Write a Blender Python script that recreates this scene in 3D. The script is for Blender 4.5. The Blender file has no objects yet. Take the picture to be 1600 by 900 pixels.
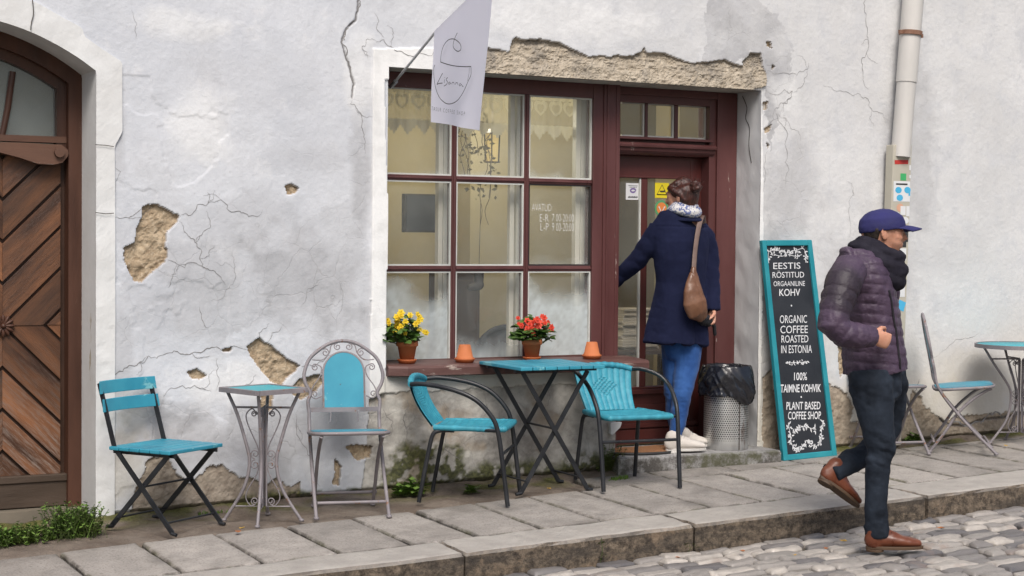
import bpy, bmesh, math, random
import numpy as np
from mathutils import Vector, Matrix
random.seed(7)
RNG = np.random.default_rng(7)
SC = bpy.context.scene
COL = SC.collection
R_ = math.radians

# ------------------------------------------------------------------ camera
FPX = 2600.0
YAW, PIT, ROL = 0.50138, -0.02859, 0.008727
_cy, _sy = math.cos(YAW), math.sin(YAW)
FW = np.array([_sy*math.cos(PIT), _cy*math.cos(PIT), math.sin(PIT)])
_r0 = np.array([_cy, -_sy, 0.0]); _u0 = np.cross(_r0, FW)
RT = _r0*math.cos(ROL) + _u0*math.sin(ROL)
UP = -_r0*math.sin(ROL) + _u0*math.cos(ROL)
CAM = np.array([0.0, -8.3877, 1.4755])
cd = bpy.data.cameras.new('camera'); cam = bpy.data.objects.new('camera', cd); COL.objects.link(cam)
cd.sensor_width = 36.0; cd.lens = FPX/1600*36.0; cd.clip_start = 0.05; cd.clip_end = 400
cam.matrix_world = Matrix([[RT[i], UP[i], -FW[i], CAM[i]] for i in range(3)] + [[0, 0, 0, 1]])
SC.camera = cam

# ------------------------------------------------------------------ light (overcast day)
SUN_EL, SUN_AZ = R_(50), R_(202)      # azimuth of the sun, clockwise from +Y
w = bpy.data.worlds.new('World'); SC.world = w; w.use_nodes = True
nt = w.node_tree; nt.nodes.clear()
sky = nt.nodes.new('ShaderNodeTexSky'); sky.sky_type = 'NISHITA'; sky.sun_disc = False
sky.sun_elevation = SUN_EL; sky.sun_rotation = SUN_AZ
sky.air_density = 1.0; sky.dust_density = 4.0; sky.ozone_density = 1.0
bg = nt.nodes.new('ShaderNodeBackground'); bg.inputs[1].default_value = 0.09
ow = nt.nodes.new('ShaderNodeOutputWorld')
nt.links.new(sky.outputs[0], bg.inputs[0]); nt.links.new(bg.outputs[0], ow.inputs[0])
sd = bpy.data.lights.new('sun', 'SUN'); sd.energy = 1.95; sd.angle = R_(26); sd.color = (1.0, 0.965, 0.92)
so = bpy.data.objects.new('sun', sd); COL.objects.link(so); so.location = (-3, -10, 12)
_d = Vector((math.sin(SUN_AZ)*math.cos(SUN_EL), math.cos(SUN_AZ)*math.cos(SUN_EL), math.sin(SUN_EL)))
so.rotation_euler = _d.to_track_quat('Z', 'Y').to_euler()
vs = SC.view_settings; vs.view_transform = 'Standard'; vs.look = 'None'; vs.gamma = 1.0
vs.exposure = 0.55; vs.use_curve_mapping = False
SC.cycles.max_bounces = 8; SC.cycles.diffuse_bounces = 4; SC.cycles.transparent_max_bounces = 12
SC.cycles.caustics_reflective = False; SC.cycles.caustics_refractive = False

# ------------------------------------------------------------------ measuring: the pixel's ray meets a plane of the place
def ray(px, py): return RT*((px-800)/FPX) + UP*((450-py)/FPX) + FW
def W(px, py, y=0.0):                       # plane parallel to the facade
    d = ray(px, py); return CAM + d*((y-CAM[1])/d[1])
def WX(px, py, x):                          # plane square to the facade
    d = ray(px, py); return CAM + d*((x-CAM[0])/d[0])
GB, GC = 0.02063, 0.02
def gz(x, y): return GB*x + GC*min(y, 0.0)  # the sloping pavement
def G(px, py, dz=0.0):
    d = ray(px, py); t = (dz + GB*CAM[0] + GC*CAM[1] - CAM[2])/(d[2] - GB*d[0] - GC*d[1]); return CAM + d*t
def PL(px, py, o, n):
    d = ray(px, py); return CAM + d*(np.dot(np.array(o)-CAM, n)/np.dot(d, n))

# ------------------------------------------------------------------ noise
def _h(ix, iy, iz, s):
    n = (ix.astype(np.int64)*374761393 + iy.astype(np.int64)*668265263 + iz.astype(np.int64)*2147483647 + s*974634777) & 0xffffffff
    n = ((n ^ (n >> 13))*1274126177) & 0xffffffff
    n = ((n ^ (n >> 16))*2246822519) & 0xffffffff
    return ((n ^ (n >> 15)) & 0xffff)/65535.0
def vn(x, y, z=None, s=0):
    x = np.asarray(x, float); y = np.asarray(y, float); z = np.zeros_like(x) if z is None else np.asarray(z, float)
    ix, iy, iz = np.floor(x), np.floor(y), np.floor(z)
    fx, fy, fz = x-ix, y-iy, z-iz
    fx, fy, fz = [f*f*(3-2*f) for f in (fx, fy, fz)]
    r = 0
    for a in (0, 1):
        for b in (0, 1):
            for c in (0, 1):
                r = r + (fx if a else 1-fx)*(fy if b else 1-fy)*(fz if c else 1-fz)*_h(ix+a, iy+b, iz+c, s)
    return r
def fbm(x, y, z=None, o=4, s=0):
    t = 0; a = .5; n = 0
    for i in range(o):
        k = 2.03**i
        t = t + a*vn(np.asarray(x)*k, np.asarray(y)*k, None if z is None else np.asarray(z)*k, s+i*17); n += a; a *= .5
    return t/n

# ------------------------------------------------------------------ mesh building
WM = {}
class MB:
    def __init__(s): s.v = []; s.f = []; s.sm = []
    def add(s, vs, fs, smooth=False):
        b = len(s.v); s.v += [tuple(map(float, v)) for v in vs]
        s.f += [tuple(i+b for i in f) for f in fs]; s.sm += [smooth]*len(fs)
    def hexa(s, p): s.add(p, [(0, 3, 2, 1), (4, 5, 6, 7), (0, 1, 5, 4), (1, 2, 6, 5), (2, 3, 7, 6), (3, 0, 4, 7)])
    def box(s, a, b):
        (x0, y0, z0), (x1, y1, z1) = a, b
        s.hexa([(x0, y0, z0), (x1, y0, z0), (x1, y1, z0), (x0, y1, z0), (x0, y0, z1), (x1, y0, z1), (x1, y1, z1), (x0, y1, z1)])
    def bar(s, p, q, w, t, side):           # rectangular bar from p to q, w along side, t across
        p, q = np.array(p, float), np.array(q, float); d = q-p; d /= np.linalg.norm(d)
        u = np.array(side, float); u = u-d*(u@d); u /= np.linalg.norm(u); v = np.cross(d, u)
        c = [(-w/2, -t/2), (w/2, -t/2), (w/2, t/2), (-w/2, t/2)]
        s.hexa([p+u*a+v*b for a, b in c]+[q+u*a+v*b for a, b in c])
    def loft(s, pts, rad, side=None, n=10, caps=2, closed=False, smooth=True):
        pts = [np.array(p, float) for p in pts]; m = len(pts)
        rad = [rad]*m if not isinstance(rad, (list, tuple)) else list(rad)
        rad = [(r, r) if not isinstance(r, (list, tuple)) else r for r in rad]
        T = []
        for i in range(m):
            if closed: d = pts[(i+1) % m]-pts[i-1]
            else: d = pts[min(i+1, m-1)]-pts[max(i-1, 0)]
            T.append(d/(np.linalg.norm(d)+1e-12))
        if side is None:
            a = np.array([0, 0, 1.]) if abs(T[0][2]) < .9 else np.array([1., 0, 0])
        else: a = np.array(side, float)
        rings = []; A = None
        for i in range(m):
            if side is not None: A = np.array(side, float)
            elif A is None: A = a
            A = A-T[i]*(A@T[i]); A = A/(np.linalg.norm(A)+1e-12); B = np.cross(T[i], A)
            rings.append((pts[i], A.copy(), B, rad[i], T[i]))
        if caps == 2 and not closed:
            def cap(r, sg):
                p, A, B, (ra, rb), t = r; o = []
                for k in (30, 60, 82):
                    c, q = math.cos(R_(k)), math.sin(R_(k)); o.append((p+t*sg*q*min(ra, rb), A, B, (ra*c, rb*c), t))
                return o
            rings = list(reversed(cap(rings[0], -1)))+rings+cap(rings[-1], 1)
        V = []; Fc = []
        for p, A, B, (ra, rb), t in rings:
            for k in range(n):
                an = 2*math.pi*k/n; V.append(p+A*ra*math.cos(an)+B*rb*math.sin(an))
        M_ = len(rings)
        for i in range(M_ if closed else M_-1):
            for k in range(n):
                i2 = (i+1) % M_
                Fc.append((i*n+k, i*n+(k+1) % n, i2*n+(k+1) % n, i2*n+k))
        s.add(V, Fc, smooth)
        if not closed and caps:
            if caps == 2: b = len(s.v)-len(V); s.f += [tuple(b+k for k in range(n-1, -1, -1)), tuple(b+(M_-1)*n+k for k in range(n))]; s.sm += [smooth]*2
            else: s.add(V[:n], [tuple(range(n-1, -1, -1))]); s.add(V[-n:], [tuple(range(n))])
    def tube(s, pts, r, n=8, closed=False): s.loft(pts, r, None, n, 1, closed)
    def lathe(s, prof, c=(0, 0, 0), n=28, smooth=True):
        V = []; Fc = []
        for r, z in prof:
            for k in range(n):
                a = 2*math.pi*k/n; V.append((c[0]+r*math.cos(a), c[1]+r*math.sin(a), c[2]+z))
        for i in range(len(prof)-1):
            for k in range(n): Fc.append((i*n+k, i*n+(k+1) % n, (i+1)*n+(k+1) % n, (i+1)*n+k))
        s.add(V, Fc, smooth)
    def prism(s, poly, o, u, v, t):         # polygon in (u, v), extruded by vector t
        o, u, v, t = [np.array(q, float) for q in (o, u, v, t)]; n = len(poly)
        b = [o+u*p[0]+v*p[1] for p in poly]
        s.add(b+[q+t for q in b], [tuple(range(n-1, -1, -1)), tuple(range(n, 2*n))]+[(i, (i+1) % n, n+(i+1) % n, n+i) for i in range(n)])
    def ribbon(s, pts, w, nrm, lift=0.0):   # flat stroke along a polyline
        nrm = np.array(nrm, float); nrm /= np.linalg.norm(nrm); pts = [np.array(p, float)+nrm*lift for p in pts]; V = []
        for i, p in enumerate(pts):
            d = pts[min(i+1, len(pts)-1)]-pts[max(i-1, 0)]; d /= np.linalg.norm(d)+1e-12
            e = np.cross(nrm, d); V += [p-e*w/2, p+e*w/2]
        s.add(V, [(2*i, 2*i+2, 2*i+3, 2*i+1) for i in range(len(pts)-1)])
    def grid(s, P, smooth=True):            # P[i][j] points
        a, b = len(P), len(P[0])
        s.add([p for r in P for p in r], [(i*b+j, i*b+j+1, (i+1)*b+j+1, (i+1)*b+j) for i in range(a-1) for j in range(b-1)], smooth)
    def build(s, name, mat, parent=None, local=False, bevel=0, solid=0):
        me = bpy.data.meshes.new(name); V = s.v
        if parent is not None and not local and parent in WM:
            inv = WM[parent].inverted(); V = [inv @ Vector(v) for v in V]
        me.from_pydata(V, [], s.f); me.polygons.foreach_set('use_smooth', s.sm)
        return link(name, me, mat, parent, bevel, solid)
def link(name, me, mat, parent=None, bevel=0, solid=0):
    o = bpy.data.objects.new(name, me); COL.objects.link(o)
    if mat: me.materials.append(mat)
    if parent is not None: o.parent = parent; WM[o] = WM[parent]
    else: WM[o] = Matrix.Identity(4)
    if solid: md = o.modifiers.new('solid', 'SOLIDIFY'); md.thickness = solid; md.offset = 0
    if bevel: md = o.modifiers.new('bevel', 'BEVEL'); md.width = bevel; md.segments = 2; md.limit_method = 'ANGLE'
    me.update(); return o
def tag(o, label=None, cat=None, group=None, kind=None):
    if label: o['label'] = label
    if cat: o['category'] = cat
    if group: o['group'] = group
    if kind: o['kind'] = kind
    return o
def thing(name, label, cat, loc=(0, 0, 0), rz=0.0, group=None):
    o = bpy.data.objects.new(name, None); COL.objects.link(o); o.empty_display_size = .1
    o.location = loc; o.rotation_euler = (0, 0, rz)
    WM[o] = Matrix.Translation(Vector(loc)) @ Matrix.Rotation(rz, 4, 'Z')
    return tag(o, label, cat, group)
def copy_tree(o, parent=None):
    c = o.copy(); COL.objects.link(c)
    if parent is not None: c.parent = parent
    for ch in list(o.children): copy_tree(ch, c)
    return c
def place(o, loc, rz): o.location = loc; o.rotation_euler = (0, 0, rz)

def text_mb(mb, txt, o, u, v, cx, cy, wd, ht, weight=0.0, shear=0.0, lift=0.002):
    c = bpy.data.curves.new('t', 'FONT'); c.body = txt; c.size = 1; c.offset = weight; c.resolution_u = 3
    ob = bpy.data.objects.new('t', c); COL.objects.link(ob)
    dg = bpy.context.evaluated_depsgraph_get(); ev = ob.evaluated_get(dg); me = ev.to_mesh()
    P = np.array([q.co[:] for q in me.vertices]); Fc = [tuple(p.vertices) for p in me.polygons]; ev.to_mesh_clear()
    bpy.data.objects.remove(ob); bpy.data.curves.remove(c)
    lo, hi = P.min(0), P.max(0)
    X = (P[:, 0]-(lo[0]+hi[0])/2)/(hi[0]-lo[0])*wd; Y = (P[:, 1]-(lo[1]+hi[1])/2)/(hi[1]-lo[1])*ht
    X = X+shear*Y
    o, u, v = np.array(o, float), np.array(u, float), np.array(v, float); n = np.cross(u, v)
    mb.add([o+u*(cx+a)+v*(cy+b)+n*lift for a, b in zip(X, Y)], Fc)

def spline(pts, k=6, closed=False):
    pts = [np.array(p, float) for p in pts]; n = len(pts); out = []
    for i in range(n if closed else n-1):
        g = lambda j: pts[j % n] if closed else pts[max(0, min(n-1, j))]
        a, b, c, d = g(i-1), g(i), g(i+1), g(i+2)
        for t in np.linspace(0, 1, k, endpoint=False):
            out.append(.5*((2*b)+(c-a)*t+(2*a-5*b+4*c-d)*t*t+(3*b-a-3*c+d)*t**3))
    if not closed: out.append(pts[-1])
    return out

# ------------------------------------------------------------------ materials
def S(r, g, b):
    f = lambda c: c/12.92 if c <= .04045 else ((c+.055)/1.055)**2.4
    return (f(r/255), f(g/255), f(b/255), 1)
class NT:
    def __init__(s, name):
        s.m = bpy.data.materials.new(name); s.m.use_nodes = True; s.t = s.m.node_tree; s.t.nodes.clear()
        s.out = s.n('OutputMaterial'); s.p = s.n('BsdfPrincipled'); s.l(s.p.outputs[0], s.out.inputs[0])
    def n(s, t, **k):
        q = s.t.nodes.new('ShaderNode'+t)
        for a, b in k.items(): setattr(q, a, b)
        return q
    def l(s, a, b): s.t.links.new(a, b)
    def set(s, i, v):
        if hasattr(v, 'is_linked') or hasattr(v, 'links'): s.l(v, i)
        else: i.default_value = v
    def co(s, scale=(1, 1, 1), kind='Object'):
        t = s.n('TexCoord'); m = s.n('Mapping'); m.inputs['Scale'].default_value = scale; s.l(t.outputs[kind], m.inputs[0]); return m.outputs[0]
    def noise(s, co, scale, detail=5, rough=.6, dist=0):
        q = s.n('TexNoise'); s.l(co, q.inputs['Vector']); q.inputs['Scale'].default_value = scale
        q.inputs['Detail'].default_value = detail; q.inputs['Roughness'].default_value = rough; q.inputs['Distortion'].default_value = dist
        return q.outputs[0]
    def ramp(s, x, a, b, c1=0., c2=1.):
        q = s.n('MapRange'); s.set(q.inputs[0], x)
        for i, vv in zip((1, 2, 3, 4), (a, b, c1, c2)): q.inputs[i].default_value = vv
        return q.outputs[0]
    def mix(s, f, a, b, mode='MIX'):
        q = s.n('Mix', data_type='RGBA', blend_type=mode); s.set(q.inputs[0], f); s.set(q.inputs[6], a); s.set(q.inputs[7], b); return q.outputs[2]
    def math(s, op, a, b=0.5):
        q = s.n('Math', operation=op); s.set(q.inputs[0], a); s.set(q.inputs[1], b); return q.outputs[0]
    def attr(s, nm): q = s.n('Attribute'); q.attribute_name = nm; return q.outputs['Fac']
    def bump(s, h, st=.3, d=.01, nrm=None):
        q = s.n('Bump'); q.inputs['Strength'].default_value = st; q.inputs['Distance'].default_value = d; s.l(h, q.inputs['Height'])
        if nrm is not None: s.l(nrm, q.inputs['Normal'])
        return q.outputs[0]
    def base(s, c, rough=.6, metal=0., spec=.5, nrm=None):
        s.set(s.p.inputs['Base Color'], c); s.set(s.p.inputs['Roughness'], rough); s.set(s.p.inputs['Metallic'], metal)
        s.set(s.p.inputs['Specular IOR Level'], spec)
        if nrm is not None: s.l(nrm, s.p.inputs['Normal'])
        return s.m
def surf(name, c1, c2, scale=6, rough=.6, bump=.2, bscale=60, bd=.003, metal=0., spec=.4, stretch=(1, 1, 1), wear=None, bstretch=None, rr=.15, chips=None):
    t = NT(name); co = t.co(stretch); n1 = t.noise(co, scale); c = t.mix(t.ramp(n1, .3, .7), c1, c2)
    n2 = t.noise(t.co(bstretch) if bstretch else co, bscale, 4)
    r = t.ramp(n1, .3, .7, max(0, rough-rr), min(1, rough+rr))
    if wear:
        wc, th, ws = wear[:3]; wst = wear[3] if len(wear) > 3 else (1, 1, 1)
        n3 = t.noise(t.co(wst), ws, 8, .7); f = t.ramp(n3, th, th+.03); c = t.mix(f, c, wc)
    if chips:
        cc, cth, csc = chips; n5 = t.noise(t.co(), csc, 6, .75); c = t.mix(t.ramp(n5, cth, cth+.02), c, cc)
    nr = t.bump(n2, bump, bd)
    if wear: nr = t.bump(t.math('SUBTRACT', 1., f), .5, .0015, nr)
    return t.base(c, r, metal, spec, nr)
# ------------------------------------------------------------------ facade
def circ3(a, b, c):
    A = np.array([[b[0]-a[0], b[1]-a[1]], [c[0]-a[0], c[1]-a[1]]])*2
    r = np.array([b[0]**2+b[1]**2-a[0]**2-a[1]**2, c[0]**2+c[1]**2-a[0]**2-a[1]**2])
    o = np.linalg.solve(A, r); return o, math.hypot(o[0]-a[0], o[1]-a[1])
wz = lambda px, py, y=0.: W(px, py, y)[[0, 2]]
XL = W(605, 330)[0]; XR = W(1186, 420)[0]; ZT = (W(700, 111)[2]+W(1160, 141)[2])/2+.004
ZSILL = W(800, 583, -.08)[2]                              # underside of the sill board
XD0 = W(938, 500, .2)[0]                                  # door opening starts at the post
ZSTEP = gz(5, 0)+.095
GXR = W(149, 450)[0]
(GCX, GCZ), GR = circ3(wz(149, 111), wz(100, 77), wz(0, 34)); GZS = W(149, 111)[2]
GXL = 2*GCX-GXR
def gate_top(x, R=None): R = R or GR; return GCZ+np.sqrt(np.maximum(R*R-(x-GCX)**2, 0))

bld = thing('old_building', 'long weathered white plaster facade with cracks, a maroon shopfront and an arched wooden gate', 'building', (4.2, 0.0, 0.0))

class Masks:
    def __init__(s, X, Z, seed=0):
        s.X, s.Z = X, Z; s.J = {}
        s.f = lambda sc, sd: fbm(X*sc, Z*sc, None, 4, sd)-.5
        s.j1 = (s.f(14, 3), s.f(14, 9)); s.j2 = (s.f(60, 5), s.f(60, 21)); s.e4 = s.f(4, 31)
    def poly(s, pts, amp=.03, px=True):
        P = [wz(*p) for p in pts] if px else pts
        x = s.X+s.j1[0]*amp+s.j2[0]*amp*.35; z = s.Z+s.j1[1]*amp+s.j2[1]*amp*.35
        P = np.array(P); lo, hi = P.min(0)-.1, P.max(0)+.1
        out = np.zeros(len(x)); ix = np.where((x > lo[0]) & (x < hi[0]) & (z > lo[1]) & (z < hi[1]))[0]
        if len(ix) == 0: return out
        xx, zz = x[ix], z[ix]; ins = np.zeros(len(ix), bool); j = len(P)-1
        for i in range(len(P)):
            (xi, zi), (xj, zj) = P[i], P[j]
            c = ((zi > zz) != (zj > zz)) & (xx < (xj-xi)*(zz-zi)/(zj-zi+1e-12)+xi); ins ^= c; j = i
        out[ix] = ins; return out
    def ell(s, px, py, rx, ry, amp=.5, soft=.5):
        c = wz(px, py); sc = abs(wz(px+100, py)[0]-c[0])/100; sz = abs(wz(px, py+100)[1]-c[1])/100
        d = np.hypot((s.X-c[0])/(rx*sc), (s.Z-c[1])/(ry*sz)); d = d+(s.e4+.6*s.j1[0])*amp*2
        return np.clip((1-d)/soft, 0, 1)
    def crack(s, pts, w=.007, amp=.02, px=True):
        P = [wz(*p) for p in pts] if px else pts
        out = np.zeros(len(s.X)); x = s.X+s.j1[0]*amp+s.j2[0]*amp*.6; z = s.Z+s.j1[1]*amp+s.j2[1]*amp*.6
        for k in range(len(P)-1):
            a, b = np.array(P[k]), np.array(P[k+1])
            ix = np.where((x > min(a[0], b[0])-.04) & (x < max(a[0], b[0])+.04) & (z > min(a[1], b[1])-.04) & (z < max(a[1], b[1])+.04))[0]
            if len(ix) == 0: continue
            d = b-a; t = np.clip(((x[ix]-a[0])*d[0]+(z[ix]-a[1])*d[1])/(d@d+1e-9), 0, 1)
            ds = np.hypot(x[ix]-a[0]-t*d[0], z[ix]-a[1]-t*d[1]); out[ix] = np.maximum(out[ix], np.clip(1.35-ds/w, 0, 1))
        return out

def crack_lines(C, xs, zs, Yg):
    rnd = random.Random(21); mb = MB()
    def ys(x, z):
        i = np.clip(np.searchsorted(xs, x)-1, 0, len(xs)-2); j = np.clip(np.searchsorted(zs, z)-1, 0, len(zs)-2); a = (x-xs[i])/(xs[i+1]-xs[i]); b = (z-zs[j])/(zs[j+1]-zs[j])
        return (1-a)*(1-b)*Yg[j, i]+a*(1-b)*Yg[j, i+1]+(1-a)*b*Yg[j+1, i]+a*b*Yg[j+1, i+1]
    def frac(P, d, amp):
        if d == 0: return P
        o = [P[0]]
        for a, b in zip(P[:-1], P[1:]):
            L = math.hypot(b[0]-a[0], b[1]-a[1]); e = rnd.gauss(0, amp)*L; o += [((a[0]+b[0])/2-(b[1]-a[1])/max(L, 1e-6)*e, (a[1]+b[1])/2+(b[0]-a[0])/max(L, 1e-6)*e), b]
        return frac(o, d-1, amp)
    def draw(P, w):
        P = frac(P, 3, .13); n = len(P); V = []
        for k, (x, z) in enumerate(P):
            a, b = P[max(0, k-1)], P[min(n-1, k+1)]; L = math.hypot(b[0]-a[0], b[1]-a[1])+1e-9; t = k/(n-1); ww = w*(.35+.65*min(1, 4*t, 4*(1-t)))*rnd.uniform(.6, 1.3)/2; ex, ez = -(b[1]-a[1])/L*ww, (b[0]-a[0])/L*ww
            for sg in (1, -1): xx, zz = x+sg*ex, z+sg*ez; V.append((xx, ys(xx, zz)-.0016, zz))
        mb.add(V, [(2*i, 2*i+1, 2*i+3, 2*i+2) for i in range(n-1)])
    for p, wd in C:
        P = [tuple(wz(*q)) for q in p]; draw(P, wd*.55)
        if len(P) > 3 and wd < .011:
            k = rnd.randrange(1, len(P)-1); a = rnd.uniform(0, 6.28); L = rnd.uniform(.05, .14); draw([P[k], (P[k][0]+L*.5*math.cos(a), P[k][1]+L*.5*math.sin(a)), (P[k][0]+L*math.cos(a+.4), P[k][1]+L*math.sin(a+.4))], wd*.35)
    o = mb.build('wall_cracks', surf('crack_shadow', (.15, .145, .14, 1), (.30, .29, .285, 1), 9, .95), bld)
def facade():
    st = .006
    xs = np.concatenate([np.arange(-6, .55, .15), np.arange(.55, 9.1, st), np.arange(9.1, 17, .15)])
    zs = np.concatenate([np.arange(-.45, -.05, .05), np.arange(-.05, 3.25, st), np.arange(3.25, 6.6, .12)])
    for e in (XL, XR, XD0, GXR): xs[np.argmin(abs(xs-e))] = e
    for e in (ZT, ZSILL, ZSTEP-.12): zs[np.argmin(abs(zs-e))] = e
    nx, nz = len(xs), len(zs)
    X, Z = np.meshgrid(xs, zs); X = X.ravel(); Z = Z.ravel(); m = Masks(X, Z)
    mx = np.maximum
    stone = np.zeros_like(X); deep = np.zeros_like(X)
    for p, a in [
        ([(222, 322), (242, 320), (258, 325), (280, 338), (278, 347), (262, 365), (258, 385), (260, 400), (252, 415), (235, 428), (222, 442), (210, 440), (203, 430), (196, 405), (193, 388), (212, 378), (214, 357), (226, 340)], .025),
        ([(386, 540), (405, 529), (425, 540), (445, 558), (468, 572), (462, 580), (448, 592), (440, 605), (424, 598), (405, 575), (392, 556)], .02),
        ([(347, 546), (364, 541), (360, 548), (350, 550)], .01),
        ([(455, 605), (466, 592), (485, 588), (500, 583), (506, 598), (490, 618), (470, 626), (458, 618)], .02),
        ([(405, 612), (430, 608), (425, 640), (412, 650)], .02),
        ([(446, 290), (455, 287), (467, 294), (462, 302), (450, 304)], .01),
        ([(293, 580), (308, 576), (324, 588), (312, 593), (300, 592)], .01),
        ([(540, 700), (558, 692), (585, 700), (580, 716), (558, 718)], .03),
        ([(524, 718), (534, 728), (530, 760), (520, 755)], .02),
        ([(1196, 64), (1204, 66), (1206, 76), (1198, 72)], .01), ([(1206, 100), (1211, 104), (1207, 109)], .008),
        ([(1192, 160), (1200, 158), (1200, 170), (1194, 172)], .012), ([(1194, 200), (1206, 194), (1203, 206), (1196, 208)], .012), ([(1198, 223), (1203, 226), (1200, 232)], .01),
        ([(1309, 535), (1320, 548), (1322, 580), (1313, 590)], .02),
    ]: stone = mx(stone, m.poly(p, a))
    lint = m.poly([(735, 62), (765, 76), (798, 80), (800, 63), (805, 57), (814, 61), (842, 62), (872, 66), (900, 80), (922, 89), (942, 86), (952, 90), (962, 87), (990, 87), (1003, 80), (1006, 74), (1011, 82), (1032, 83), (1060, 92), (1076, 97), (1100, 98), (1132, 93), (1150, 100), (1163, 104), (1160, 97), (1172, 84), (1189, 84), (1192, 102), (1198, 116), (1195, 136), (1182, 138), (1160, 150), (1000, 140), (735, 120)], .018)
    # lower wall: brown and tan render showing through
    low = m.poly([(205, 800), (215, 760), (232, 716), (262, 708), (278, 745), (300, 757), (322, 733), (348, 724), (372, 742), (396, 747), (412, 760), (432, 748), (448, 760), (470, 752), (470, 790), (370, 795), (300, 806), (205, 812)], .06)
    low = mx(low, m.poly([(1275, 600), (1320, 610), (1336, 640), (1330, 660), (1420, 650), (1424, 612), (1440, 620), (1448, 640), (1470, 655), (1600, 640), (1760, 640), (1760, 700), (1275, 735)], .06)); low = mx(low, m.poly([(1191, 590), (1206, 575), (1222, 700), (1191, 716)], .03))
    cem = m.poly([(577, 622), (600, 614), (960, 596), (970, 592), (970, 770), (560, 800), (574, 700)], .03)       # cement render under the window
    tanp = cem*np.clip((fbm(X*5, Z*5, None, 4, 77)-.57)*8, 0, 1)
    grey = np.clip(.30+(fbm(X*4, Z*4, None, 4, 71)-.35)*1.9, 0, .85)*m.poly([(1100, -200), (1100, 98), (1140, 98), (1172, 84), (1192, 100), (1200, 180), (1205, 240), (1215, 190), (1240, 130), (1236, 70), (1215, 20), (1190, 0), (1170, -200)], .09)
    for e in [(470, 430, 150, 130, .75), (310, 440, 150, 120, .6), (250, 480, 80, 90, .4), (560, 300, 30, 190, .7), (500, 400, 70, 60, .6), (420, 340, 120, 50, .35), (240, 655, 95, 45, .95), (420, 690, 130, 80, .7), (330, 700, 150, 40, .6), (560, 520, 40, 120, .35), (190, 560, 25, 120, .5), (1240, 300, 50, 110, .5), (1215, 520, 60, 220, .9), (1330, 460, 140, 120, .45), (1440, 250, 30, 200, .45), (1400, 330, 26, 260, .5), (380, 120, 160, 60, .15), (540, 660, 60, 80, .45), (1330, 150, 60, 120, .12), (1450, 390, 90, 60, .2), (187, 215, 14, 60, .4), (500, 250, 90, 40, .3)]:
        grey = mx(grey, e[4]*m.ell(*e[:4], amp=.55, soft=.55))
    for pl, am in (([(252, 400), (280, 345), (325, 318), (372, 330), (430, 340), (455, 372), (440, 420), (400, 470), (410, 505), (350, 525), (290, 505), (262, 455)], .5), ([(180, 345), (222, 325), (230, 340), (214, 360), (212, 378), (193, 390), (182, 392)], .35), ([(190, 640), (270, 630), (330, 650), (345, 690), (300, 715), (215, 712), (185, 690)], .55), ([(400, 660), (470, 640), (560, 650), (575, 700), (480, 740), (410, 720)], .45), ([(500, 330), (570, 300), (574, 470), (520, 480), (490, 410)], .4)): grey = mx(grey, am*m.poly(pl, .07)*np.clip(.4+(fbm(X*5, Z*5, None, 4, 72)-.3)*1.6, 0, 1))
    tan = np.clip((.80-Z+.035*X)*1.3, 0, 1)*np.clip((X-5.3)*2, 0, 1)*np.clip(.75+(fbm(X*3, Z*3, None, 4, 8)-.5)*2.2, 0, 1)
    tan = mx(tan, .8*m.ell(1500, 640, 140, 75)); tan = mx(tan, .65*m.ell(175, 720, 60, 110)); tan = mx(tan, .4*m.ell(250, 770, 100, 40))
    tan = mx(tan, .7*m.poly([(598, 588), (960, 566), (966, 594), (960, 598), (600, 616), (577, 622)], .008))
    moss = mx(1.6*m.ell(658, 742, 80, 62, .45, .4), 1.2*m.ell(900, 738, 130, 34, .5, .5)); moss = mx(moss, 1.2*m.ell(520, 776, 170, 18, .5)); moss = mx(moss, 1.3*m.ell(790, 750, 140, 34, .6)); moss = mx(moss, .8*m.ell(300, 795, 160, 10)); moss = mx(moss, .7*m.ell(1520, 685, 130, 12)); moss = np.clip(moss*np.clip((fbm(X*22, Z*22, None, 4, 5)-.34)*7, 0, 1), 0, 1)
    white = .9*m.poly([(1184, 118), (1191, 118), (1193, 340), (1190, 560), (1186, 690), (1178, 690)], .004)
    band = m.poly([(583, 76), (705, 74), (768, 76), (768, 125), (600, 125), (606, 330), (601, 618), (577, 622), (580, 420)], .002)
    for p in [(285, 40, 90, 30), (310, 200, 60, 80), (900, 30, 150, 50), (350, 600, 100, 40), (800, 700, 55, 45), (1230, 420, 60, 40), (1230, 150, 30, 40), (560, 120, 30, 90)]:
        white = mx(white, .5*m.ell(*p))
    crk = np.zeros_like(X)
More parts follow.
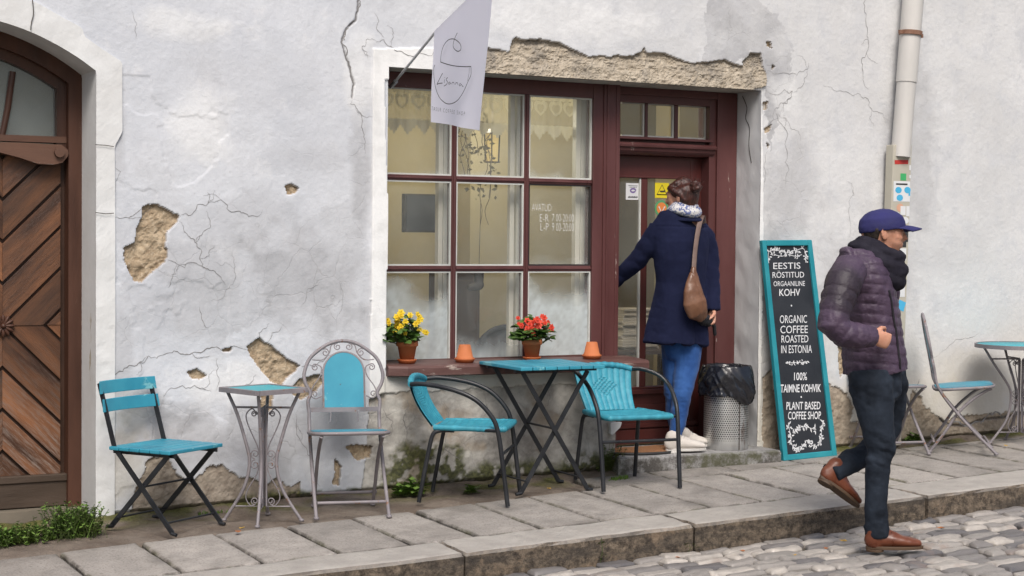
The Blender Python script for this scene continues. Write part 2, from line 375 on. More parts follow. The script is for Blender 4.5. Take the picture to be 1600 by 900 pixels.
    C = [([(562, -40), (562, 0), (560, 14), (556, 32), (541, 46), (534, 66), (540, 88), (548, 112), (553, 130), (550, 152)], .011), ([(550, 152), (556, 168), (566, 186), (569, 210), (571, 240)], .005),
         ([(588, 66), (600, 62), (612, 74), (628, 82), (650, 83), (684, 80)], .006), ([(600, 60), (590, 48), (585, 20)], .004), ([(588, 66), (572, 62), (565, 75), (575, 92)], .004),
         ([(1352, -30), (1349, 5), (1353, 40), (1356, 62), (1354, 82), (1346, 95), (1348, 118), (1357, 140)], .006), ([(1352, 82), (1362, 95), (1372, 100)], .003), ([(1286, 134), (1310, 142), (1340, 146), (1352, 152), (1362, 170), (1380, 178), (1384, 192)], .004),
         ([(1196, 140), (1225, 140), (1238, 142), (1236, 152), (1220, 160), (1210, 172), (1200, 195)], .005), ([(1199, 110), (1238, 114), (1262, 108), (1263, 98)], .004), ([(1262, 110), (1256, 130), (1240, 144)], .004), ([(1212, 172), (1226, 200), (1230, 240), (1226, 290)], .005), ([(1214, 178), (1235, 200), (1250, 220)], .003), ([(1200, 235), (1196, 270), (1192, 300)], .004), ([(1330, 285), (1334, 305), (1325, 330), (1327, 370)], .003),
         ([(178, 342), (200, 340), (215, 332), (222, 324)], .005), ([(280, 340), (300, 335), (325, 318), (324, 300)], .005), ([(325, 318), (345, 312), (370, 330), (388, 338), (410, 328)], .005), ([(280, 346), (288, 362), (304, 378), (312, 405), (322, 420), (336, 424), (352, 445)], .006),
         ([(304, 378), (316, 366), (328, 350), (322, 330)], .005), ([(262, 404), (276, 412), (300, 410), (324, 422)], .005), ([(276, 412), (270, 432), (262, 450)], .004), ([(362, 392), (366, 420), (358, 450), (330, 470)], .003), ([(312, 480), (316, 500), (326, 512)], .005), ([(500, 440), (480, 452), (470, 480)], .003), ([(420, 505), (404, 520), (406, 530)], .004), ([(440, 510), (425, 520), (418, 535)], .004), ([(530, 440), (535, 470), (530, 490)], .003),
         ([(150, 590), (180, 585), (210, 572), (232, 556), (245, 560)], .006), ([(245, 560), (272, 548), (286, 553), (300, 552), (318, 549), (345, 546), (385, 546)], .008), ([(466, 573), (490, 572), (530, 560)], .005), ([(340, 560), (342, 590), (338, 610)], .004), ([(255, 620), (285, 602), (310, 606), (330, 612)], .005), ([(400, 585), (385, 600), (378, 612)], .004),
         ([(180, 300), (178, 260)], .003), ([(205, 15), (212, 60)], .003), ([(465, 640), (470, 690), (490, 720), (500, 760)], .005), ([(640, 622), (632, 650), (640, 690)], .006), ([(690, 625), (700, 660), (695, 700), (720, 720)], .006), ([(760, 618), (758, 650)], .005), ([(600, 640), (615, 660), (600, 690)], .007), ([(860, 600), (850, 640), (870, 680)], .005),
         ([(1424, 615), (1436, 592)], .008), ([(1240, 540), (1246, 590)], .003), ([(1455, 560), (1500, 530), (1530, 520)], .003),
         ([(1470, 655), (1485, 664), (1510, 666), (1540, 655), (1570, 652), (1600, 645), (1660, 640)], .02), ([(1330, 660), (1345, 655)], .01)]
    for p, wd in C:
        if wd >= .011: crk = mx(crk, m.crack(p, wd*.5, .014))
    gapz = np.array([gz(a, 0) for a in xs]); gap = np.tile(gapz, nz)
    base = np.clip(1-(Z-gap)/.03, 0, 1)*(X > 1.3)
    n_big = fbm(X*2.2, Z*2.2, None, 3, 51)-.5; n_mid = fbm(X*12, Z*12, None, 4, 52)-.5; n_fin = fbm(X*55, Z*55, None, 3, 53)-.5
    rough = 1-.75*band*(1-cem)
    Y = -(n_big*.010+n_mid*.0024*rough+n_fin*.0022*rough)
    peel = np.clip((fbm(X*2.6, Z*2.6, None, 5, 61)-.52)*60, 0, 1)*(1-band)*(Z < 2.3)*(X < 2.9); Y += .003*peel
    Y += .022*stone+stone*(fbm(X*30, Z*30, None, 4, 54)-.5)*.028
    ln = fbm(X*20, Z*34, None, 5, 55)-.5; ln2 = np.abs(fbm(X*45, Z*60, None, 3, 58)-.5); zl = (Z-ZT)/.14; Y += lint*(-.016+.034*np.clip(zl, 0, 1.3)+ln*.026-ln2*.03)
    Y += low*(.009+(fbm(X*22, Z*22, None, 4, 56)-.5)*.02)
    Y += cem*(.012+(fbm(X*9, Z*9, None, 4, 57)-.5)*.024)
    Y += crk*.008+base*.03
    Y -= .012*band*(1-lint); Y -= white*.004; Y -= moss*.008*fbm(X*60, Z*60, None, 3, 4)
    crack_lines(C, xs, zs, Y.reshape(nz, nx))
    edge = (abs(X-XL) < 1e-6) & (Z < ZT+.01) & (Z > ZSILL-.01) | (abs(X-XR) < 1e-6) & (Z < ZT+.01)
    Y[edge] = np.minimum(Y[edge], .002)
    ii, jj = np.meshgrid(np.arange(nx-1), np.arange(nz-1)); a = (jj*nx+ii).ravel()
    cx = ((xs[:-1]+xs[1:])/2)[ii.ravel()]; cz = ((zs[:-1]+zs[1:])/2)[jj.ravel()]
    hole = (cx > XL) & (cx < XR) & (cz < ZT) & (cz > ZSILL)
    hole |= (cx > XD0) & (cx < XR) & (cz < ZT) & (cz > ZSTEP-.12)
    hole |= (cx > GXL+.02) & (cx < GXR+.012) & (cz < gate_top(cx)+.03)
    a = a[~hole]
    q = np.stack([a, a+1, a+nx+1, a+nx], 1).astype(np.int32)
    me = bpy.data.meshes.new('wall'); me.vertices.add(nx*nz); me.loops.add(q.size); me.polygons.add(len(q))
    me.vertices.foreach_set('co', np.stack([X-4.2, Y, Z], 1).astype(np.float32).ravel())
    me.loops.foreach_set('vertex_index', q.ravel()); me.polygons.foreach_set('loop_start', np.arange(0, q.size, 4, dtype=np.int32))
    rgh = mx(stone, mx(lint, low)); me.polygons.foreach_set('use_smooth', (rgh[q].max(1) < .02)); me.update(calc_edges=True)
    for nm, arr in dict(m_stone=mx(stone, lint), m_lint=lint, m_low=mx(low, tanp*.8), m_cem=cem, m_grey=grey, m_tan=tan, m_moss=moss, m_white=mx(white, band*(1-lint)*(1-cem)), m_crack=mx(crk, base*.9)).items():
        me.attributes.new(nm, 'FLOAT', 'POINT').data.foreach_set('value', np.clip(arr, 0, 1).astype(np.float32))
    return link('wall', me, plaster(), bld)

def plaster(name='plaster', simple=False):
    t = NT(name); co = t.co()
    big = t.noise(co, 1.3, 4); mid = t.noise(co, 7, 6, .65); fine = t.noise(co, 90, 4)
    sxp = t.n('SeparateXYZ'); t.l(co, sxp.inputs[0]); side_ = t.ramp(sxp.outputs[0], -1.0, 2.0); c = t.mix(t.ramp(big, .35, .65), (.53, .55, .59, 1), (.64, .655, .685, 1)); c = t.mix(side_, c, t.mix(t.ramp(big, .35, .65), (.555, .555, .555, 1), (.655, .655, .655, 1)))
    c = t.mix(t.ramp(mid, .48, .70, 0, .5), c, (.50, .515, .545, 1)); c = t.mix(t.ramp(t.noise(co, 2.6, 7, .72), .52, .66, 0, .55), c, (.47, .48, .505, 1)); c = t.mix(t.ramp(t.noise(co, 3.3, 7, .72), .56, .68, 0, .5), c, (.73, .73, .735, 1))
    spots = t.noise(co, 38, 3, .5); c = t.mix(t.ramp(spots, .66, .74, 0, .35), c, (.42, .42, .43, 1))
    streak = t.noise(t.co((9, 1, .55)), 2.2, 5, .65); c = t.mix(t.ramp(streak, .57, .75, 0, .35), c, (.50, .51, .54, 1))
    if simple:
        return t.base(c, .9, 0, .2, t.bump(fine, .3, .004))
    A = {k: t.attr('m_'+k) for k in ('stone', 'lint', 'low', 'cem', 'grey', 'tan', 'moss', 'white', 'crack')}
    gr = t.mix(t.ramp(mid, .35, .65), (.29, .29, .30, 1), (.44, .44, .455, 1)); c = t.mix(t.math('MULTIPLY', A['grey'], .95), c, gr)
    c = t.mix(A['white'], c, t.mix(t.ramp(mid, .45, .7), (.80, .80, .79, 1), (.66, .66, .65, 1)))
    tn = t.mix(t.ramp(mid, .3, .7), (.52, .48, .39, 1), (.60, .57, .50, 1)); c = t.mix(t.math('MULTIPLY', A['tan'], .85), c, tn)
    cm = t.mix(t.ramp(t.noise(co, 5, 6, .7), .38, .62), (.27, .255, .235, 1), (.53, .51, .47, 1)); c = t.mix(A['cem'], c, cm)
    vor = t.n('TexVoronoi', feature='DISTANCE_TO_EDGE'); wp = t.n('VectorMath', operation='ADD')
    nd = t.n('TexNoise'); t.l(co, nd.inputs['Vector']); nd.inputs['Scale'].default_value = 6; nd.inputs['Detail'].default_value = 5
    sc = t.n('VectorMath', operation='SCALE'); t.l(nd.outputs['Color'], sc.inputs[0]); sc.inputs['Scale'].default_value = .13
    t.l(co, wp.inputs[0]); t.l(sc.outputs[0], wp.inputs[1]); t.l(wp.outputs[0], vor.inputs['Vector']); vor.inputs['Scale'].default_value = 5.2
    net = t.ramp(vor.outputs['Distance'], .004, .016, 1, 0); netz = t.math('MULTIPLY', net, t.math('MULTIPLY', t.math('ADD', t.math('MULTIPLY', A['grey'], .9), t.math('MULTIPLY', A['cem'], .8)), t.ramp(t.noise(co, 2.2, 3), .36, .52)))
    c = t.mix(t.math('MULTIPLY', netz, .32), c, (.22, .21, .20, 1))
    s1 = t.noise(co, 18, 7, .7); s2 = t.noise(co, 60, 4, .6)
    st = t.mix(t.ramp(s1, .32, .68), (.27, .20, .13, 1), (.46, .37, .26, 1)); st = t.mix(t.ramp(s2, .55, .7, 0, .5), st, (.58, .50, .38, 1))
    lo = t.mix(t.ramp(s1, .35, .65), (.22, .17, .12, 1), (.36, .30, .23, 1)); c = t.mix(t.math('MULTIPLY', A['low'], .9), c, lo)
    li = t.mix(t.ramp(s1, .3, .7), (.29, .245, .185, 1), (.49, .43, .345, 1)); li = t.mix(t.ramp(t.noise(co, 3.2, 5, .7), .50, .64, 0, .8), li, (.14, .13, .12, 1))
    st = t.mix(A['lint'], st, li); c = t.mix(A['stone'], c, st)
    mo = t.mix(t.ramp(s2, .35, .65), (.035, .04, .012, 1), (.11, .115, .035, 1)); c = t.mix(t.math('MULTIPLY', A['moss'], .9), c, mo)
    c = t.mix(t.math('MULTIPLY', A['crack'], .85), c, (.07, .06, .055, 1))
    h = t.math('ADD', t.math('MULTIPLY', fine, .8), t.math('MULTIPLY', t.noise(co, 34, 5, .7), .6)); h = t.math('SUBTRACT', h, t.math('MULTIPLY', netz, .8))
    h = t.math('ADD', h, t.math('MULTIPLY', t.math('MULTIPLY', s2, A['stone']), 2.))
    return t.base(c, t.ramp(A['moss'], 0, 1, .85, 1), 0, .2, t.bump(h, .38, .005))
wall = facade()

PLAIN = plaster('plaster_reveal', True)
cream = surf('lime_paint', (.68, .685, .69, 1), (.57, .575, .58, 1), 3, .9, .4, 60, .004, stretch=(1, 1, .4))
FD = .36    # depth of the door and window opening
def reveal_grid(P00, P10, P01, nu, nv, inward):
    mb = MB(); P00, P10, P01, inward = [np.array(q, float) for q in (P00, P10, P01, inward)]; rows = []
    for i in range(nu+1):
        r = []
        for j in range(nv+1):
            p = P00+(P10-P00)*i/nu+(P01-P00)*j/nv
            e = min(i, nu-i, 1)*min(j, nv-j, 1)
            r.append(p+inward*e*((fbm(*[np.array([q*9]) for q in p], 4, 3)[0]-.5)*.018+(fbm(*[np.array([q*40]) for q in p], 3, 8)[0]-.5)*.006))
        rows.append(r)
    mb.grid(rows); return mb
reveal_grid((XR, .0, gz(XR, 0)), (XR, FD, gz(XR, 0)), (XR, 0, ZT), 14, 80, (-1, 0, 0)).build('opening_reveal', cream, bld)
mb = MB(); mb.box((XL-.02, .012, ZSILL-.03), (XL, FD, ZT)); mb.box((XL-.02, .03, ZT), (XR+.02, FD, ZT+.03)); mb.box((XL-.02, .03, ZSILL-.2), (XD0, FD, ZSILL-.02)); mb.box((XD0-.02, .03, -.1), (XD0, FD, ZSILL-.021))
mb.box((XR+.016, .02, -.1), (XR+.045, FD, ZT-.001))
mb.build('opening_lining', surf('old_soffit', (.33, .30, .26, 1), (.50, .47, .42, 1), 6, .95, .6, 30, .01), bld)
# hairline crack down the right reveal: shade painted as a flat dark ribbon
mb = MB(); pts = [WX(*p, XR-.004) for p in [(1160, 150), (1167, 168), (1165, 185), (1171, 200), (1170, 228), (1174, 255)]]
mb.ribbon(spline(pts, 4), .007, (-1, 0, 0)); mb.build('reveal_crack', surf('crack_dark', (.05, .045, .04, 1), (.09, .08, .07, 1)), bld)

# gate surround (flat painted band, proud of the wall)
def gate_surround():
    outer = [wz(*p) for p in [(178, 812), (179, 500), (179, 330), (178, 229), (190, 206), (190, 97), (160, 78), (131, 57), (128, 44), (100, 29), (56, 4), (30, -4), (0, -13)]]
    outer += [(GCX, outer[-1][1]+.03)]; outer += [(2*GCX-x, z) for x, z in reversed(outer[:-1])]
    an = math.atan2(GZS-GCZ, GXR-GCX); inner = [(GXL, -.02)]
    for k in range(41):
        a = math.pi-an+(2*an-math.pi)*k/40; inner.append((GCX+GR*math.cos(a), GCZ+GR*math.sin(a)))
    inner.append((GXR, -.02))
    mb = MB()
    # band split in quads between resampled outer and inner lines
    def resample(P, n):
        P = np.array(P); d = np.concatenate([[0], np.cumsum(np.hypot(*np.diff(P, axis=0).T))]); t = np.linspace(0, d[-1], n)
        return np.stack([np.interp(t, d, P[:, 0]), np.interp(t, d, P[:, 1])], 1)
    half = lambda P, n: resample(P[:len(P)//2+1], n)
    O = half(outer, 160); I = half(list(reversed(inner)), 160)
    I = np.stack([np.interp(np.linspace(0, 1, 160), np.linspace(0, 1, len(I)), I[:, k]) for k in (0, 1)], 1)
    nn = 5; rows = []
    for o, i in zip(O, I):
        r = []
        for k in range(nn+1):
            q = o+(i-o)*k/nn; yy = -.014-(fbm(np.array([q[0]*8]), np.array([q[1]*8]), None, 4, 5)[0]-.5)*.012
            r.append((q[0], yy, q[1]))
        rows.append([(o[0], .02, o[1])]+r+[(i[0], .33, i[1])])
    mb.grid(rows, False); mb.grid([[(2*GCX-p[0], p[1], p[2]) for p in reversed(r)] for r in rows], False)
    return mb.build('gate_surround', surf('white_limewash', (.70, .71, .71, 1), (.60, .60, .59, 1), 3.5, .9, .35, 30, .006, wear=((.42, .37, .29, 1), .65, 4, (1, 1, .35))), bld)
gate_surround()
mb = MB(); mb.ribbon(spline([W(*p, -.024) for p in [(50, -5), (52, 12), (52, 24), (49, 36), (48, 47)]], 4), .005, (0, -1, 0)); mb.ribbon([W(*p, -.024) for p in [(149, 226), (165, 227), (178, 229)]], .004, (0, -1, 0)); mb.ribbon([W(*p, -.024) for p in [(149, 332), (165, 334), (178, 333)]], .004, (0, -1, 0))
mb.build('surround_crack', bpy.data.materials['crack_dark'], bld)

# the rooms behind (closed boxes; daylight only comes in through the panes)
def room():
    t = NT('room_plaster'); co = t.co(); c = t.mix(t.ramp(t.noise(co, 1.2, 5), .35, .65), (.66, .58, .37, 1), (.76, .69, .49, 1)); wl = t.base(c, .8)
    x0, x1, y0, y1, z0, z1 = XL-.7, XR+1.6, FD+.03, 2.3, .1, 2.9
    mb = MB()
    mb.add([(x0, y1, z0), (x1, y1, z0), (x1, y1, z1), (x0, y1, z1)], [(0, 1, 2, 3)]); mb.add([(x0, y0, z0), (x0, y1, z0), (x0, y1, z1), (x0, y0, z1)], [(0, 1, 2, 3)])
    mb.add([(x1, y0, z0), (x1, y1, z0), (x1, y1, z1), (x1, y0, z1)], [(3, 2, 1, 0)]); mb.add([(x0, y0, z1), (x1, y0, z1), (x1, y1, z1), (x0, y1, z1)], [(0, 1, 2, 3)])
    for a, b in (((x0, z0), (XL, z1)), ((XR, z0), (x1, z1)), ((XL, ZT), (XR, z1)), ((XL, z0), (XD0, ZSILL-.03))):
        mb.add([(a[0], y0, a[1]), (b[0], y0, a[1]), (b[0], y0, b[1]), (a[0], y0, b[1])], [(0, 1, 2, 3)])
    px = W(735, 300, 1.8)[0]; mb.box((px, 1.8, z0+.01), (px+1.05, 2.2, z1-.01))         # chimney breast seen through the middle panes
    px2 = W(1062, 180, 1.4)[0]; mb.box((px2, 1.4, z0+.01), (px2+.5, 1.7, z1-.01))
    mb.build('interior_room', wl, bld)
    mb = MB(); mb.add([(x0, y0, z0), (x1, y0, z0), (x1, y1, z0), (x0, y1, z0)], [(0, 1, 2, 3)]); mb.build('interior_floor', surf('dark_boards', (.24, .16, .10, 1), (.32, .22, .14, 1)), bld)
    mb = MB(); gx0, gx1 = GXL-.5, GXR+.5; mb.box((gx0, .45, -.1), (gx1, 3., 3.2)); mb.build('gate_passage', surf('passage_plaster', (.20, .20, .19, 1), (.28, .27, .25, 1)), bld)
room()
# ------------------------------------------------------------------ ground
def ground():
    mb = MB(); N = 60
    mb.add([(x, y, GB*x+GC*y-.2) for x, y in ((-60, -70), (70, -70), (70, 1), (-60, 1))], [(0, 1, 2, 3)])
    tag(mb.build('ground', surf('street_earth', (.10, .09, .08, 1), (.15, .14, .12, 1))), kind='structure')
ground()
YF = lambda x: -1.40+.045*(x-2.0)       # front edge of the slabs
YK = lambda x: -1.665+.028*(x-2.0)      # face of the kerb
YB = lambda x: -.70+.080*(x-2.0)        # back edge of the slabs
def clipx(a, b): return a, b
def stone_mat(name, c1, c2, dark, sc=9):
    t = NT(name); co = t.co(); a = t.attr('tone'); n1 = t.noise(co, sc, 6, .65); n2 = t.noise(co, 95, 3); n3 = t.noise(co, 2.2, 5, .7); n4 = t.noise(co, 45, 5, .7)
    c = t.mix(t.ramp(n1, .3, .7), c1, c2); c = t.mix(t.ramp(n3, .5, .72, 0, .7), c, dark); c = t.mix(t.ramp(n4, .6, .68, 0, .5), c, dark)
    c = t.mix(t.ramp(n2, .52, .66, 0, .65), c, dark); c = t.mix(t.ramp(t.noise(co, 75, 3, .6), .60, .70, 0, .35), c, (.52, .50, .47, 1))
    rm = t.math('MULTIPLY', t.attr('rim'), t.ramp(t.noise(co, 13, 5, .7), .36, .56)); c = t.mix(t.math('MULTIPLY', rm, .85), c, t.mix(t.ramp(t.noise(co, 4, 3), .45, .6), (.045, .038, .030, 1), (.065, .065, .025, 1)))
    hs = t.n('HueSaturation'); t.l(c, hs.inputs['Color']); t.l(t.ramp(a, 0, 1, .62, 1.22), hs.inputs['Value'])
    h = t.math('ADD', t.math('MULTIPLY', n2, .6), n4)
    return t.base(hs.outputs[0], t.ramp(n3, .4, .7, .75, .42), 0, .4, t.bump(h, .5, .006))
def tone_attr(o, vals):
    o.data.attributes.new('rim', 'FLOAT', 'POINT').data.foreach_set('value', np.array(RIM.pop(id(vals)), np.float32))
    a = o.data.attributes.new('tone', 'FLOAT', 'POINT'); a.data.foreach_set('value', np.array(vals, np.float32))
RIM = {}
def rstone(mb, tones, corners, zf, top=0., th=.08, n=6, bev=.012, amp=.004, seed=0, tone=.5, dome=0., wob=.006):
    """irregular stone: quad corners (x,y) x4, rounded rim, noisy top"""
    c = [np.array(q, float) for q in corners]; rows = []; start = len(mb.v)
    lx = np.linalg.norm(c[1]-c[0]); ly = np.linalg.norm(c[3]-c[0]); 
    def par(n, L): e = min(.3, bev/L); return np.concatenate([[0, e*.35], np.linspace(e, 1-e, n), [1-e*.35, 1]])
    us, vs_ = par(n, lx), par(n, ly); U, V_ = np.meshgrid(us, vs_, indexing='ij')
    X = (1-U)*(1-V_)*c[0][0]+U*(1-V_)*c[1][0]+U*V_*c[2][0]+(1-U)*V_*c[3][0]; Y = (1-U)*(1-V_)*c[0][1]+U*(1-V_)*c[1][1]+U*V_*c[2][1]+(1-U)*V_*c[3][1]
    X = X+(fbm(X*14, Y*14, None, 3, seed)-.5)*wob*2; Y = Y+(fbm(X*14, Y*14, None, 3, seed+5)-.5)*wob*2
    d = np.minimum(np.minimum(U, 1-U)*lx, np.minimum(V_, 1-V_)*ly); k = np.clip(d/bev, 0, 1)
    drop = bev*(1-np.sqrt(np.clip(1-(1-k)**2, 0, 1)))*.9
    Zt = np.array([[zf(X[i, j], Y[i, j]) for j in range(X.shape[1])] for i in range(X.shape[0])])
    Zt = Zt+top-drop+amp*2*(fbm(X*12, Y*12, None, 4, 3)-.5)*np.minimum(1, k)+dome*(4*U*(1-U)*4*V_*(1-V_))**.6
    mb.grid([[(X[i, j], Y[i, j], Zt[i, j]) for j in range(X.shape[1])] for i in range(X.shape[0])])
    a, b = X.shape; idx = [(i, 0) for i in range(a)]+[(a-1, j) for j in range(1, b)]+[(i, b-1) for i in range(a-2, -1, -1)]+[(0, j) for j in range(b-2, 0, -1)]
    rim = [(X[i, j], Y[i, j], Zt[i, j]) for i, j in idx]; bot = [(x, y, z-th) for x, y, z in rim]; nn = len(rim)
    mb.add(rim+bot, [(k, nn+k, nn+(k+1) % nn, (k+1) % nn) for k in range(nn)])
    tones += [tone]*(len(mb.v)-start); RIM.setdefault(id(tones), []).extend(list(np.clip(1-d/.016, 0, 1).ravel())+[1.]*(2*nn))
def pavement():
    rnd = random.Random(4); mb = MB(); T = []
    x = -2.1
    jo = sorted([G(*p)[0] for p in [(418.8, 882), (537, 866.7), (647, 851), (748, 837.6), (849, 826), (944, 814), (1034, 805), (1118, 795), (1202, 786), (1280, 776)]])
    js = [jo[0]-.38*k for k in range(10, 0, -1)]+jo+[jo[-1]+.37*k for k in range(1, 16)]
    for i in range(len(js)-1):
        a, b = js[i]+.009, js[i+1]-.009; tl = rnd.uniform(-.004, .004); s = rnd.uniform(-.012, .0)
        dx = rnd.uniform(-.012, .012)
        rstone(mb, T, [(a, YF(a)+.012), (b, YF(b)+.012), (b+dx, YB(b)+s), (a+dx, YB(a)+s)], lambda x, y: gz(x, y)+tl*(x-a)/.3, 0, .09, 9, .014, .003, i, rnd.uniform(.35, .75))
    # second row towards the wall on the right
    x = G(955, 765)[0]
    k = 0
    while x < 12:
        b = x+rnd.uniform(.36, .52)
        rstone(mb, T, [(x+.006, YB(x)+.012), (b-.006, YB(b)+.012), (b-.006, -.14+.0*b), (x+.006, -.14)], lambda x_, y: gz(x_, y)-.004, 0, .09, 7, .010, .004, 100+k, rnd.uniform(.12, .5)); x = b; k += 1
    o = mb.build('pavement', stone_mat('paving_stone', (.30, .275, .25, 1), (.41, .375, .34, 1), (.15, .135, .12, 1))); tone_attr(o, T); tag(o, kind='structure')
    # kerb stones
    mb = MB(); T = []
    ks = [-2.6, -1.2, .1, .95, G(716, 860)[0], G(1120, 830)[0], G(1470, 780)[0], 8.0, 9.3, 10.6, 12]
    for i in range(len(ks)-1):
        a, b = ks[i]+.006, ks[i+1]-.006
        rstone(mb, T, [(a, YK(a)), (b, YK(b)), (b, YF(b)-.006), (a, YF(a)-.006)], lambda x, y: gz(x, y)+.004, 0, .28, 16, .022, .008, 40+i, rnd.uniform(.5, .75), 0, .014)
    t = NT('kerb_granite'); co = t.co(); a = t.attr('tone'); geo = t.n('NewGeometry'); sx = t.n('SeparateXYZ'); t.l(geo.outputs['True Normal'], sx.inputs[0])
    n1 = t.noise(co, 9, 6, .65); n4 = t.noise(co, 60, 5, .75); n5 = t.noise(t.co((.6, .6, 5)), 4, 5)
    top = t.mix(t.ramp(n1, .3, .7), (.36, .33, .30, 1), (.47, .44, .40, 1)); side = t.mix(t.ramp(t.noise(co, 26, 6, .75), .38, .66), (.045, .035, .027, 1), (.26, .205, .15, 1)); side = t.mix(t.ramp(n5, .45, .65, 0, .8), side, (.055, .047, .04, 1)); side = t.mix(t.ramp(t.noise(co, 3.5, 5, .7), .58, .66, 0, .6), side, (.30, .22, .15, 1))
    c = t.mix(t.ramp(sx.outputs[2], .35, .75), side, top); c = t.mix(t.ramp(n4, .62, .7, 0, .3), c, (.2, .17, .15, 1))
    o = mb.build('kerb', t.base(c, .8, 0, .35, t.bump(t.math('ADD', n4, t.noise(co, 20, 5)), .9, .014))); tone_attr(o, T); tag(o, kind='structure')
    # trodden earth strip along the wall, with joints bedding below the slabs
    xs = np.concatenate([np.arange(-6, .4, .2), np.arange(.4, 8.6, .016), np.arange(8.6, 16, .2)]); ny = 70; P = []
    for x in xs:
        r = []
        for k in range(ny):
            y = .06+(YK(x)+.05-.06)*k/(ny-1); r.append((x, y))
        P.append(r)
    A = np.array(P); X, Y = A[..., 0], A[..., 1]
    Z = GB*X+GC*np.minimum(Y, 0)-.012+.03*(fbm(X*7, Y*7, None, 5, 12)-.5)+.012*(fbm(X*40, Y*40, None, 3, 13)-.5)+.02*np.clip(1+Y/.12, 0, 1)
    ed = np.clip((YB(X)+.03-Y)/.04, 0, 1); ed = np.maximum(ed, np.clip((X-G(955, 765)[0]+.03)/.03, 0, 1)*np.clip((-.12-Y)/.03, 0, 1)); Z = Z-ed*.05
    mo = np.clip((fbm(X*5, Y*8, None, 4, 14)-.40)*5, 0, 1)*np.clip(1.25+Y/.26, 0, 1); mo = np.maximum(mo, .8*np.clip((fbm(X*9, Y*9, None, 4, 19)-.45)*4, 0, 1)*ed*(Y < YF(X)+.1))
    mb = MB(); mb.grid([[(X[i, j], Y[i, j], Z[i, j]) for j in range(ny)] for i in range(len(xs))])
    t = NT('trodden_earth'); co = t.co(); m = t.attr('moss'); n1 = t.noise(co, 5, 6, .65); n2 = t.noise(co, 70, 5, .7); n3 = t.noise(co, 28, 3)
    c = t.mix(t.ramp(n1, .35, .65), (.115, .088, .068, 1), (.20, .165, .135, 1)); c = t.mix(t.ramp(n2, .6, .7, 0, .6), c, (.30, .26, .22, 1)); c = t.mix(t.ramp(n3, .64, .68, 0, .5), c, (.05, .04, .03, 1))
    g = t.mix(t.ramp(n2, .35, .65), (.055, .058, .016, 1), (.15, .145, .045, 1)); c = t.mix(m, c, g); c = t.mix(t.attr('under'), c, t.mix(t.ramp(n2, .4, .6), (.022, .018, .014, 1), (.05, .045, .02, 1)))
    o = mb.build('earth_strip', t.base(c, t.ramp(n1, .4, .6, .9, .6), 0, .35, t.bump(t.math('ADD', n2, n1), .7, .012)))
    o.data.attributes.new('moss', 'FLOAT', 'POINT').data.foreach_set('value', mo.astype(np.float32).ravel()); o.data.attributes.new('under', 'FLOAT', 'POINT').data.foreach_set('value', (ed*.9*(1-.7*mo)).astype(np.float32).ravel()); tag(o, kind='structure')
def cobbles():
    rnd = random.Random(11); mb = MB(); T = []; ROADZ = -.118
    zf = lambda x, y: GB*x+GC*y+ROADZ
    y = 0.0; row = 0; off = -.03
    while off > -3.3:
        h = rnd.uniform(.066, .102); x = 1.6-rnd.random()*.2 if off > -2 else 1.2
        xmax = 9.2
        while x < xmax:
            l = rnd.uniform(.11, .26); yk0, yk1 = YK(x)+off, YK(x+l)+off
            j = lambda s=.012: rnd.uniform(-s, s)
            if x+l > 2.0:
                c = [(x+.007+j(.01), yk0-h+.008+j()), (x+l-.007+j(.01), yk1-h+.008+j()), (x+l-.007+j(.014), yk1-.006+j()), (x+.007+j(.014), yk0-.006+j())]
                rstone(mb, T, c, zf, rnd.uniform(-.008, .008),   .05, 5, .015, .011, row*31+int(x*50), rnd.choice([.1, .3, .5, .55, .65, .8, .95])+rnd.uniform(-.08, .08), .003, .020)
            x += l
        off -= h; row += 1
    t = NT('cobble'); co = t.co(); a = t.attr('tone'); n1 = t.noise(co, 16, 5, .65); n2 = t.noise(co, 120, 3); n3 = t.noise(co, 3.1, 4)
    c = t.mix(t.ramp(a, .15, .95), (.11, .105, .108, 1), (.46, .42, .375, 1)); c = t.mix(t.ramp(n1, .35, .7, 0, .55), c, (.17, .155, .145, 1)); c = t.mix(t.ramp(n3, .6, .68, 0, .45), c, (.26, .18, .14, 1))
    o = mb.build('cobbled_road', t.base(c, t.ramp(n1, .3, .7, .26, .6), 0, .5, t.bump(t.math('ADD', n2, n1), .4, .005))); tone_attr(o, T); tag(o, kind='structure')
    mb = MB(); xs = np.arange(1.0, 9.8, .05); A = []
    for x in xs: A.append([(x, YK(x)+.03-k*.08, GB*x+GC*(YK(x)-k*.08)+ROADZ-.026) for k in range(46)])
    mb.grid(A); t = NT('joint_sand'); co = t.co(); n = t.noise(co, 9, 5); c = t.mix(t.ramp(n, .45, .6), (.075, .062, .05, 1), (.14, .12, .095, 1)); c = t.mix(t.ramp(t.noise(co, 2.3, 4), .56, .66), c, (.07, .075, .025, 1))
    tag(mb.build('road_bed', t.base(c, .9, 0, .3, t.bump(t.noise(co, 80, 4), .6, .01))), kind='structure')
pavement(); cobbles()
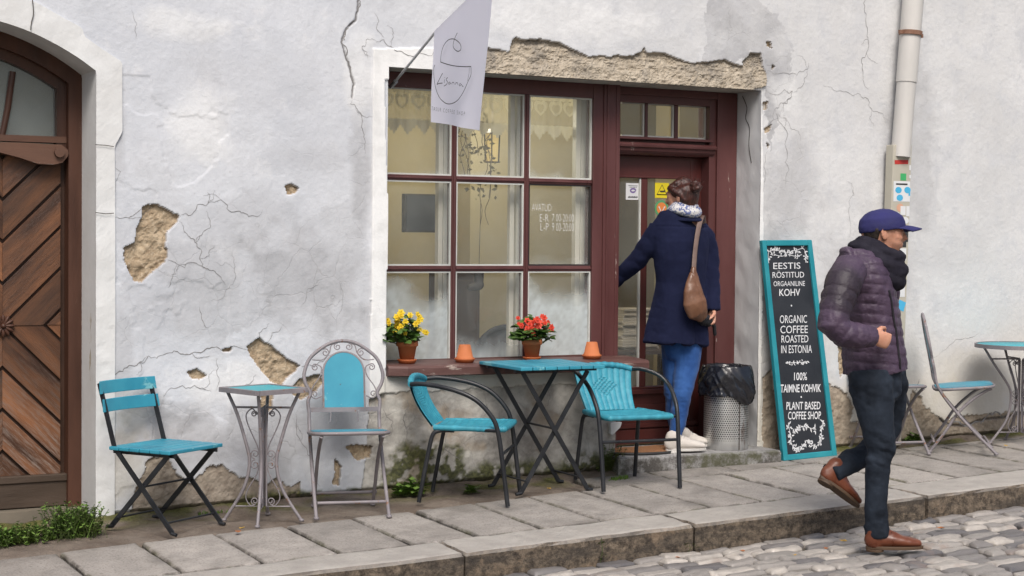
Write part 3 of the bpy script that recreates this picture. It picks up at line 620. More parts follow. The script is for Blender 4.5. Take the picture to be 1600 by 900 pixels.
# ------------------------------------------------------------------ shopfront: window, door, sill, gate
maroon = surf('maroon_paint', (.078, .027, .026, 1), (.122, .047, .045, 1), 5, .42, .3, 40, .003, stretch=(1, 1, .25), wear=((.42, .35, .31, 1), .66, 9, (1, 1, .22)))
maroon_dark = surf('maroon_door_paint', (.070, .018, .016, 1), (.105, .030, .026, 1), 4, .38, .25, 30, .003, stretch=(1, 1, .3), wear=((.30, .22, .18, 1), .72, 10, (1, 1, .3)))
sillm = surf('sill_paint', (.075, .030, .026, 1), (.135, .072, .062, 1), 5, .5, .6, 40, .004, stretch=(.25, 1, 1), wear=((.34, .27, .23, 1), .60, 14, (.25, 1, 1)))
putty = surf('white_putty', (.62, .63, .60, 1), (.50, .50, .46, 1), 9, .7, .3, 40, .002)
def pane_mat(name='pane_glass', tint=(1, 1, 1, 1)):
    t = NT(name); t.t.nodes.remove(t.p); co = t.co()
    tr = t.n('BsdfTransparent'); tr.inputs[0].default_value = tint
    gl = t.n('BsdfGlossy'); gl.inputs['Roughness'].default_value = .03; gl.inputs['Color'].default_value = (1, 1, 1, 1)
    t.l(t.bump(t.noise(co, 3.5, 2), .12, .03), gl.inputs['Normal'])
    fr = t.n('Fresnel'); fr.inputs[0].default_value = 1.5; m1 = t.n('MixShader'); t.l(t.math('MULTIPLY', fr.outputs[0], 1.3), m1.inputs[0]); t.l(tr.outputs[0], m1.inputs[1]); t.l(gl.outputs[0], m1.inputs[2])
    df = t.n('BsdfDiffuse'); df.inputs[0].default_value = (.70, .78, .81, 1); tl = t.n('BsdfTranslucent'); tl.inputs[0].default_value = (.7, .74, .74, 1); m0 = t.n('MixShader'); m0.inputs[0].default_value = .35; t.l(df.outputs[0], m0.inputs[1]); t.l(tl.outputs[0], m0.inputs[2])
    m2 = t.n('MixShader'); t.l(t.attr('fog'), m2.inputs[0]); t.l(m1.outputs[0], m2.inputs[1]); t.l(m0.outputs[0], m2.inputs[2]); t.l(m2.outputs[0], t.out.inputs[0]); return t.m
glass = pane_mat()
def pane(parent, x0, x1, z0, z1, y, fog=None, n=44, mat=None, name='pane'):
    xs, zs = np.linspace(x0, x1, n), np.linspace(z0, z1, n); mb = MB(); mb.grid([[(x, y, z) for z in zs] for x in xs])
    o = mb.build(name, mat or glass, parent); U, V = np.meshgrid((xs-x0)/(x1-x0), (zs-z0)/(z1-z0), indexing='ij'); X, Z = np.meshgrid(xs, zs, indexing='ij')
    f = np.zeros_like(U) if fog is None else fog(U, V, X, Z)
    a = o.data.attributes.new('fog', 'FLOAT', 'POINT'); a.data.foreach_set('value', np.clip(f, 0, .9).astype(np.float32).ravel()); return o
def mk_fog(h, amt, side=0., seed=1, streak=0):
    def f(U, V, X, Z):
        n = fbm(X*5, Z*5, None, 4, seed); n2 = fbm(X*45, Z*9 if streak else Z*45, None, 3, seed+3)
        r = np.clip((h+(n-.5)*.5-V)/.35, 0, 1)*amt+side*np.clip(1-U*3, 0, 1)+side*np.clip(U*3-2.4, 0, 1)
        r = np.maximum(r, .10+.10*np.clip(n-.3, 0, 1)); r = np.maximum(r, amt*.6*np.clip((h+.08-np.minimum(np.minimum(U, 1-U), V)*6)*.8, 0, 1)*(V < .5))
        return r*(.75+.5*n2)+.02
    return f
YW = .20                      # front of the window joinery
wx = lambda px, y=YW+.03: W(px, 419, y)[0]
wzz = lambda py, px=870, y=YW+.03: W(px, py, y)[2]
def window():
    fr = MB(); x0, x1 = XL, wx(936); zt, zb = ZT, W(800, 566, YW)[2]-.05
    mx1, mx2 = wx(706.5), wx(819.5); gl0 = mx1-(mx2-mx1)-.0; gx1 = wx(921)
    r1, r2 = wzz(284), wzz(419.5); gt, gb = wzz(151), wzz(559); cx = [gl0+.02, mx1, mx2, gx1]
    hm = .0165
    fr.box((x0, YW, zb), (gl0+.022, YW+.09, zt)); fr.box((gx1, YW, zb), (x1+.004, YW+.09, zt)); fr.box((gl0+.022, YW+.001, gt), (gx1, YW+.089, zt)); fr.box((gl0+.022, YW+.001, zb), (gx1, YW+.089, gb))
    for m in (mx1, mx2): fr.box((m-hm, YW+.012, gb), (m+hm, YW+.07, gt)); fr.box((m-.006, YW+.004, gb+.001), (m+.006, YW+.012, gt-.001))
    for k, r in enumerate((r1, r2)):
        for a, b in ((gl0+.022, mx1-hm), (mx1+hm, mx2-hm), (mx2+hm, gx1)): fr.box((a, YW+.014, r-hm), (b, YW+.068, r+hm)); fr.box((a, YW+.006, r-.006), (b, YW+.014, r+.006))
    o = fr.build('window', maroon, bld, bevel=.004)
    xs = [(gl0+.022, mx1-hm), (mx1+hm, mx2-hm), (mx2+hm, gx1)]; zs = [(r1+hm, gt), (r2+hm, r1-hm), (gb, r2-hm)]
    pt = MB(); blk = MB()
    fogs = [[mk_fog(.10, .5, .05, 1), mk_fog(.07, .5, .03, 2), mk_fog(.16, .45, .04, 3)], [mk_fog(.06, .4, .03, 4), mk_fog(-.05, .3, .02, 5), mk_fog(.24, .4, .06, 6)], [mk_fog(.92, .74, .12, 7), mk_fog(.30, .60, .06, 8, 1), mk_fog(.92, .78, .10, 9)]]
    for i, (za, zb_) in enumerate(zs):
        for j, (xa, xb) in enumerate(xs):
            pane(o, xa, xb, za, zb_, YW+.036, fogs[i][j]); w_ = .009; m = blk if (i, j) == (1, 2) else pt
            ya, yb = YW+.018, YW+.035
            m.box((xa, ya, za), (xa+w_, yb, zb_)); m.box((xb-w_, ya, za), (xb, yb, zb_)); m.box((xa+w_, ya, za), (xb-w_, yb, za+w_)); m.box((xa+w_, ya, zb_-w_), (xb-w_, yb, zb_))
    pt.build('putty_line', putty, o); blk.build('dark_gasket', surf('black_rubber', (.02, .015, .015, 1), (.03, .025, .025, 1), rough=.5), o)
    # inner casements, cream white, half a hand behind the glass
    inn = MB(); yi = YW+.135; wxi = lambda px: W(px, 419, yi)[0]
    for a, b in ((683, 690), (692, 699), (796, 803), (805, 813), (897, 904), (906, 917)): inn.box((wxi(a), yi-.012*(a % 2), gb-.05), (wxi(b), yi+.035, gt+.06))
    inn.box((x0+.01, yi+.002, gt+.045), (x1, yi+.04, gt+.10)); inn.box((x0+.01, yi+.002, gb-.09), (x1, yi+.04, gb-.045))
    inn.build('inner_casement', surf('cream_paint', (.66, .64, .54, 1), (.56, .54, .45, 1), 5, .55), o, bevel=.003)
    # opening hours lettered by hand on the pane
    t = MB(); u, v = (1, 0, 0), (0, 0, 1)
    def tx(s, x0p, x1p, y0p, y1p):
        a, b = W(x0p, y1p, YW+.034), W(x1p, y0p, YW+.034); c = (a+b)/2; text_mb(t, s, (0, YW+.034, 0), u, v, c[0], c[2], b[0]-a[0], b[2]-a[2], -.022, 0, .001)
    tx('AVATUD:', 831, 863, 319, 329.5); tx('E-R', 843.5, 857, 335, 346); tx('7 00-20:00', 862.5, 896.5, 335, 346); tx('L-P', 844.5, 857, 349, 360); tx('9 00-20:00', 862.5, 896.5, 349, 361)
    t.build('opening_hours_lettering', surf('white_marker', (.80, .80, .78, 1), (.74, .74, .72, 1)), o)
    return o, x1
win, WX1 = window()
def sill():
    mb = MB(); ya = YW; yf = -.075; a, b = XL+.003, W(1012, 572, -.06)[0]
    n = 90; z_a, z_b = W(605, 573.5, yf)[2], W(1012, 563.5, yf)[2]; zt = (z_a+z_b)/2; th = .058; tilt = lambda x: (z_b-z_a)*((x-a)/(b-a)-.5); P = []
    xs = np.linspace(a, b, n); lx = lambda x: fbm(np.array([x*7]), np.array([1.]), None, 3, 2)[0]-.5
    prof = lambda x: [(yf+.006, zt-th), (yf-.002+.006*lx(x), zt-th+.006), (yf-.002+.008*lx(x+3), zt-.012), (yf+.008, zt+.003*lx(x+9)), (yf+.03, zt+.005), (ya+.0, zt+.014), (ya, zt-th), (yf+.006, zt-th)]
    for x in xs:
        sh = min(1, (x-a)/.09)
        P.append([(x, y+(1-sh)*.05*(1 if y < 0 else 0), z+tilt(x)) for y, z in prof(x)])
    mb.grid(P, False); mb.add(P[0], [tuple(range(7))]); mb.add(P[-1], [tuple(range(6, -1, -1))]); mb.box((a-.01, YW+.0, zt-.05), (WX1, YW+.02, zt+.02))
    return mb.build('window_sill', sillm, bld), (lambda x, y: zt+tilt(x)+.005+.009*max(0, y)/.2)
sillo, ZS = sill()
def door():
    yo = .245; yd = .345
    dx = lambda px, y=yd: W(px, 420, y)[0]; dz = lambda py, px=1030, y=yd: W(px, py, y)[2]
    f = MB(); xp0, xp1 = WX1+.002, dx(965, .205)
    f.box((xp0, .192, ZSTEP-.01), (xp1, .30, ZT)); f.box((xp0+.02, .186, ZSTEP-.009), (xp0+.035, .192, ZT)); f.box((xp1-.03, .187, ZSTEP-.009), (xp1-.012, .192, ZT))
    xf0 = dx(1105, .27); f.box((xf0, .262, ZSTEP-.01), (XR-.001, FD+.03, ZT)); f.box((xf0+.05, yo, ZSTEP-.008), (XR-.0015, .262, ZT-.001))
    ztr = dz(163, 1030, .3); f.box((xp1, .262, ztr), (xf0, FD+.03, ZT)); f.box((xp1, yo, ztr+.045), (xf0+.05, .262, ZT-.001))
    z1, z2, z3 = dz(215, 1030, .3), dz(224, 1030, .25), dz(243, 1030, .27)
    f.box((xp1, .285, z2), (xf0, FD+.03, z1)); f.box((xp1+.001, .24, z1-.02), (xf0+.012, .2849, z1-.004))
    prof = [(.30, z2+.0), (.235, z2+.0), (.222, z2-.012), (.225, z2-.028), (.24, z2-.034), (.243, z2-.05), (.255, z2-.062), (.27, z3), (.30, z3)]
    f.grid([[(x, y, z) for y, z in prof] for x in (xp1+.001, xf0+.03)], False); f.add([(xf0+.03, y, z) for y, z in prof], [tuple(range(9))])
    f.box((xp1+.001, .30, z3), (xf0, FD+.028, z2-.0005))
    fr = f.build('door_frame', maroon, bld, bevel=.004)
    bars = MB(); pxs = [968, 1003, 1007, 1049, 1054, 1100]; e = [dx(p, .315) for p in pxs]
    for a, b in ((e[1], e[2]), (e[3], e[4])): bars = MB(); bars.box((a, .295, z1), (b, .33, ztr)); bars.build('transom_bar', maroon, fr)
    pt = MB()
    for k in range(3):
        pane(fr, e[2*k], e[2*k+1], z1, ztr, .322, mk_fog(.02, .2, 0, 30+k), 12, name='transom_pane'); pt.box((e[2*k+1]-.012, .305, z1), (e[2*k+1], .321, ztr)); pt.box((e[2*k], .306, z1), (e[2*k+1]-.012, .321, z1+.010)); pt.box((e[2*k], .3065, ztr-.006), (e[2*k+1]-.012, .321, ztr))
    pt.build('putty_line', putty, fr)
    # leaf
    d = MB(); a0, a1 = xp1-.06, xf0+.0; zb, zt = ZSTEP+.012, z3+.0; st = .045
    g0, g1, g2, g3 = dx(966)-.02, dx(1001), dx(1011), dx(1078); gz0, gz1 = dz(603), dz(279)
    d.box((a0, yd, zb), (g0, yd+st, zt)); d.box((g3, yd, zb), (a1, yd+st, zt)); d.box((g0, yd+.001, gz1), (g3, yd+st, zt)); d.box((g0, yd+.001, zb), (g3, yd+st, gz0)); d.box((g1, yd+.002, gz0), (g2, yd+st-.002, gz1))
    d.box((g0, yd-.006, gz1), (g3, yd+.001, gz1+.012)); d.box((g0-.0, yd-.028, gz0-.045), (g3+.01, yd+.0005, gz0-.015)); d.box((g0, yd-.012, gz0-.015), (g3, yd+.0005, gz0))
    d.box((g0+.02, yd-.008, zb+.16), (g3-.02, yd+.0005, gz0-.11)); d.box((a0, yd-.02, zb+.10), (a1-.01, yd+.0004, zb+.13)); d.box((a0, yd-.012, zb), (a1-.01, yd+.0004, zb+.09))
    lf = d.build('door', maroon_dark, bld, bevel=.005)
    pane(lf, g0, g1, gz0, gz1, yd+.02, mk_fog(.0, .15, 0, 41), 16); pane(lf, g2, g3, gz0, gz1, yd+.02, mk_fog(.0, .15, 0, 42), 16)
    p2 = MB(); p2.box((g1-.012, yd+.004, gz0), (g1-.0005, yd+.019, gz1)); p2.build('glazing_bead', putty, lf)
    h = MB(); hz = dz(432); h.tube([(g0-.03, yd, hz), (g0-.03, yd-.05, hz), (g0+.0, yd-.055, hz), (g0+.02, yd-.055, hz-.005)], .009); h.lathe([(.0, -.005), (.02, -.005), (.02, .005), (0, .005)], (g0-.03, yd-.004, hz), 10); h.build('door_handle', surf('brass', (.4, .28, .1, 1), (.3, .2, .08, 1), metal=1., rough=.35), lf)
    # stickers on the door glass
    ys = yd+.0175
    def rect(mb, x0, y0, x1, y1, lift=0): a, b = W(x0, y1, ys), W(x1, y0, ys); mb.box((a[0], ys-.0015-lift, a[2]), (b[0], ys-.0005-lift, b[2])); return (a+b)/2, b[0]-a[0], b[2]-a[2]
    s1 = MB(); c, ww, hh = rect(s1, 977.5, 286.5, 1000, 312); o1 = s1.build('white_sticker', surf('white_vinyl', (.72, .72, .72, 1), (.66, .66, .67, 1)), lf); o1['label'] = 'white paper sticker with a small purple emblem and fine print'
    i1 = MB(); o_ = (0, ys-.002, 0); U3, V3 = (1, 0, 0), (0, 0, 1)
    i1.ribbon([np.array([c[0]+.022*math.cos(k*.42)*(1-.012*k), ys-.002, c[2]+.005+.016*math.sin(k*.42)*(1-.02*k)]) for k in range(30)], .006, (0, -1, 0)); i1.build('purple_emblem', surf('purple_ink', (.16, .10, .30, 1), (.22, .15, .36, 1)), o1)
    i2 = MB(); i2.box((c[0]-.034, ys-.0025, c[2]+.034), (c[0]+.034, ys-.0018, c[2]+.037)); 
    for k in range(5): i2.box((c[0]-.024+.011*k, ys-.0025, c[2]+.024), (c[0]-.018+.011*k, ys-.0018, c[2]+.028))
    for k in range(8): i2.box((c[0]-.036+.009*k, ys-.0025, c[2]-.040), (c[0]-.0295+.009*k, ys-.0018, c[2]-.040+.009+.002*(k % 2)))
    i2.build('fine_print', surf('black_ink', (.02, .02, .02, 1), (.04, .04, .04, 1)), o1)
    s2 = MB(); c, ww, hh = rect(s2, 1023, 286, 1045, 309); o2 = s2.build('yellow_warning_sticker', surf('yellow_vinyl', (.75, .60, .02, 1), (.68, .55, .02, 1)), lf); o2['label'] = 'square yellow warning sticker with a black triangle'
    b = MB(); tri = [np.array([c[0]+x*ww, ys-.003, c[2]+z*hh]) for x, z in ((-.36, -.28), (.36, -.28), (0, .36), (-.36, -.28), (.36, -.28))]; b.ribbon(tri, .006, (0, -1, 0)); b.prism([(-.15, -.02), (.1, -.02), (.22, .03), (.2, -.1), (-.05, -.12), (-.15, -.08)], (c[0], ys-.003, c[2]), (ww, 0, 0), (0, 0, hh), (0, -.0006, 0)); b.build('black_triangle', bpy.data.materials['black_ink'], o2)
    c = W(1033.5, 325.5, ys); rr = .052
    def disc(mb, r, y): mb.add([(c[0]+r*math.cos(2*math.pi*k/28), y, c[2]+r*math.sin(2*math.pi*k/28)) for k in range(28)], [tuple(range(27, -1, -1))])
    s3 = MB(); disc(s3, rr, ys-.001); o3 = s3.build('round_sticker', surf('green_vinyl', (.08, .28, .12, 1), (.1, .32, .15, 1)), lf); o3['label'] = 'round green rimmed orange sticker with a white letter V'
    q = MB(); disc(q, rr*.72, ys-.002); q.build('orange_disc', surf('orange_vinyl', (.72, .24, .06, 1), (.65, .2, .05, 1)), o3)
    q = MB(); q.ribbon([np.array([c[0]-.022, ys-.003, c[2]+.012]), np.array([c[0]+.0, ys-.003, c[2]-.026]), np.array([c[0]+.024, ys-.003, c[2]+.012])], .007, (0, -1, 0)); q.build('letter_v', bpy.data.materials['white_vinyl'], o3)
door()

# ------------------------------------------------------------------ arched gate
def gate():
    woodm = NT('gate_wood'); t = woodm; co = t.co(); a = t.attr('grain')
    g = t.n('TexCoord'); cb = t.n('CombineXYZ'); t.l(t.attr('gu'), cb.inputs[0]); t.l(t.attr('gv'), cb.inputs[1]); gco = cb.outputs[0]; n1 = t.noise(gco, 1.0, 5, .6); n2 = t.noise(gco, 7, 7, .75); n3 = t.noise(gco, 32, 3); hg = t.n('SeparateXYZ'); t.l(g.outputs['Object'], hg.inputs[0])
    c = t.mix(t.ramp(n1, .35, .65), (.046, .021, .012, 1), (.185, .078, .034, 1)); c = t.mix(t.ramp(n2, .5, .72, 0, .7), c, (.035, .018, .012, 1))
    c = t.mix(t.math('MULTIPLY', t.ramp(n2, .46, .66, 0, .75), t.ramp(hg.outputs[2], 1.0, .3)), c, (.24, .19, .16, 1)); hs = t.n('HueSaturation'); t.l(c, hs.inputs['Color']); t.l(t.ramp(a, 0, 1, .6, 1.35), hs.inputs['Value'])
    wood = t.base(hs.outputs[0], t.ramp(n1, .3, .7, .35, .7), 0, .4, t.bump(t.math('ADD', n3, n2), .5, .004))
    framew = surf('gate_frame_wood', (.038, .016, .010, 1), (.090, .036, .020, 1), 5, .5, .5, 30, .005, stretch=(1, 1, .2), wear=((.22, .15, .12, 1), .66, 8, (1, 1, .2)))
    YG = .27; gx = lambda px, py, y=YG+.05: W(px, py, y)[0]; gzz = lambda px, py, y=YG+.05: W(px, py, y)[2]
    xo = GXR; jr = gx(104, 450, YG+.04); jw = GXR-jr+.01
    # outer frame following the arch
    f = MB(); an = math.atan2(GZS-GCZ, GXR-GCX)
    def arch(R, n=30, x1=GXR): a_ = math.acos(min(1, (x1-GCX)/R)); return [(GCX+R*math.cos(math.pi-a_+(2*a_-math.pi)*k/n), GCZ+R*math.sin(math.pi-a_+(2*a_-math.pi)*k/n)) for k in range(n+1)]
    ou, inn = arch(GR+.012, x1=GXR+.008), arch(GR-jw*.95, x1=jr)
    pth = [(ou[0][0], -.02)]+ou+[(ou[-1][0], -.02)]; pin = [(inn[0][0], -.02)]+inn+[(inn[-1][0], -.02)]
    rows = [[(o[0], YG, o[1]), (i[0], YG, i[1]), (i[0]-.004*(1 if i[0] > GCX else -1), YG+.1, i[1]-.0)] for o, i in zip(pth, pin)]; f.grid(rows, False)
    ib = arch(GR-jw*.95-.05, x1=jr-.045)
    zb = gzz(60, 232)
    rows = [[(i[0], YG+.045, i[1]), (k[0], YG+.045, k[1]), (k[0], YG+.11, k[1])] for i, k in zip(inn, ib)]; f.grid(rows, False)
    for sg in (1, -1):
        X0 = lambda x: x if sg > 0 else 2*GCX-x
        lo, hi = sorted((X0(jr-.05), X0(jr+.003))); f.box((lo, YG+.0449, zb), (hi, YG+.11, inn[-1][1]))
    gt = f.build('gate', framew, bld); tag(gt, 'arched brown double gate of diagonal weathered boards under a fanlight')
    # fanlight
    t = MB(); n = 24
    for k in range(n):
        x0, x1 = GCX-(jr-GCX)+(2*(jr-GCX))*k/n, GCX-(jr-GCX)+(2*(jr-GCX))*(k+1)/n
    xs = np.linspace(GCX-(jr-GCX), jr, 40); ri = GR-jw*.95
    t.grid([[(x, YG+.085, zb-.01), (x, YG+.085, GCZ+math.sqrt(max(ri*ri-(x-GCX)**2, 0)))] for x in xs]); o = t.build('fanlight_pane', pane_mat('old_glass', (.75, .82, .8, 1)), gt); o.data.attributes.new('fog', 'FLOAT', 'POINT').data.foreach_set('value', [.20]*80)
    for sg in (1, -1):
        m = MB(); p = [W(3, 213, YG+.07), W(12, 170, YG+.07), W(20, 112, YG+.07)]; p = [np.array([q[0] if sg > 0 else 2*GCX-q[0], q[1], q[2]]) for q in p]; m.loft(p, .017, None, 8, 1); m.build('fanlight_bar', framew, gt)
    m = MB(); m.box((GCX-.03, YG+.05, zb), (GCX+.03, YG+.12, GCZ+ri)); m.build('fanlight_bar', framew, gt)
    # transom beam, sagging scroll-ended board
    def beam(pts_top, pts_bot, ya, yb):
        b = MB(); 
        for sg in (1, -1):
            fx = lambda x: x if sg > 0 else 2*GCX-x
            r = [[(fx(p[0]), ya, p[2]), (fx(q[0]), ya, q[2])] for p, q in zip(pts_top, pts_bot)]
            rows = [[(fx(p[0]), yb, p[2]), (fx(p[0]), ya, p[2]), (fx(q[0]), ya, q[2]), (fx(q[0]), yb, q[2])] for p, q in zip(pts_top, pts_bot)]; b.grid(rows if sg > 0 else rows[::-1], False)
            e = rows[-1]; b.add(e, [(0, 1, 2, 3)])
        return b
    ya = YG-.02
    top = [W(px, py, ya) for px, py in ((-120, 214), (0, 222), (40, 223), (70, 225), (96, 226), (106, 234), (107, 240))]; bot = [W(px, py, ya) for px, py in ((-120, 232), (0, 238), (30, 246), (60, 256), (85, 257), (98, 254), (106, 244))]
    for l in (top, bot): l[0][0] = GCX
    b = beam(top, bot, ya, YG+.09); c = W(92, 238, ya); b.loft([c, c+np.array([0, -.022, 0])], .026, None, 14, 1); b.build('transom_beam', surf('beam_wood', (.060, .030, .020, 1), (.14, .070, .045, 1), 4, .6, .5, 30, .004, stretch=(.3, 1, 1), wear=((.30, .25, .22, 1), .60, 10, (.3, 1, 1))), gt)
    t = MB(); tz = [gzz(50, 212), gzz(50, 222)]; t.box((GCX-(jr-GCX), YG+.04, tz[1]), (jr, YG+.12, tz[0])); t.build('fanlight_rail', bpy.data.materials['beam_wood'], gt)
    # leaves: diagonal boards in chevrons from the rosette
    cz = gzz(5, 509); x1 = jr-.028; rx = W(4, 509, YG+.05)[0]; zt = gzz(50, 236); zl = gzz(50, 742); xl = GCX+.012
    def clip(poly, a, b, c):
        out = []
        for i in range(len(poly)):
            p, q = poly[i-1], poly[i]; dp, dq = a*p[0]+b*p[1]-c, a*q[0]+b*q[1]-c
            if dp*dq < 0: s_ = dp/(dp-dq); out.append((p[0]+(q[0]-p[0])*s_, p[1]+(q[1]-p[1])*s_))
            if dq <= 0: out.append(q)
        return out
    rnd = random.Random(3); bw = .152; T = []; GU = []; GV = []; mb = MB(); sub = []
    quads = [(rx, x1, cz, zt, 1, 1), (rx, x1, zl, cz, 1, -1), (xl, rx, cz, zt, -1, 1), (xl, rx, zl, cz, -1, -1)]
    for qx0, qx1, qz0, qz1, sx, sz in quads:
        # local coordinates away from the rosette: p = (x-rx)*sx, q = (z-cz)*sz ; boards are bands of q-p
        P1 = (qx1-qx0); Q1 = (qz1-qz0)
        k = -8
        while k < 12:
            lo, hi = k*bw*1.414+.011, (k+1)*bw*1.414-.011
            poly = [(0, 0), (P1, 0), (P1, Q1), (0, Q1)]
            poly = clip(poly, -1, 1.0, hi); poly = clip(poly, 1, -1.0, -lo)
            if len(poly) >= 3:
                dpt = rnd.uniform(-.003, .003); pts = [(rx+p*sx, cz+q*sz) for p, q in poly]
                for fl in (1, -1):
                    pp = [(x if fl > 0 else 2*GCX-x, z) for x, z in pts]
                    area = sum(pp[i-1][0]*pp[i][1]-pp[i][0]*pp[i-1][1] for i in range(len(pp)))
                    if area < 0: pp = pp[::-1]
                    s0 = len(mb.v); mb.prism(pp, (0, YG+.075+dpt, 0), (1, 0, 0), (0, 0, 1), (0, -.022, 0)); tn = rnd.random(); T += [tn]*(len(mb.v)-s0); of = rnd.uniform(0, 40)
                    for vx, vy, vz_ in mb.v[s0:]:
                        xx = (vx if fl > 0 else 2*GCX-vx)-rx; zz2 = vz_-cz; GU.append((xx*sx+zz2*sz)*.9+of); GV.append((zz2*sz-xx*sx)*7+of*3)
            k += 1
    o = mb.build('gate_boards', wood, gt, bevel=.006)
    for nm_, ar_ in (('gu', GU), ('gv', GV)): o.data.attributes.new(nm_, 'FLOAT', 'POINT').data.foreach_set('value', np.array(ar_, np.float32))
    at = o.data.attributes.new('grain', 'FLOAT', 'POINT'); at.data.foreach_set('value', np.array(T, np.float32))
    b = MB(); b.box((GCX-(jr-GCX)-.01, YG+.075, -.05), (jr+.01, YG+.10, zt+.02)); b.build('gate_backing', surf('gate_gap_wood', (.03, .014, .008, 1), (.05, .022, .012, 1)), gt)
    b = MB(); b.box((2*GCX-jr, YG+.03, gzz(50, 792)), (jr-.0, YG+.0745, gzz(50, 752))); b.box((2*GCX-jr, YG+.02, gzz(50, 753)), (jr, YG+.074, zl)); b.box((GCX-.05, YG+.035, zl), (GCX+.05, YG+.0745, zt))
    b.build('bottom_rail', surf('rail_wood', (.045, .030, .020, 1), (.09, .062, .045, 1), 4, .7, .6, 30, .005, stretch=(.25, 1, 1)), gt, bevel=.004)
    b = MB(); b.box((GXL, YG-.05, -.05), (GXR, YG+.12, gzz(50, 796, YG))); b.build('gate_threshold', surf('threshold_stone', (.14, .12, .09, 1), (.20, .17, .13, 1), 6, .9), gt)
    for sg in (1, -1):
        c = np.array([rx if sg > 0 else 2*GCX-rx, YG+.04, cz]); r = MB()
        for k in range(12):
            a = 2*math.pi*k/12; d = np.array([math.cos(a), 0, math.sin(a)]); r.loft([c+d*.012, c+d*.035, c+d*.052], [(.007, .006), (.014, .010), (.010, .007)], (0, 1, 0), 8, 2)
        r.loft([c+np.array([0, .02, 0]), c+np.array([0, -.010, 0])], .014, None, 12, 2); r.loft([c+np.array([0, .03, 0]), c+np.array([0, .002, 0])], .05, None, 20, 1); r.build('rosette', framew, gt)
gate()

# ------------------------------------------------------------------ doorstep, mat
def doorstep():
    mb = MB(); T = []; z = ZSTEP; zf = lambda x, y: z
    a, b = W(958, 715, -.05)[0], G(1217, 720)[0]
    t = thing('doorstep', 'worn grey stone doorstep in front of the maroon door', 'step', ((a+b)/2, -.05, gz(5, 0)))
    rstone(mb, T, [(a, -.115), (b, -.215), (b+.0, .0), (a, .0)], zf, 0, .14, 26, .014, .004, 3, .5, 0, .008); rstone(mb, T, [(a+.005, -.004), (XR-.004, -.004), (XR-.004, .42), (a+.005, .42)], lambda x, y: z-.001, 0, .2, 8, .006, .002, 4, .5)
    o = mb.build('slab', stone_mat('step_stone', (.30, .295, .29, 1), (.42, .41, .40, 1), (.085, .08, .075, 1), 12), t); tone_attr(o, T)
    c = G(1010, 706, ZSTEP-gz(4.6, 0)); mb = MB()
    m = thing('door_mat', 'brown coir half round mat on the doorstep', 'door mat', (W(1010, 703, .06)[0], .06, ZSTEP))
    N = 40; P = []
    for i in range(9):
        r = []
        for k in range(N+1):
            an = math.pi+math.pi*k/N; s_ = i/8; x, y = .33*math.cos(an)*s_, .26*math.sin(an)*s_+.12
            r.append((x, y, .016+(.006*vn(np.array([x*90]), np.array([y*90]))[0] if i < 8 else -.012)))
        P.append(r)
    mb.grid(P); mb.build('coir', surf('coir', (.20, .09, .04, 1), (.34, .17, .08, 1), 60, .95, .9, 160, .01), m, local=True)
    r = MB(); r.tube([(.335*math.cos(math.pi+math.pi*k/30), .265*math.sin(math.pi+math.pi*k/30)+.12, .008) for k in range(31)], .009, 6); r.build('rubber_edge', surf('mat_rubber', (.02, .02, .02, 1), (.04, .04, .04, 1)), m, local=True)
doorstep()
# ------------------------------------------------------------------ furniture
turq = surf('turquoise_paint', (.026, .215, .315, 1), (.048, .31, .41, 1), 7, .45, .3, 40, .002, stretch=(1, .5, .4), wear=((.16, .42, .47, 1), .60, 11, (1, .35, .5)), chips=((.06, .075, .07, 1), .685, 30))
turq_worn = surf('turquoise_worn_paint', (.040, .30, .36, 1), (.07, .38, .43, 1), 5, .5, .3, 40, .002, stretch=(1, .3, 1), wear=((.34, .33, .28, 1), .63, 16, (1, .3, 1)))
blackm = surf('black_metal', (.010, .011, .014, 1), (.024, .026, .030, 1), 9, .42, .1, 60, .001, wear=((.11, .07, .05, 1), .66, 26))
greym = surf('grey_metal', (.17, .155, .165, 1), (.26, .235, .245, 1), 8, .5, .2, 60, .001, wear=((.22, .12, .08, 1), .60, 20), chips=((.36, .35, .36, 1), .64, 34))
wick = None
def wicker():
    t = NT('turquoise_wicker'); co = t.co(); g = t.attr('gap'); n = t.noise(co, 30, 4); c = t.mix(t.ramp(n, .35, .65), (.030, .245, .34, 1), (.055, .32, .41, 1)); c = t.mix(t.math('MULTIPLY', g, .75), c, (.01, .08, .10, 1))
    return t.base(c, .5, 0, .4, t.bump(t.noise(co, 200, 2), .3, .002))
wick = wicker()

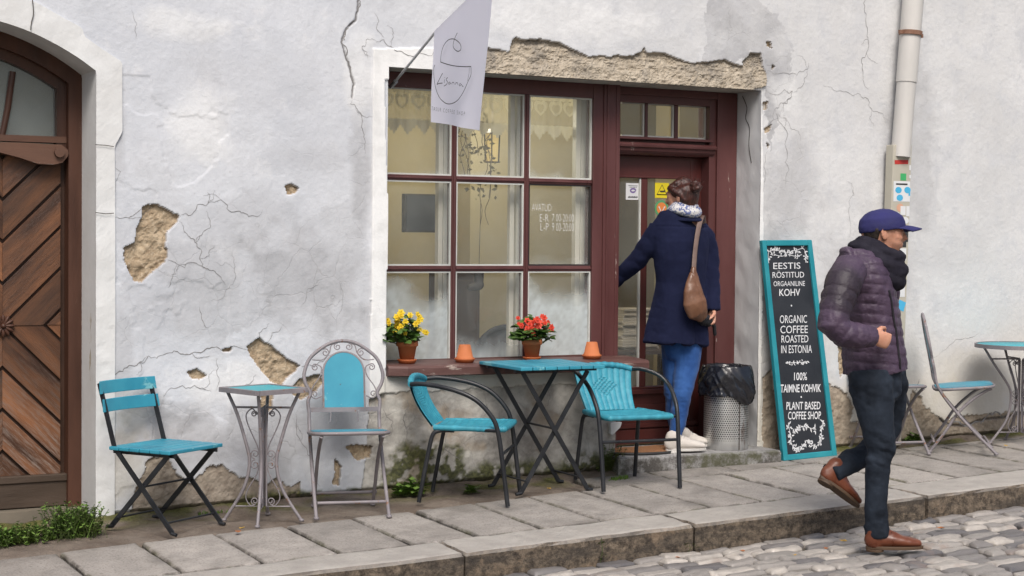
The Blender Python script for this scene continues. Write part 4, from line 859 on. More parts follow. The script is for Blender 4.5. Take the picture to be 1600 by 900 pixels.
def folding_chair():
    r = thing('folding_chair', 'turquoise slatted folding chair with black metal legs beside the wooden gate', 'chair', group='turquoise outdoor chairs')
    hw = .195
    for k in range(6):
        x = -.205+k*.070; mb = MB(); mb.box((x, -.215, .410), (x+.064, .215, .429)); mb.build('seat_slat', turq, r, True, bevel=.004)
    for z, x in ((.728, -.283), (.635, -.260)):
        mb = MB(); P = []
        for y in np.linspace(-.215, .215, 9):
            c = -.028*(1-(y/.215)**2); P.append([(x+c+dx+.02, y, z+dz-.0*c) for dx, dz in ((-.0-.010, .033), (.004-.010, .033), (.018-.010, -.033), (.004-.010, -.033), (-.010, .033))])
        mb.grid(P, False); mb.add(P[0][:4], [(0, 1, 2, 3)]); mb.add(P[-1][:4], [(3, 2, 1, 0)]); mb.build('backrest_slat', turq, r, True, bevel=.003)
    for s in (-1, 1):
        mb = MB(); y = s*hw; 
        mb.bar((-.290, y, .75), (-.185, y, .425), .026, .009, (1, 0, 0)); mb.bar((-.185, y, .425), (.215, y, .012), .026, .009, (1, 0, 0)); mb.tube([(.208, y, .012), (.24, y, .006)], .010, 8); mb.build('back_leg', blackm, r, True)
        mb = MB(); y = s*(hw-.014); mb.bar((.175, y, .405), (-.215, y, .012), .026, .009, (1, 0, 0)); mb.tube([(-.205, y, .012), (-.25, y, .006)], .010, 8); mb.build('front_leg', blackm, r, True)
        mb = MB(); mb.bar((-.215, s*(hw-.03), .400), (.21, s*(hw-.03), .400), .010, .022, (0, 1, 0)); mb.build('seat_rail', blackm, r, True)
    for p in (((.02, .235)), ((.170, .06)), ((-.165, .06)), ((-.19, .405))):
        mb = MB(); mb.tube([(p[0], -hw, p[1]), (p[0], hw, p[1])], .0055, 8); mb.build('stretcher', blackm, r, True)
    return r
fwd = lambda deg: R_(deg)
def mid(pts, dz=0): return sum(G(*p) for p in pts)/len(pts)
c = mid([(174, 827), (260, 842), (250, 803), (334, 823)]); o = folding_chair(); place(o, (c[0]+.015, c[1], gz(c[0], c[1])), R_(-58)); o.scale = (.93, .93, .95)

def spiral(c, u, v, r0, r1, a0, turns, n=22):
    c, u, v = [np.array(q, float) for q in (c, u, v)]
    return [c+(u*math.cos(a0+turns*2*math.pi*t)+v*math.sin(a0+turns*2*math.pi*t))*(r0+(r1-r0)*t) for t in np.linspace(0, 1, n)]
def scroll_table(name, label, round_top, H, top_r):
    r = thing(name, label, 'table', group='grey metal scroll tables')
    mb = MB()
    if round_top:
        mb.lathe([(0, H), (top_r-.012, H), (top_r-.010, H-.003)], n=48); mb.build('tabletop', turq_worn, r, True); mb = MB(); mb.lathe([(top_r-.011, H-.004), (top_r-.011, H+.004), (top_r, H+.004), (top_r, H-.022), (top_r-.011, H-.022), (top_r-.011, H-.012), (0, H-.012)], n=48, smooth=False); mb.build('table_rim', greym, r, True)
    else:
        h = top_r; mb.box((-h+.011, -h+.011, H-.01), (h-.011, h-.011, H)); mb.build('tabletop', turq_worn, r, True); mb = MB()
        for s in (-1, 1): mb.box((s*h-.011, -h, H-.02), (s*h+.011, h, H+.004)); mb.box((-h+.011, s*h-.011, H-.02), (h-.011, s*h+.011, H+.0035))
        mb.build('table_rim', greym, r, True)
    ft = .195 if not round_top else .21; tt = (top_r*1.414-.035) if not round_top else top_r-.04
    for k in range(4):
        a = math.pi/4+k*math.pi/2; d = np.array([math.cos(a), math.sin(a), 0]); z = np.array([0, 0, 1.]); P = lambda q, h: d*q+z*h
        mb = MB(); pr = spline([P(tt, H-.02), P(tt*.72, H*.80), P(.085, H*.58), P(.068, H*.46), P(.078, H*.33), P(.115, H*.19), P(ft, .004)], 6); mb.loft(pr, .0085, None, 8, 1); mb.lathe([(0, 0), (.013, 0), (.013, .012), (0, .014)], P(ft, 0), 10); mb.build('leg', greym, r, True)
        mb = MB(); mb.loft([P(tt*.80, H*.855), P(.025, H*.855), P(.016, H*.84), P(.016, .075), P(.155, .075)], .0055, None, 8, 1)
        mb.build('brace', greym, r, True)
        mb = MB(); q = .0032
        mb.tube(spline([P(.030, H*.80), P(.055, H*.845), P(.085, H*.80), P(.075, H*.72), P(.03, H*.57), P(.02, H*.50)], 5)+[], q, 6)
        mb.tube(spiral(P(.045, H*.805), d, z, .016, .004, math.pi, -1.5), q, 6)
        for cz, sg in ((H*.505, 1), (H*.425, -1)): mb.tube(spiral(P(.040, cz), d, z, .024, .006, math.pi*(1.5 if sg > 0 else .5), 1.4*sg), q, 6)
        mb.tube(spline([P(.02, H*.42), P(.035, H*.34), P(.075, H*.24), P(.085, H*.17), P(.06, H*.115), P(.035, H*.13)], 5), q, 6); mb.tube(spiral(P(.040, H*.15), d, z, .020, .005, -1.2, 1.3), q, 6)
        mb.build('scrollwork', greym, r, True)
    return r
c = mid([(351.7, 812.7), (396, 827), (471.6, 814.7), (422.5, 803)])
o = scroll_table('bistro_table', 'small square bistro table with worn turquoise top and grey scrolled legs', False, .672, .152); place(o, (c[0], c[1], gz(c[0], c[1])), R_(17))
c = G(1569, 690); o = scroll_table('bistro_table', 'round bistro table with turquoise top and grey scrolled legs at the right edge', True, .655, .30); place(o, (c[0]+.02, c[1]-.12, gz(c[0], c[1])), R_(25))

def arch_chair():
    r = thing('iron_chair', 'grey iron folding chair with turquoise arched back panel beside the square table', 'chair', group='grey iron folding chairs')
    hw = .185
    # local x forward; back stands at x = -.17, leaning; back surface coordinates (y, h)
    def B(y, h): return np.array([-.155-(h-.44)*.20, y, h])
    lf = [B(-hw, .50), B(-hw-.005, .56), B(-hw+.008, .60), B(-hw-.018, .655), B(-hw-.022, .71), B(-hw+.01, .785), B(-.10, .845), B(-.045, .868), B(0, .873)]
    full = spline(lf+[q*np.array([1, -1, 1]) for q in reversed(lf[:-1])], 5)
    mb = MB(); mb.loft(full, .0095, None, 8, 1); mb.build('back_frame', greym, r, True)
    for s in (-1, 1):
        mb = MB(); mb.loft(spline([B(s*hw, .51), np.array([-.155, s*hw, .44]), np.array([-.11, s*hw, .36]), np.array([-.03, s*hw, .26]), np.array([.09, s*hw, .13]), np.array([.215, s*hw, .006])], 5), .0095, None, 8, 1); mb.lathe([(0, 0), (.014, 0), (.014, .012), (0, .014)], (.215, s*hw, 0), 10); mb.build('back_leg', greym, r, True)
        y = s*(hw-.028); mb = MB(); mb.loft(spline([np.array([.185, y, .415]), np.array([.15, y, .40]), np.array([.07, y, .345]), np.array([-.02, y, .255]), np.array([-.10, y, .13]), np.array([-.19, y, .006])], 5), .0095, None, 8, 1); mb.lathe([(0, 0), (.014, 0), (.014, .012), (0, .014)], (-.19, y, 0), 10); mb.build('front_leg', greym, r, True)
        for yy in (-.07, .07) if s > 0 else ():
            mb = MB(); mb.tube([B(yy, .505), np.array([-.165, yy*1.05, .45])], .004, 6); mb.build('seat_link', greym, r, True)
    for x, z in ((.18, .075), (-.155, .075)):
        mb = MB(); mb.tube([(x-.012, -hw+.01, z), (x-.012, hw-.01, z)], .0085, 8); mb.build('stretcher', greym, r, True)
    mb = MB(); mb.bar(B(-hw, .515), B(hw, .515), .024, .010, (0, 0, 1)); mb.build('back_rail', greym, r, True)
    # seat: rounded turquoise board in a grey rim
    N = 40; out = []
    for k in range(N):
        a = 2*math.pi*k/N; cs, sn = math.cos(a), math.sin(a); e = .45; out.append((.02+.185*abs(cs)**e*(1 if cs > 0 else -1), (.2)*abs(sn)**e*(1 if sn > 0 else -1)))
    inn = [(.02+(x-.02)*.95, y*.95) for x, y in out]
    mb = MB(); mb.prism(inn, (0, 0, .415), (1, 0, .085), (0, 1, 0), (0, 0, .010)); mb.build('seat', turq, r, True); mb = MB(); mb.loft([(x, y, .413+.085*x) for x, y in out], [(.010, .008)]*N, (0, 0, 1), 8, 0, True); mb.build('seat_rim', greym, r, True)
    # back panel
    pw = .108; top = .815; pts = [(-pw, .525), (pw, .525)]+[(pw*math.cos(math.pi*k/16), top-.11+.11*math.sin(math.pi*k/16)) for k in range(17)]
    u = B(1, .5)-B(0, .5); v = B(0, 1.5)-B(0, .5); n = np.cross(u, v); n /= np.linalg.norm(n); o = B(0, 0)
    mb = MB(); mb.prism(pts, o-n*.004, u, v, n*.008); p = mb.build('back_panel', turq, r, True)
    mb = MB(); mb.loft([o+u*a+v*b for a, b in [(-pw, .525)]+pts[:1:-1]+[(pw, .525)]], .0065, None, 6, 1); mb.build('panel_rim', greym, r, True)
    mb = MB(); q = .0032; C = lambda y, h: o+u*y+v*h
    for s in (-1, 1):
        sp = lambda cy, ch, r0, a0, tn: mb.tube(spiral(C(s*cy, ch), u*s, v, r0, .005, a0, tn), q, 6)
        sp(.030, .842, .020, math.pi*.5, -1.35); sp(.095, .812, .022, math.pi*.3, 1.4); mb.tube(spline([C(s*.03, .862), C(s*.062, .85), C(s*.075, .81), C(s*.11, .775), C(s*.165, .775)], 5), q, 6)
        sp(.150, .735, .018, math.pi*.5, -1.3); sp(.155, .595, .020, math.pi*1.5, 1.35); mb.tube(spline([C(s*.150, .753), C(s*.118, .735), C(s*.125, .69), C(s*.165, .63), C(s*.172, .59), C(s*.15, .573), C(s*.118, .585)], 5), q, 6)
    mb.build('scrollwork', greym, r, True)
    return r
ac = arch_chair(); c = mid([(481, 811), (587.5, 806), (502, 792), (601, 790)]); place(ac, (c[0], c[1], gz(c[0], c[1])), R_(-106))
a2 = copy_tree(ac); c = G(1490, 701); place(a2, (c[0]-.03, c[1]-.08, gz(c[0], c[1])), R_(-40)); tag(a2, 'grey iron folding chair seen edge on, facing the round table')
a3 = copy_tree(ac); c = G(1372, 702); place(a3, (c[0]-.02, c[1]-.10, gz(c[0], c[1])), R_(-104)); tag(a3, 'grey iron chair mostly hidden behind the walking man')

def wicker_chair():
    r = thing('armchair', 'black tube armchair with turquoise woven seat, left of the folding table', 'armchair', group='turquoise woven armchairs')
    # back: curved woven panel
    nu, nv = 110, 90; P = []; gap = []
    def bk(s, t):   # s -1..1 across, t 0..1 up
        wv = .155+.030*t**1.3; x = -.165-.115*t-.02*math.sin(t*3)-.035*(1-s*s)*(.6+.4*t)*.6; return np.array([x, s*wv,   .405+t*.225+.012*(1-s*s)*t])
    nrm = np.array([.93, 0, .36])
    for i in range(nu):
        row = []
        for j in range(nv):
            s, t = -1+2*i/(nu-1), j/(nv-1); col = (s+1)/2*10; ci = int(col); fc = col-ci; rowi = t*30
            colh = abs(math.sin(math.pi*fc))**.6; st = abs(math.sin(math.pi*(rowi+.5*(ci % 2))))
            h = .004*colh+.0025*st*colh; g = max(0, 1-colh*2.2)*.8+.35*(1-st)**2
            dm = abs(s)/.50+abs(t-.55)/.24
            if dm < 1:
                ck = (int((s+1)*12)+int(t*20)) % 2; h = .006*ck; g = .45*(1-ck)
            row.append(bk(s, t)+nrm*h); gap.append(g)
        P.append(row)
    mb = MB(); mb.grid(P); nb = len(mb.v); mb.grid([[bk(-1+2*i/8, j/8)-nrm*.010 for j in range(9)] for i in range(8, -1, -1)]); gap += [.2]*81
    o = mb.build('woven_back', wick, r, True); o.data.attributes.new('gap', 'FLOAT', 'POINT').data.foreach_set('value', np.clip(gap, 0, 1).astype(np.float32))
    # seat
    P = []; gap = []; nu, nv = 90, 90
    for i in range(nu):
        row = []
        for j in range(nv):
            s, t = -1+2*i/(nu-1), j/(nv-1); y = s*(.16+.035*t); x = -.165+.385*t; col = t*11; ci = int(col); fc = col-ci; colh = abs(math.sin(math.pi*fc))**.6; st = abs(math.sin(math.pi*(s*18+.5*(ci % 2))))
            row.append((x, y, .408-.02*(1-s*s)*math.sin(math.pi*min(1, t+.1))+.003*colh+.002*st)); gap.append(max(0, 1-colh*2.2)*.7+.3*(1-st)**2)
        P.append(row)
    mb = MB(); mb.grid(P[::-1]); o = mb.build('woven_seat', wick, r, True, solid=0); o.data.attributes.new('gap', 'FLOAT', 'POINT').data.foreach_set('value', np.clip(gap, 0, 1).astype(np.float32))
    # wrapped edges
    def wrap(pts, rad, nm):
        pts = spline(pts, 14); L = 0; rr = []
        for k, p in enumerate(pts):
            if k: L += np.linalg.norm(p-pts[k-1])
            rr.append(rad*(1+.07*math.sin(L*620)))
        mb = MB(); mb.loft(pts, rr, None, 10, 1); o = mb.build(nm, wick, r, True); o.data.attributes.new('gap', 'FLOAT', 'POINT').data.foreach_set('value', np.clip([(1-q/(rad*1.07))*3 for q in rr for _ in range(10)]+[0.]*20, 0, 1).astype(np.float32))
    wrap([bk(-1, 1)+np.array([0, .0, .0]), bk(-.6, 1)+np.array([0, 0, .012]), bk(0, 1)+np.array([0, 0, .016]), bk(.6, 1)+np.array([0, 0, .012]), bk(1, 1)], .017, 'wrapped_top')
    wrap([(-.16, -.17, .402), (.10, -.198, .402), (.205, -.192, .402), (.222, -.15, .402), (.222, .15, .402), (.205, .192, .402), (.10, .198, .402), (-.16, .17, .402)], .0155, 'wrapped_edge')
    for s in (-1, 1):
        mb = MB(); T = bk(s, 1); mb.loft(spline([T, (-.20, s*.215, .635), (-.05, s*.245, .612), (.07, s*.25, .565), (.155, s*.248, .485), (.195, s*.243, .40), (.225, s*.238, .20), (.25, s*.235, .003)], 6), .0125, None, 10, 1); mb.build('arm', blackm, r, True)
        mb = MB(); mb.loft(spline([(-.05, s*.165, .388), (-.13, s*.172, .385), (-.165, s*.178, .36), (-.19, s*.182, .25), (-.235, s*.19, .003)], 6), .0115, None, 10, 1); mb.build('leg', blackm, r, True)
        mb = MB(); mb.tube([(.10, s*.195, .398), (.198, s*.243, .398)], .009); mb.build('seat_bracket', blackm, r, True)
    mb = MB(); mb.tube([(.212, -.24, .27), (.212, .24, .27)], .0085); mb.build('front_bar', blackm, r, True)
    return r
wc = wicker_chair(); c = mid([(650, 786), (693.6, 770.7), (771, 786), (812, 775)]); place(wc, (c[0], c[1], gz(c[0], c[1])), R_(-37))
w2 = copy_tree(wc); c = mid([(920, 766), (899, 748), (1003, 747), (1046, 759)]); place(w2, (c[0], c[1]-.04, gz(c[0], c[1])), R_(-97)); tag(w2, 'black tube armchair with turquoise woven back, below the doorway, facing the street')

def slat_table():
    r = thing('folding_table', 'square turquoise slatted folding table with crossed black legs between the two woven armchairs', 'table')
    h = .262; H = .705
    for k in range(7):
        x = -h+k*(2*h/7); mb = MB(); mb.box((x+.003, -h, H-.018), (x+2*h/7-.003, h, H)); mb.build('slat', turq, r, True, bevel=.003)
    for s in (-1, 1):
        mb = MB(); y = s*.17; mb.box((-h+.01, y-.012, H-.034), (h-.01, y+.012, H-.0185)); mb.build('rail', blackm, r, True)
        for t in (-1, 1):
            y2 = y+t*.006; mb = MB(); mb.bar((t*.205, y2, H-.035), (-t*.205, y2, .012), .024, .009, (1, 0, 0)); mb.tube([(-t*.200, y2, .012), (-t*.235, y2, .007)], .010, 8); mb.build('leg', blackm, r, True)
    for t in (-1, 1):
        mb = MB(); mb.tube([(t*.175, -.175, .075), (t*.175, .175, .075)], .0055); mb.build('stretcher', blackm, r, True)
    mb = MB(); mb.tube([(0, -.178, .355), (0, .178, .355)], .006); mb.build('pivot_rod', blackm, r, True)
    return r
c = mid([(755, 763), (824, 776), (861.6, 752), (934.5, 766)]); o = slat_table(); place(o, (c[0], c[1], gz(c[0], c[1])), R_(-2))

# ------------------------------------------------------------------ flower pots on the sill
terra = surf('terracotta', (.46, .135, .045, 1), (.56, .19, .075, 1), 7, .75, .25, 70, .002, wear=((.55, .32, .2, 1), .70, 12))
saucer_m = surf('terracotta_saucer', (.44, .11, .035, 1), (.50, .15, .05, 1), 7, .6, .1, 70, .002)
leafm = surf('begonia_leaf', (.030, .075, .014, 1), (.085, .155, .030, 1), 14, .45, .2, 60, .002)
def sill_pos(px, py):                       # walk the ray down to the board
    lo, hi = -.06, .14
    for _ in range(30):
        m = (lo+hi)/2; p = W(px, py, m)
        if p[2] > ZS(p[0], m): lo = m
        else: hi = m
    p = W(px, py, m); return np.array([p[0], min(max(m, -.01), .13), ZS(p[0], m)])
POT = [(0, 0), (.037, 0), (.052, .083), (.058, .084), (.060, .088), (.060, .112), (.057, .116), (.052, .116), (.051, .10), (0, .098)]
def saucer(t, rr=.047):
    mb = MB(); mb.lathe([(0, .001), (rr-.004, .001), (rr+.006, .018), (rr+.008, .024), (rr+.004, .024), (rr-.004, .012), (0, .010)]); mb.build('saucer', saucer_m, t, True)
def flower_pot(px, py, label, fl1, fl2, seed, sc=1.0, sprawl=0.):
    p = sill_pos(px, py); t = thing('potted_begonia', label, 'potted plant', (p[0], p[1], p[2]+.001), 0, 'terracotta flower pots on the window sill')
    saucer(t); mb = MB(); mb.lathe([(r_*sc, z*sc+.011) for r_, z in POT[:-1]]); mb.build('pot', terra, t, True); mb = MB(); mb.lathe([(.051*sc, .105*sc+.011), (0, .108*sc+.011)]); mb.build('soil', surf('potting_soil', (.03, .02, .012, 1), (.06, .04, .025, 1)), t, True)
    rnd = random.Random(seed); L = MB(); Fl = MB(); ST = MB(); z0 = .115*sc
    for k in range(190):
        a = rnd.uniform(0, 2*math.pi); rr = .128*math.sqrt(rnd.random()); zz = z0+.012+rnd.random()*.150*(1-(rr/.16)**2); c = np.array([rr*math.cos(a)-sprawl*rr, rr*math.sin(a)*.8, zz])
        d = np.array([math.cos(a)+rnd.uniform(-.6, .6), math.sin(a)+rnd.uniform(-.6, .6), rnd.uniform(-.3, .5)]); d /= np.linalg.norm(d); n = np.array([rnd.uniform(-.6, .6), rnd.uniform(-.9, .3), 1.]); u = d; v = np.cross(n, u); v /= np.linalg.norm(v); n = np.cross(u, v); s = rnd.uniform(.018, .034)
        o = [(-.9, 0), (-.6, .55), (0, .72), (.6, .5), (1.1, 0), (.6, -.5), (0, -.72), (-.6, -.55)]
        L.add([c+u*s*a_+v*s*b_-n*s*.25*(a_*a_+b_*b_) for a_, b_ in o]+[c], [(i, (i+1) % 8, 8) for i in range(8)], True)
        if k % 6 == 0: ST.tube([(c[0]*.2, c[1]*.2, z0-.01), tuple(c*np.array([.7, .7, .8])+np.array([0, 0, .02*0])), tuple(c)], .002, 5)
    fcs = []
    for k in range(26):
        a = rnd.uniform(-.4, math.pi+.4)+math.pi; rr = rnd.uniform(.04, .125); c = np.array([rr*math.cos(a)*1.05, rr*math.sin(a)*.8-.01, z0+.035+rnd.random()*.145*(1-(rr/.19)**2)]); s = rnd.uniform(.014, .026)
        ax = np.array([rnd.uniform(-.5, .5), -1, rnd.uniform(0, .6)]); ax /= np.linalg.norm(ax); u = np.cross(ax, (0, 0, 1.)); u /= np.linalg.norm(u); v = np.cross(u, ax)
        for ring, (q, m_) in enumerate(((1., 6), (.65, 5), (.35, 4))):
            for i in range(m_):
                b = 2*math.pi*(i+.5*ring)/m_; d = u*math.cos(b)+v*math.sin(b); e = np.cross(ax, d); pt = [c+ax*.002*ring, c+d*s*q*.5+e*s*q*.45+ax*(.004*ring+.003), c+d*s*q+ax*(.006*ring+.004), c+d*s*q*.5-e*s*q*.45+ax*(.004*ring+.003)]
                Fl.add(pt, [(0, 1, 2, 3)], True)
    L.build('foliage', leafm, t, True); Fl.build('blossoms', surf(label.split()[0]+'_petal', fl1, fl2, 40, .6, .1), t, True); ST.build('stems', surf('stem', (.06, .09, .02, 1), (.09, .10, .03, 1)), t, True)
flower_pot(636, 568, 'yellow flowering begonia in a terracotta pot at the left end of the sill', (.72, .50, .015, 1), (.80, .62, .06, 1), 5, 1.02, .5)
flower_pot(831, 564, 'red flowering begonia in a terracotta pot in the middle of the sill', (.68, .050, .030, 1), (.75, .11, .06, 1), 9, 1.0)
for px, py, lab in ((726, 566.5, 'empty terracotta pot turned upside down on its saucer, between the two begonias'), (924.5, 561, 'empty terracotta pot turned upside down on its saucer, at the right end of the sill')):
    p = sill_pos(px, py); t = thing('upturned_pot', lab, 'flower pot', (p[0], p[1], p[2]+.001), 0, 'terracotta flower pots on the window sill'); saucer(t, .052)
    mb = MB(); mb.lathe([(.050, .012), (.052, .030), (.047, .032), (.033, .098), (.030, .101), (.009, .101), (.008, .097), (0, .097)]); mb.build('pot', terra, t, True)

# ------------------------------------------------------------------ chalkboard
teal = surf('teal_frame_paint', (.012, .20, .25, 1), (.028, .27, .32, 1), 5, .5, .3, 40, .002, wear=((.18, .30, .31, 1), .68, 16))
def chalkboard():
    BL, BR = G(1222, 719), G(1304, 711); n0 = .0
    BL = np.array([BL[0], -.17, gz(BL[0], -.17)+.004]); BR = np.array([W(1303.5, 712, -.15)[0], -.15, 0]); BR[2] = W(1303.5, 712, -.15)[2]; BL[2] = W(1222, 720, -.17)[2]
    TL, TR = W(1186, 376, -.035), W(1266, 375, -.03)
    u = BR-BL; wd = np.linalg.norm(u); u /= wd; v = (TL-BL); v = v-u*(v@u)*0; hh = np.linalg.norm(v); v /= hh; n = np.cross(u, v); n /= np.linalg.norm(n)   # towards the street
    wt = np.linalg.norm(TR-TL)
    t = thing('chalkboard_sign', 'tall black chalkboard in a turquoise frame leaning on the wall right of the door', 'sign', BL)
    def Q(a, b): return BL+u*(a*(wd+(wt-wd)*b))+v*(b*hh)
    def patch(a0, a1, b0, b1, d0, d1): return [Q(a0, b0)+n*d0, Q(a1, b0)+n*d0, Q(a1, b1)+n*d0, Q(a0, b1)+n*d0, Q(a0, b0)+n*d1, Q(a1, b0)+n*d1, Q(a1, b1)+n*d1, Q(a0, b1)+n*d1]
    f = .085; fv = .026
    for a0, a1, b0, b1 in ((0, f, 0, 1), (1-f, 1, 0, 1), (f, 1-f, 0, fv), (f, 1-f, 1-fv, 1)):
        mb = MB(); mb.hexa(patch(a0, a1, b0, b1, 0, .030)); mb.build('frame_rail', teal, t, bevel=.004)
    mb = MB(); mb.hexa(patch(f-.01, 1-f+.01, fv-.003, 1-fv+.003, .008, .016)); board = mb.build('board', surf('chalkboard', (.016, .018, .023, 1), (.030, .034, .042, 1), 3, .55, .1, 40, .001), t)
    chalk = surf('chalk_paint', (.72, .73, .74, 1), (.62, .63, .65, 1), 30, .9)
    o = BL+n*.017; mb = MB()
    def loc(px, py): p = PL(px, py, o, n)-o; return p@u, p@np.cross(n, u)
    vv = np.cross(n, u)
    def line(s, cy, x0, x1, h, we=.0, tilt=0.):
        a, b = loc(x0, cy), loc(x1, cy-(x1-x0)*.012); c0, c1 = loc((x0+x1)/2, cy+h/2), loc((x0+x1)/2, cy-h/2)
        cx, cy_ = (a[0]+b[0])/2, (a[1]+b[1])/2; uu = u*(b[0]-a[0])+vv*(b[1]-a[1]); L = np.linalg.norm(uu); uu /= L; v2 = np.cross(n, uu)
        text_mb(mb, s, o+u*cx+vv*cy_, uu, v2, 0, 0, L, c1[1]-c0[1], we, .06, .001)
    k = 370/900; X = lambda x: 1160+x*160/389; Y = lambda y: 360+y*k
    for s, y, x0, x1, h, we in (('EESTIS', 135, 117, 220, 24, .0), ('RÖSTITUD', 167, 114, 234, 27, 0), ('ORGAANILINE', 203, 118, 237, 19, 0), ('KOHV', 236, 140, 219, 27, .005), ('ORGANIC', 338, 142, 245, 30, 0), ('COFFEE', 377, 144, 248, 29, 0), ('ROASTED', 413, 148, 250, 28, 0), ('IN ESTONIA', 452, 147, 264, 30, 0), ('100%', 555, 196, 245, 30, .01), ('TAIMNE KOHVIK', 601, 144, 298, 31, .015), ('PLANT BASED', 667, 167, 296, 30, .01), ('COFFEE SHOP', 704, 173, 298, 30, .01)):
        line(s, Y(y), X(x0), X(x1), h*k, we)
    for x, y in ((186, 286), (223, 633)):
        c = loc(X(x), Y(y)); mb.add([o+u*(c[0]+.006*math.cos(q))+vv*(c[1]+.006*math.sin(q))+n*.001 for q in np.linspace(0, 5.5, 8)], [tuple(range(8))])
    le = mb.build('chalk_lettering', chalk, board)
    rnd = random.Random(8); mb = MB()
    def leaf(px, py, ang, L, w_): 
        c = loc(px, py); d = np.array([math.cos(ang), math.sin(ang)]); e = np.array([-d[1], d[0]])
        P = [np.array(c)+d*L*a+e*w_*b for a, b in ((0, 0), (.35, .5), (.7, .35), (1, 0), (.7, -.35), (.35, -.5))]
        mb.add([o+u*q[0]+vv*q[1]+n*.0012 for q in P], [tuple(range(6))])
    def sprig(pts, nl, L):
        pts = spline([np.array(p, float) for p in pts], 8)
        mb.ribbon([o+u*loc(*p)[0]+vv*loc(*p)[1] for p in pts], .0035, n, .001)
        for i in range(nl):
            p = pts[int(rnd.random()*(len(pts)-1))]; q = pts[min(len(pts)-1, int(rnd.random()*(len(pts)-1))+1)]; leaf(p[0]+rnd.uniform(-2, 2), p[1]+rnd.uniform(-2, 2), rnd.uniform(0, 6.28), L*rnd.uniform(.7, 1.3), L*.42)
    PX = lambda l: [(X(a), Y(b)) for a, b in l]
    sprig(PX([(168, 86), (130, 76), (100, 82), (100, 125)]), 30, .022); sprig(PX([(168, 86), (205, 75), (234, 72), (240, 122)]), 30, .022); sprig(PX([(120, 92), (150, 98), (168, 90)]), 10, .018); sprig(PX([(172, 90), (200, 98), (226, 92)]), 10, .018)
    sprig(PX([(172, 504), (210, 502), (248, 500)]), 26, .018)
    sprig(PX([(174, 738), (182, 775), (188, 815), (215, 832), (238, 808)]), 55, .022); sprig(PX([(304, 728), (300, 765), (296, 800), (275, 822), (250, 800)]), 55, .022); sprig(PX([(192, 770), (220, 748), (245, 748), (280, 758)]), 34, .022)
    mb.build('chalk_leaves', chalk, board)
chalkboard()

# ------------------------------------------------------------------ flag
def flag():
    b = W(613, 133, .12); xf = b[0]
    t = thing('shop_flag', 'white shop flag with a line drawn cup hanging from a slanted pole above the window', 'flag', b)
    p1, p2 = WX(681, 49, xf), WX(775, -42, xf); d = p2-b; d /= np.linalg.norm(d)
    mb = MB(); mb.tube([b, p1, p2+d*.03], .0075, 10); mb.build('pole', surf('brushed_steel', (.50, .50, .50, 1), (.40, .40, .41, 1), 20, .45, metal=.25), t)
    mb = MB(); mb.tube([b-d*.02, b+d*.05], .013, 10); mb.build('pole_socket', surf('brushed_steel_socket', (.45, .45, .45, 1), (.35, .35, .36, 1), 20, .35, metal=.9), t)
    q0, q1 = WX(679, 191, xf), WX(752, 204, xf)
    def Fp(s, v):
        top = p1+(p2-p1)*s; bot = q0+(q1-q0)*s; p = top+(bot-top)*v
        return p+np.array([-.010-.012*math.sin(s*5+v*3)*v+.012*math.sin(s*9-1)*v*v, 0, 0])
    mb = MB(); mb.grid([[Fp(s, v) for v in np.linspace(0, 1, 30)] for s in np.linspace(0, 1, 24)])
    T = NT('flag_cloth'); T.t.nodes.remove(T.p); df = T.n('BsdfDiffuse'); co = T.co(); T.set(df.inputs[0], T.mix(T.ramp(T.noise(co, 3, 3), .3, .7), (.76, .75, .84, 1), (.81, .80, .88, 1))); tl = T.n('BsdfTranslucent'); tl.inputs[0].default_value = (.66, .65, .74, 1); m = T.n('MixShader'); m.inputs[0].default_value = .3; T.l(df.outputs[0], m.inputs[1]); T.l(tl.outputs[0], m.inputs[2]); T.l(m.outputs[0], T.out.inputs[0])
    cl = mb.build('banner', T.m, t); 
    ink = surf('black_print', (.015, .013, .018, 1), (.03, .028, .035, 1)); lift = np.array([-.0275, 0, 0])
    sx, sy = 100/643, 140/900; pr = lambda l: [WX(670+x*sx, 60+y*sy, xf) for x, y in l]
    mb = MB(); st = lambda l, w_=.0045, k=6: mb.ribbon(spline([p+lift for p in pr(l)], k), w_, (-1, 0, 0))
    st([(335, -52), (318, -20), (300, 30), (292, 75), (305, 110), (335, 132), (362, 125), (372, 95), (360, 55), (325, 22), (285, 8), (240, 22), (200, 70), (178, 130), (168, 190), (165, 240)]); st([(165, 240), (230, 262), (310, 280), (400, 287), (472, 286)]); st([(472, 286), (473, 330), (470, 375), (440, 440), (410, 510), (375, 575), (330, 630), (275, 658), (220, 655), (165, 610), (130, 545), (108, 460), (97, 370), (96, 310), (108, 268)]); st([(455, 295), (452, 360), (436, 430)], .003)
    st([(186, 352), (160, 400), (128, 465)], .005); st([(128, 465), (155, 455), (185, 452)], .0045); st([(205, 415), (202, 450)], .004); st([(207, 394), (209, 399)], .005, 2); st([(238, 395), (222, 415), (235, 440), (225, 465), (200, 482)], .004); st([(262, 440), (245, 450), (252, 464), (268, 450), (270, 464)], .0035); st([(280, 464), (284, 446), (298, 446), (304, 466)], .0035); st([(315, 468), (320, 450), (335, 450), (340, 470)], .0035); st([(368, 455), (352, 466), (360, 480), (376, 464), (382, 478), (396, 488)], .0035)
    a, b2 = pr([(76, 705), (412, 760)]); u = b2-a; L = np.linalg.norm(u); u /= L; v = np.array([0, 0, 1.]); v = np.cross(np.array([-1., 0, 0]), u)
    text_mb(mb, 'T A S U R   C O F F E E   S H O P', (a+b2)/2+lift, u, v, 0, 0, L, .020, -.01, 0, .0005)
    mb.build('printed_cup_logo', ink, cl)
flag()

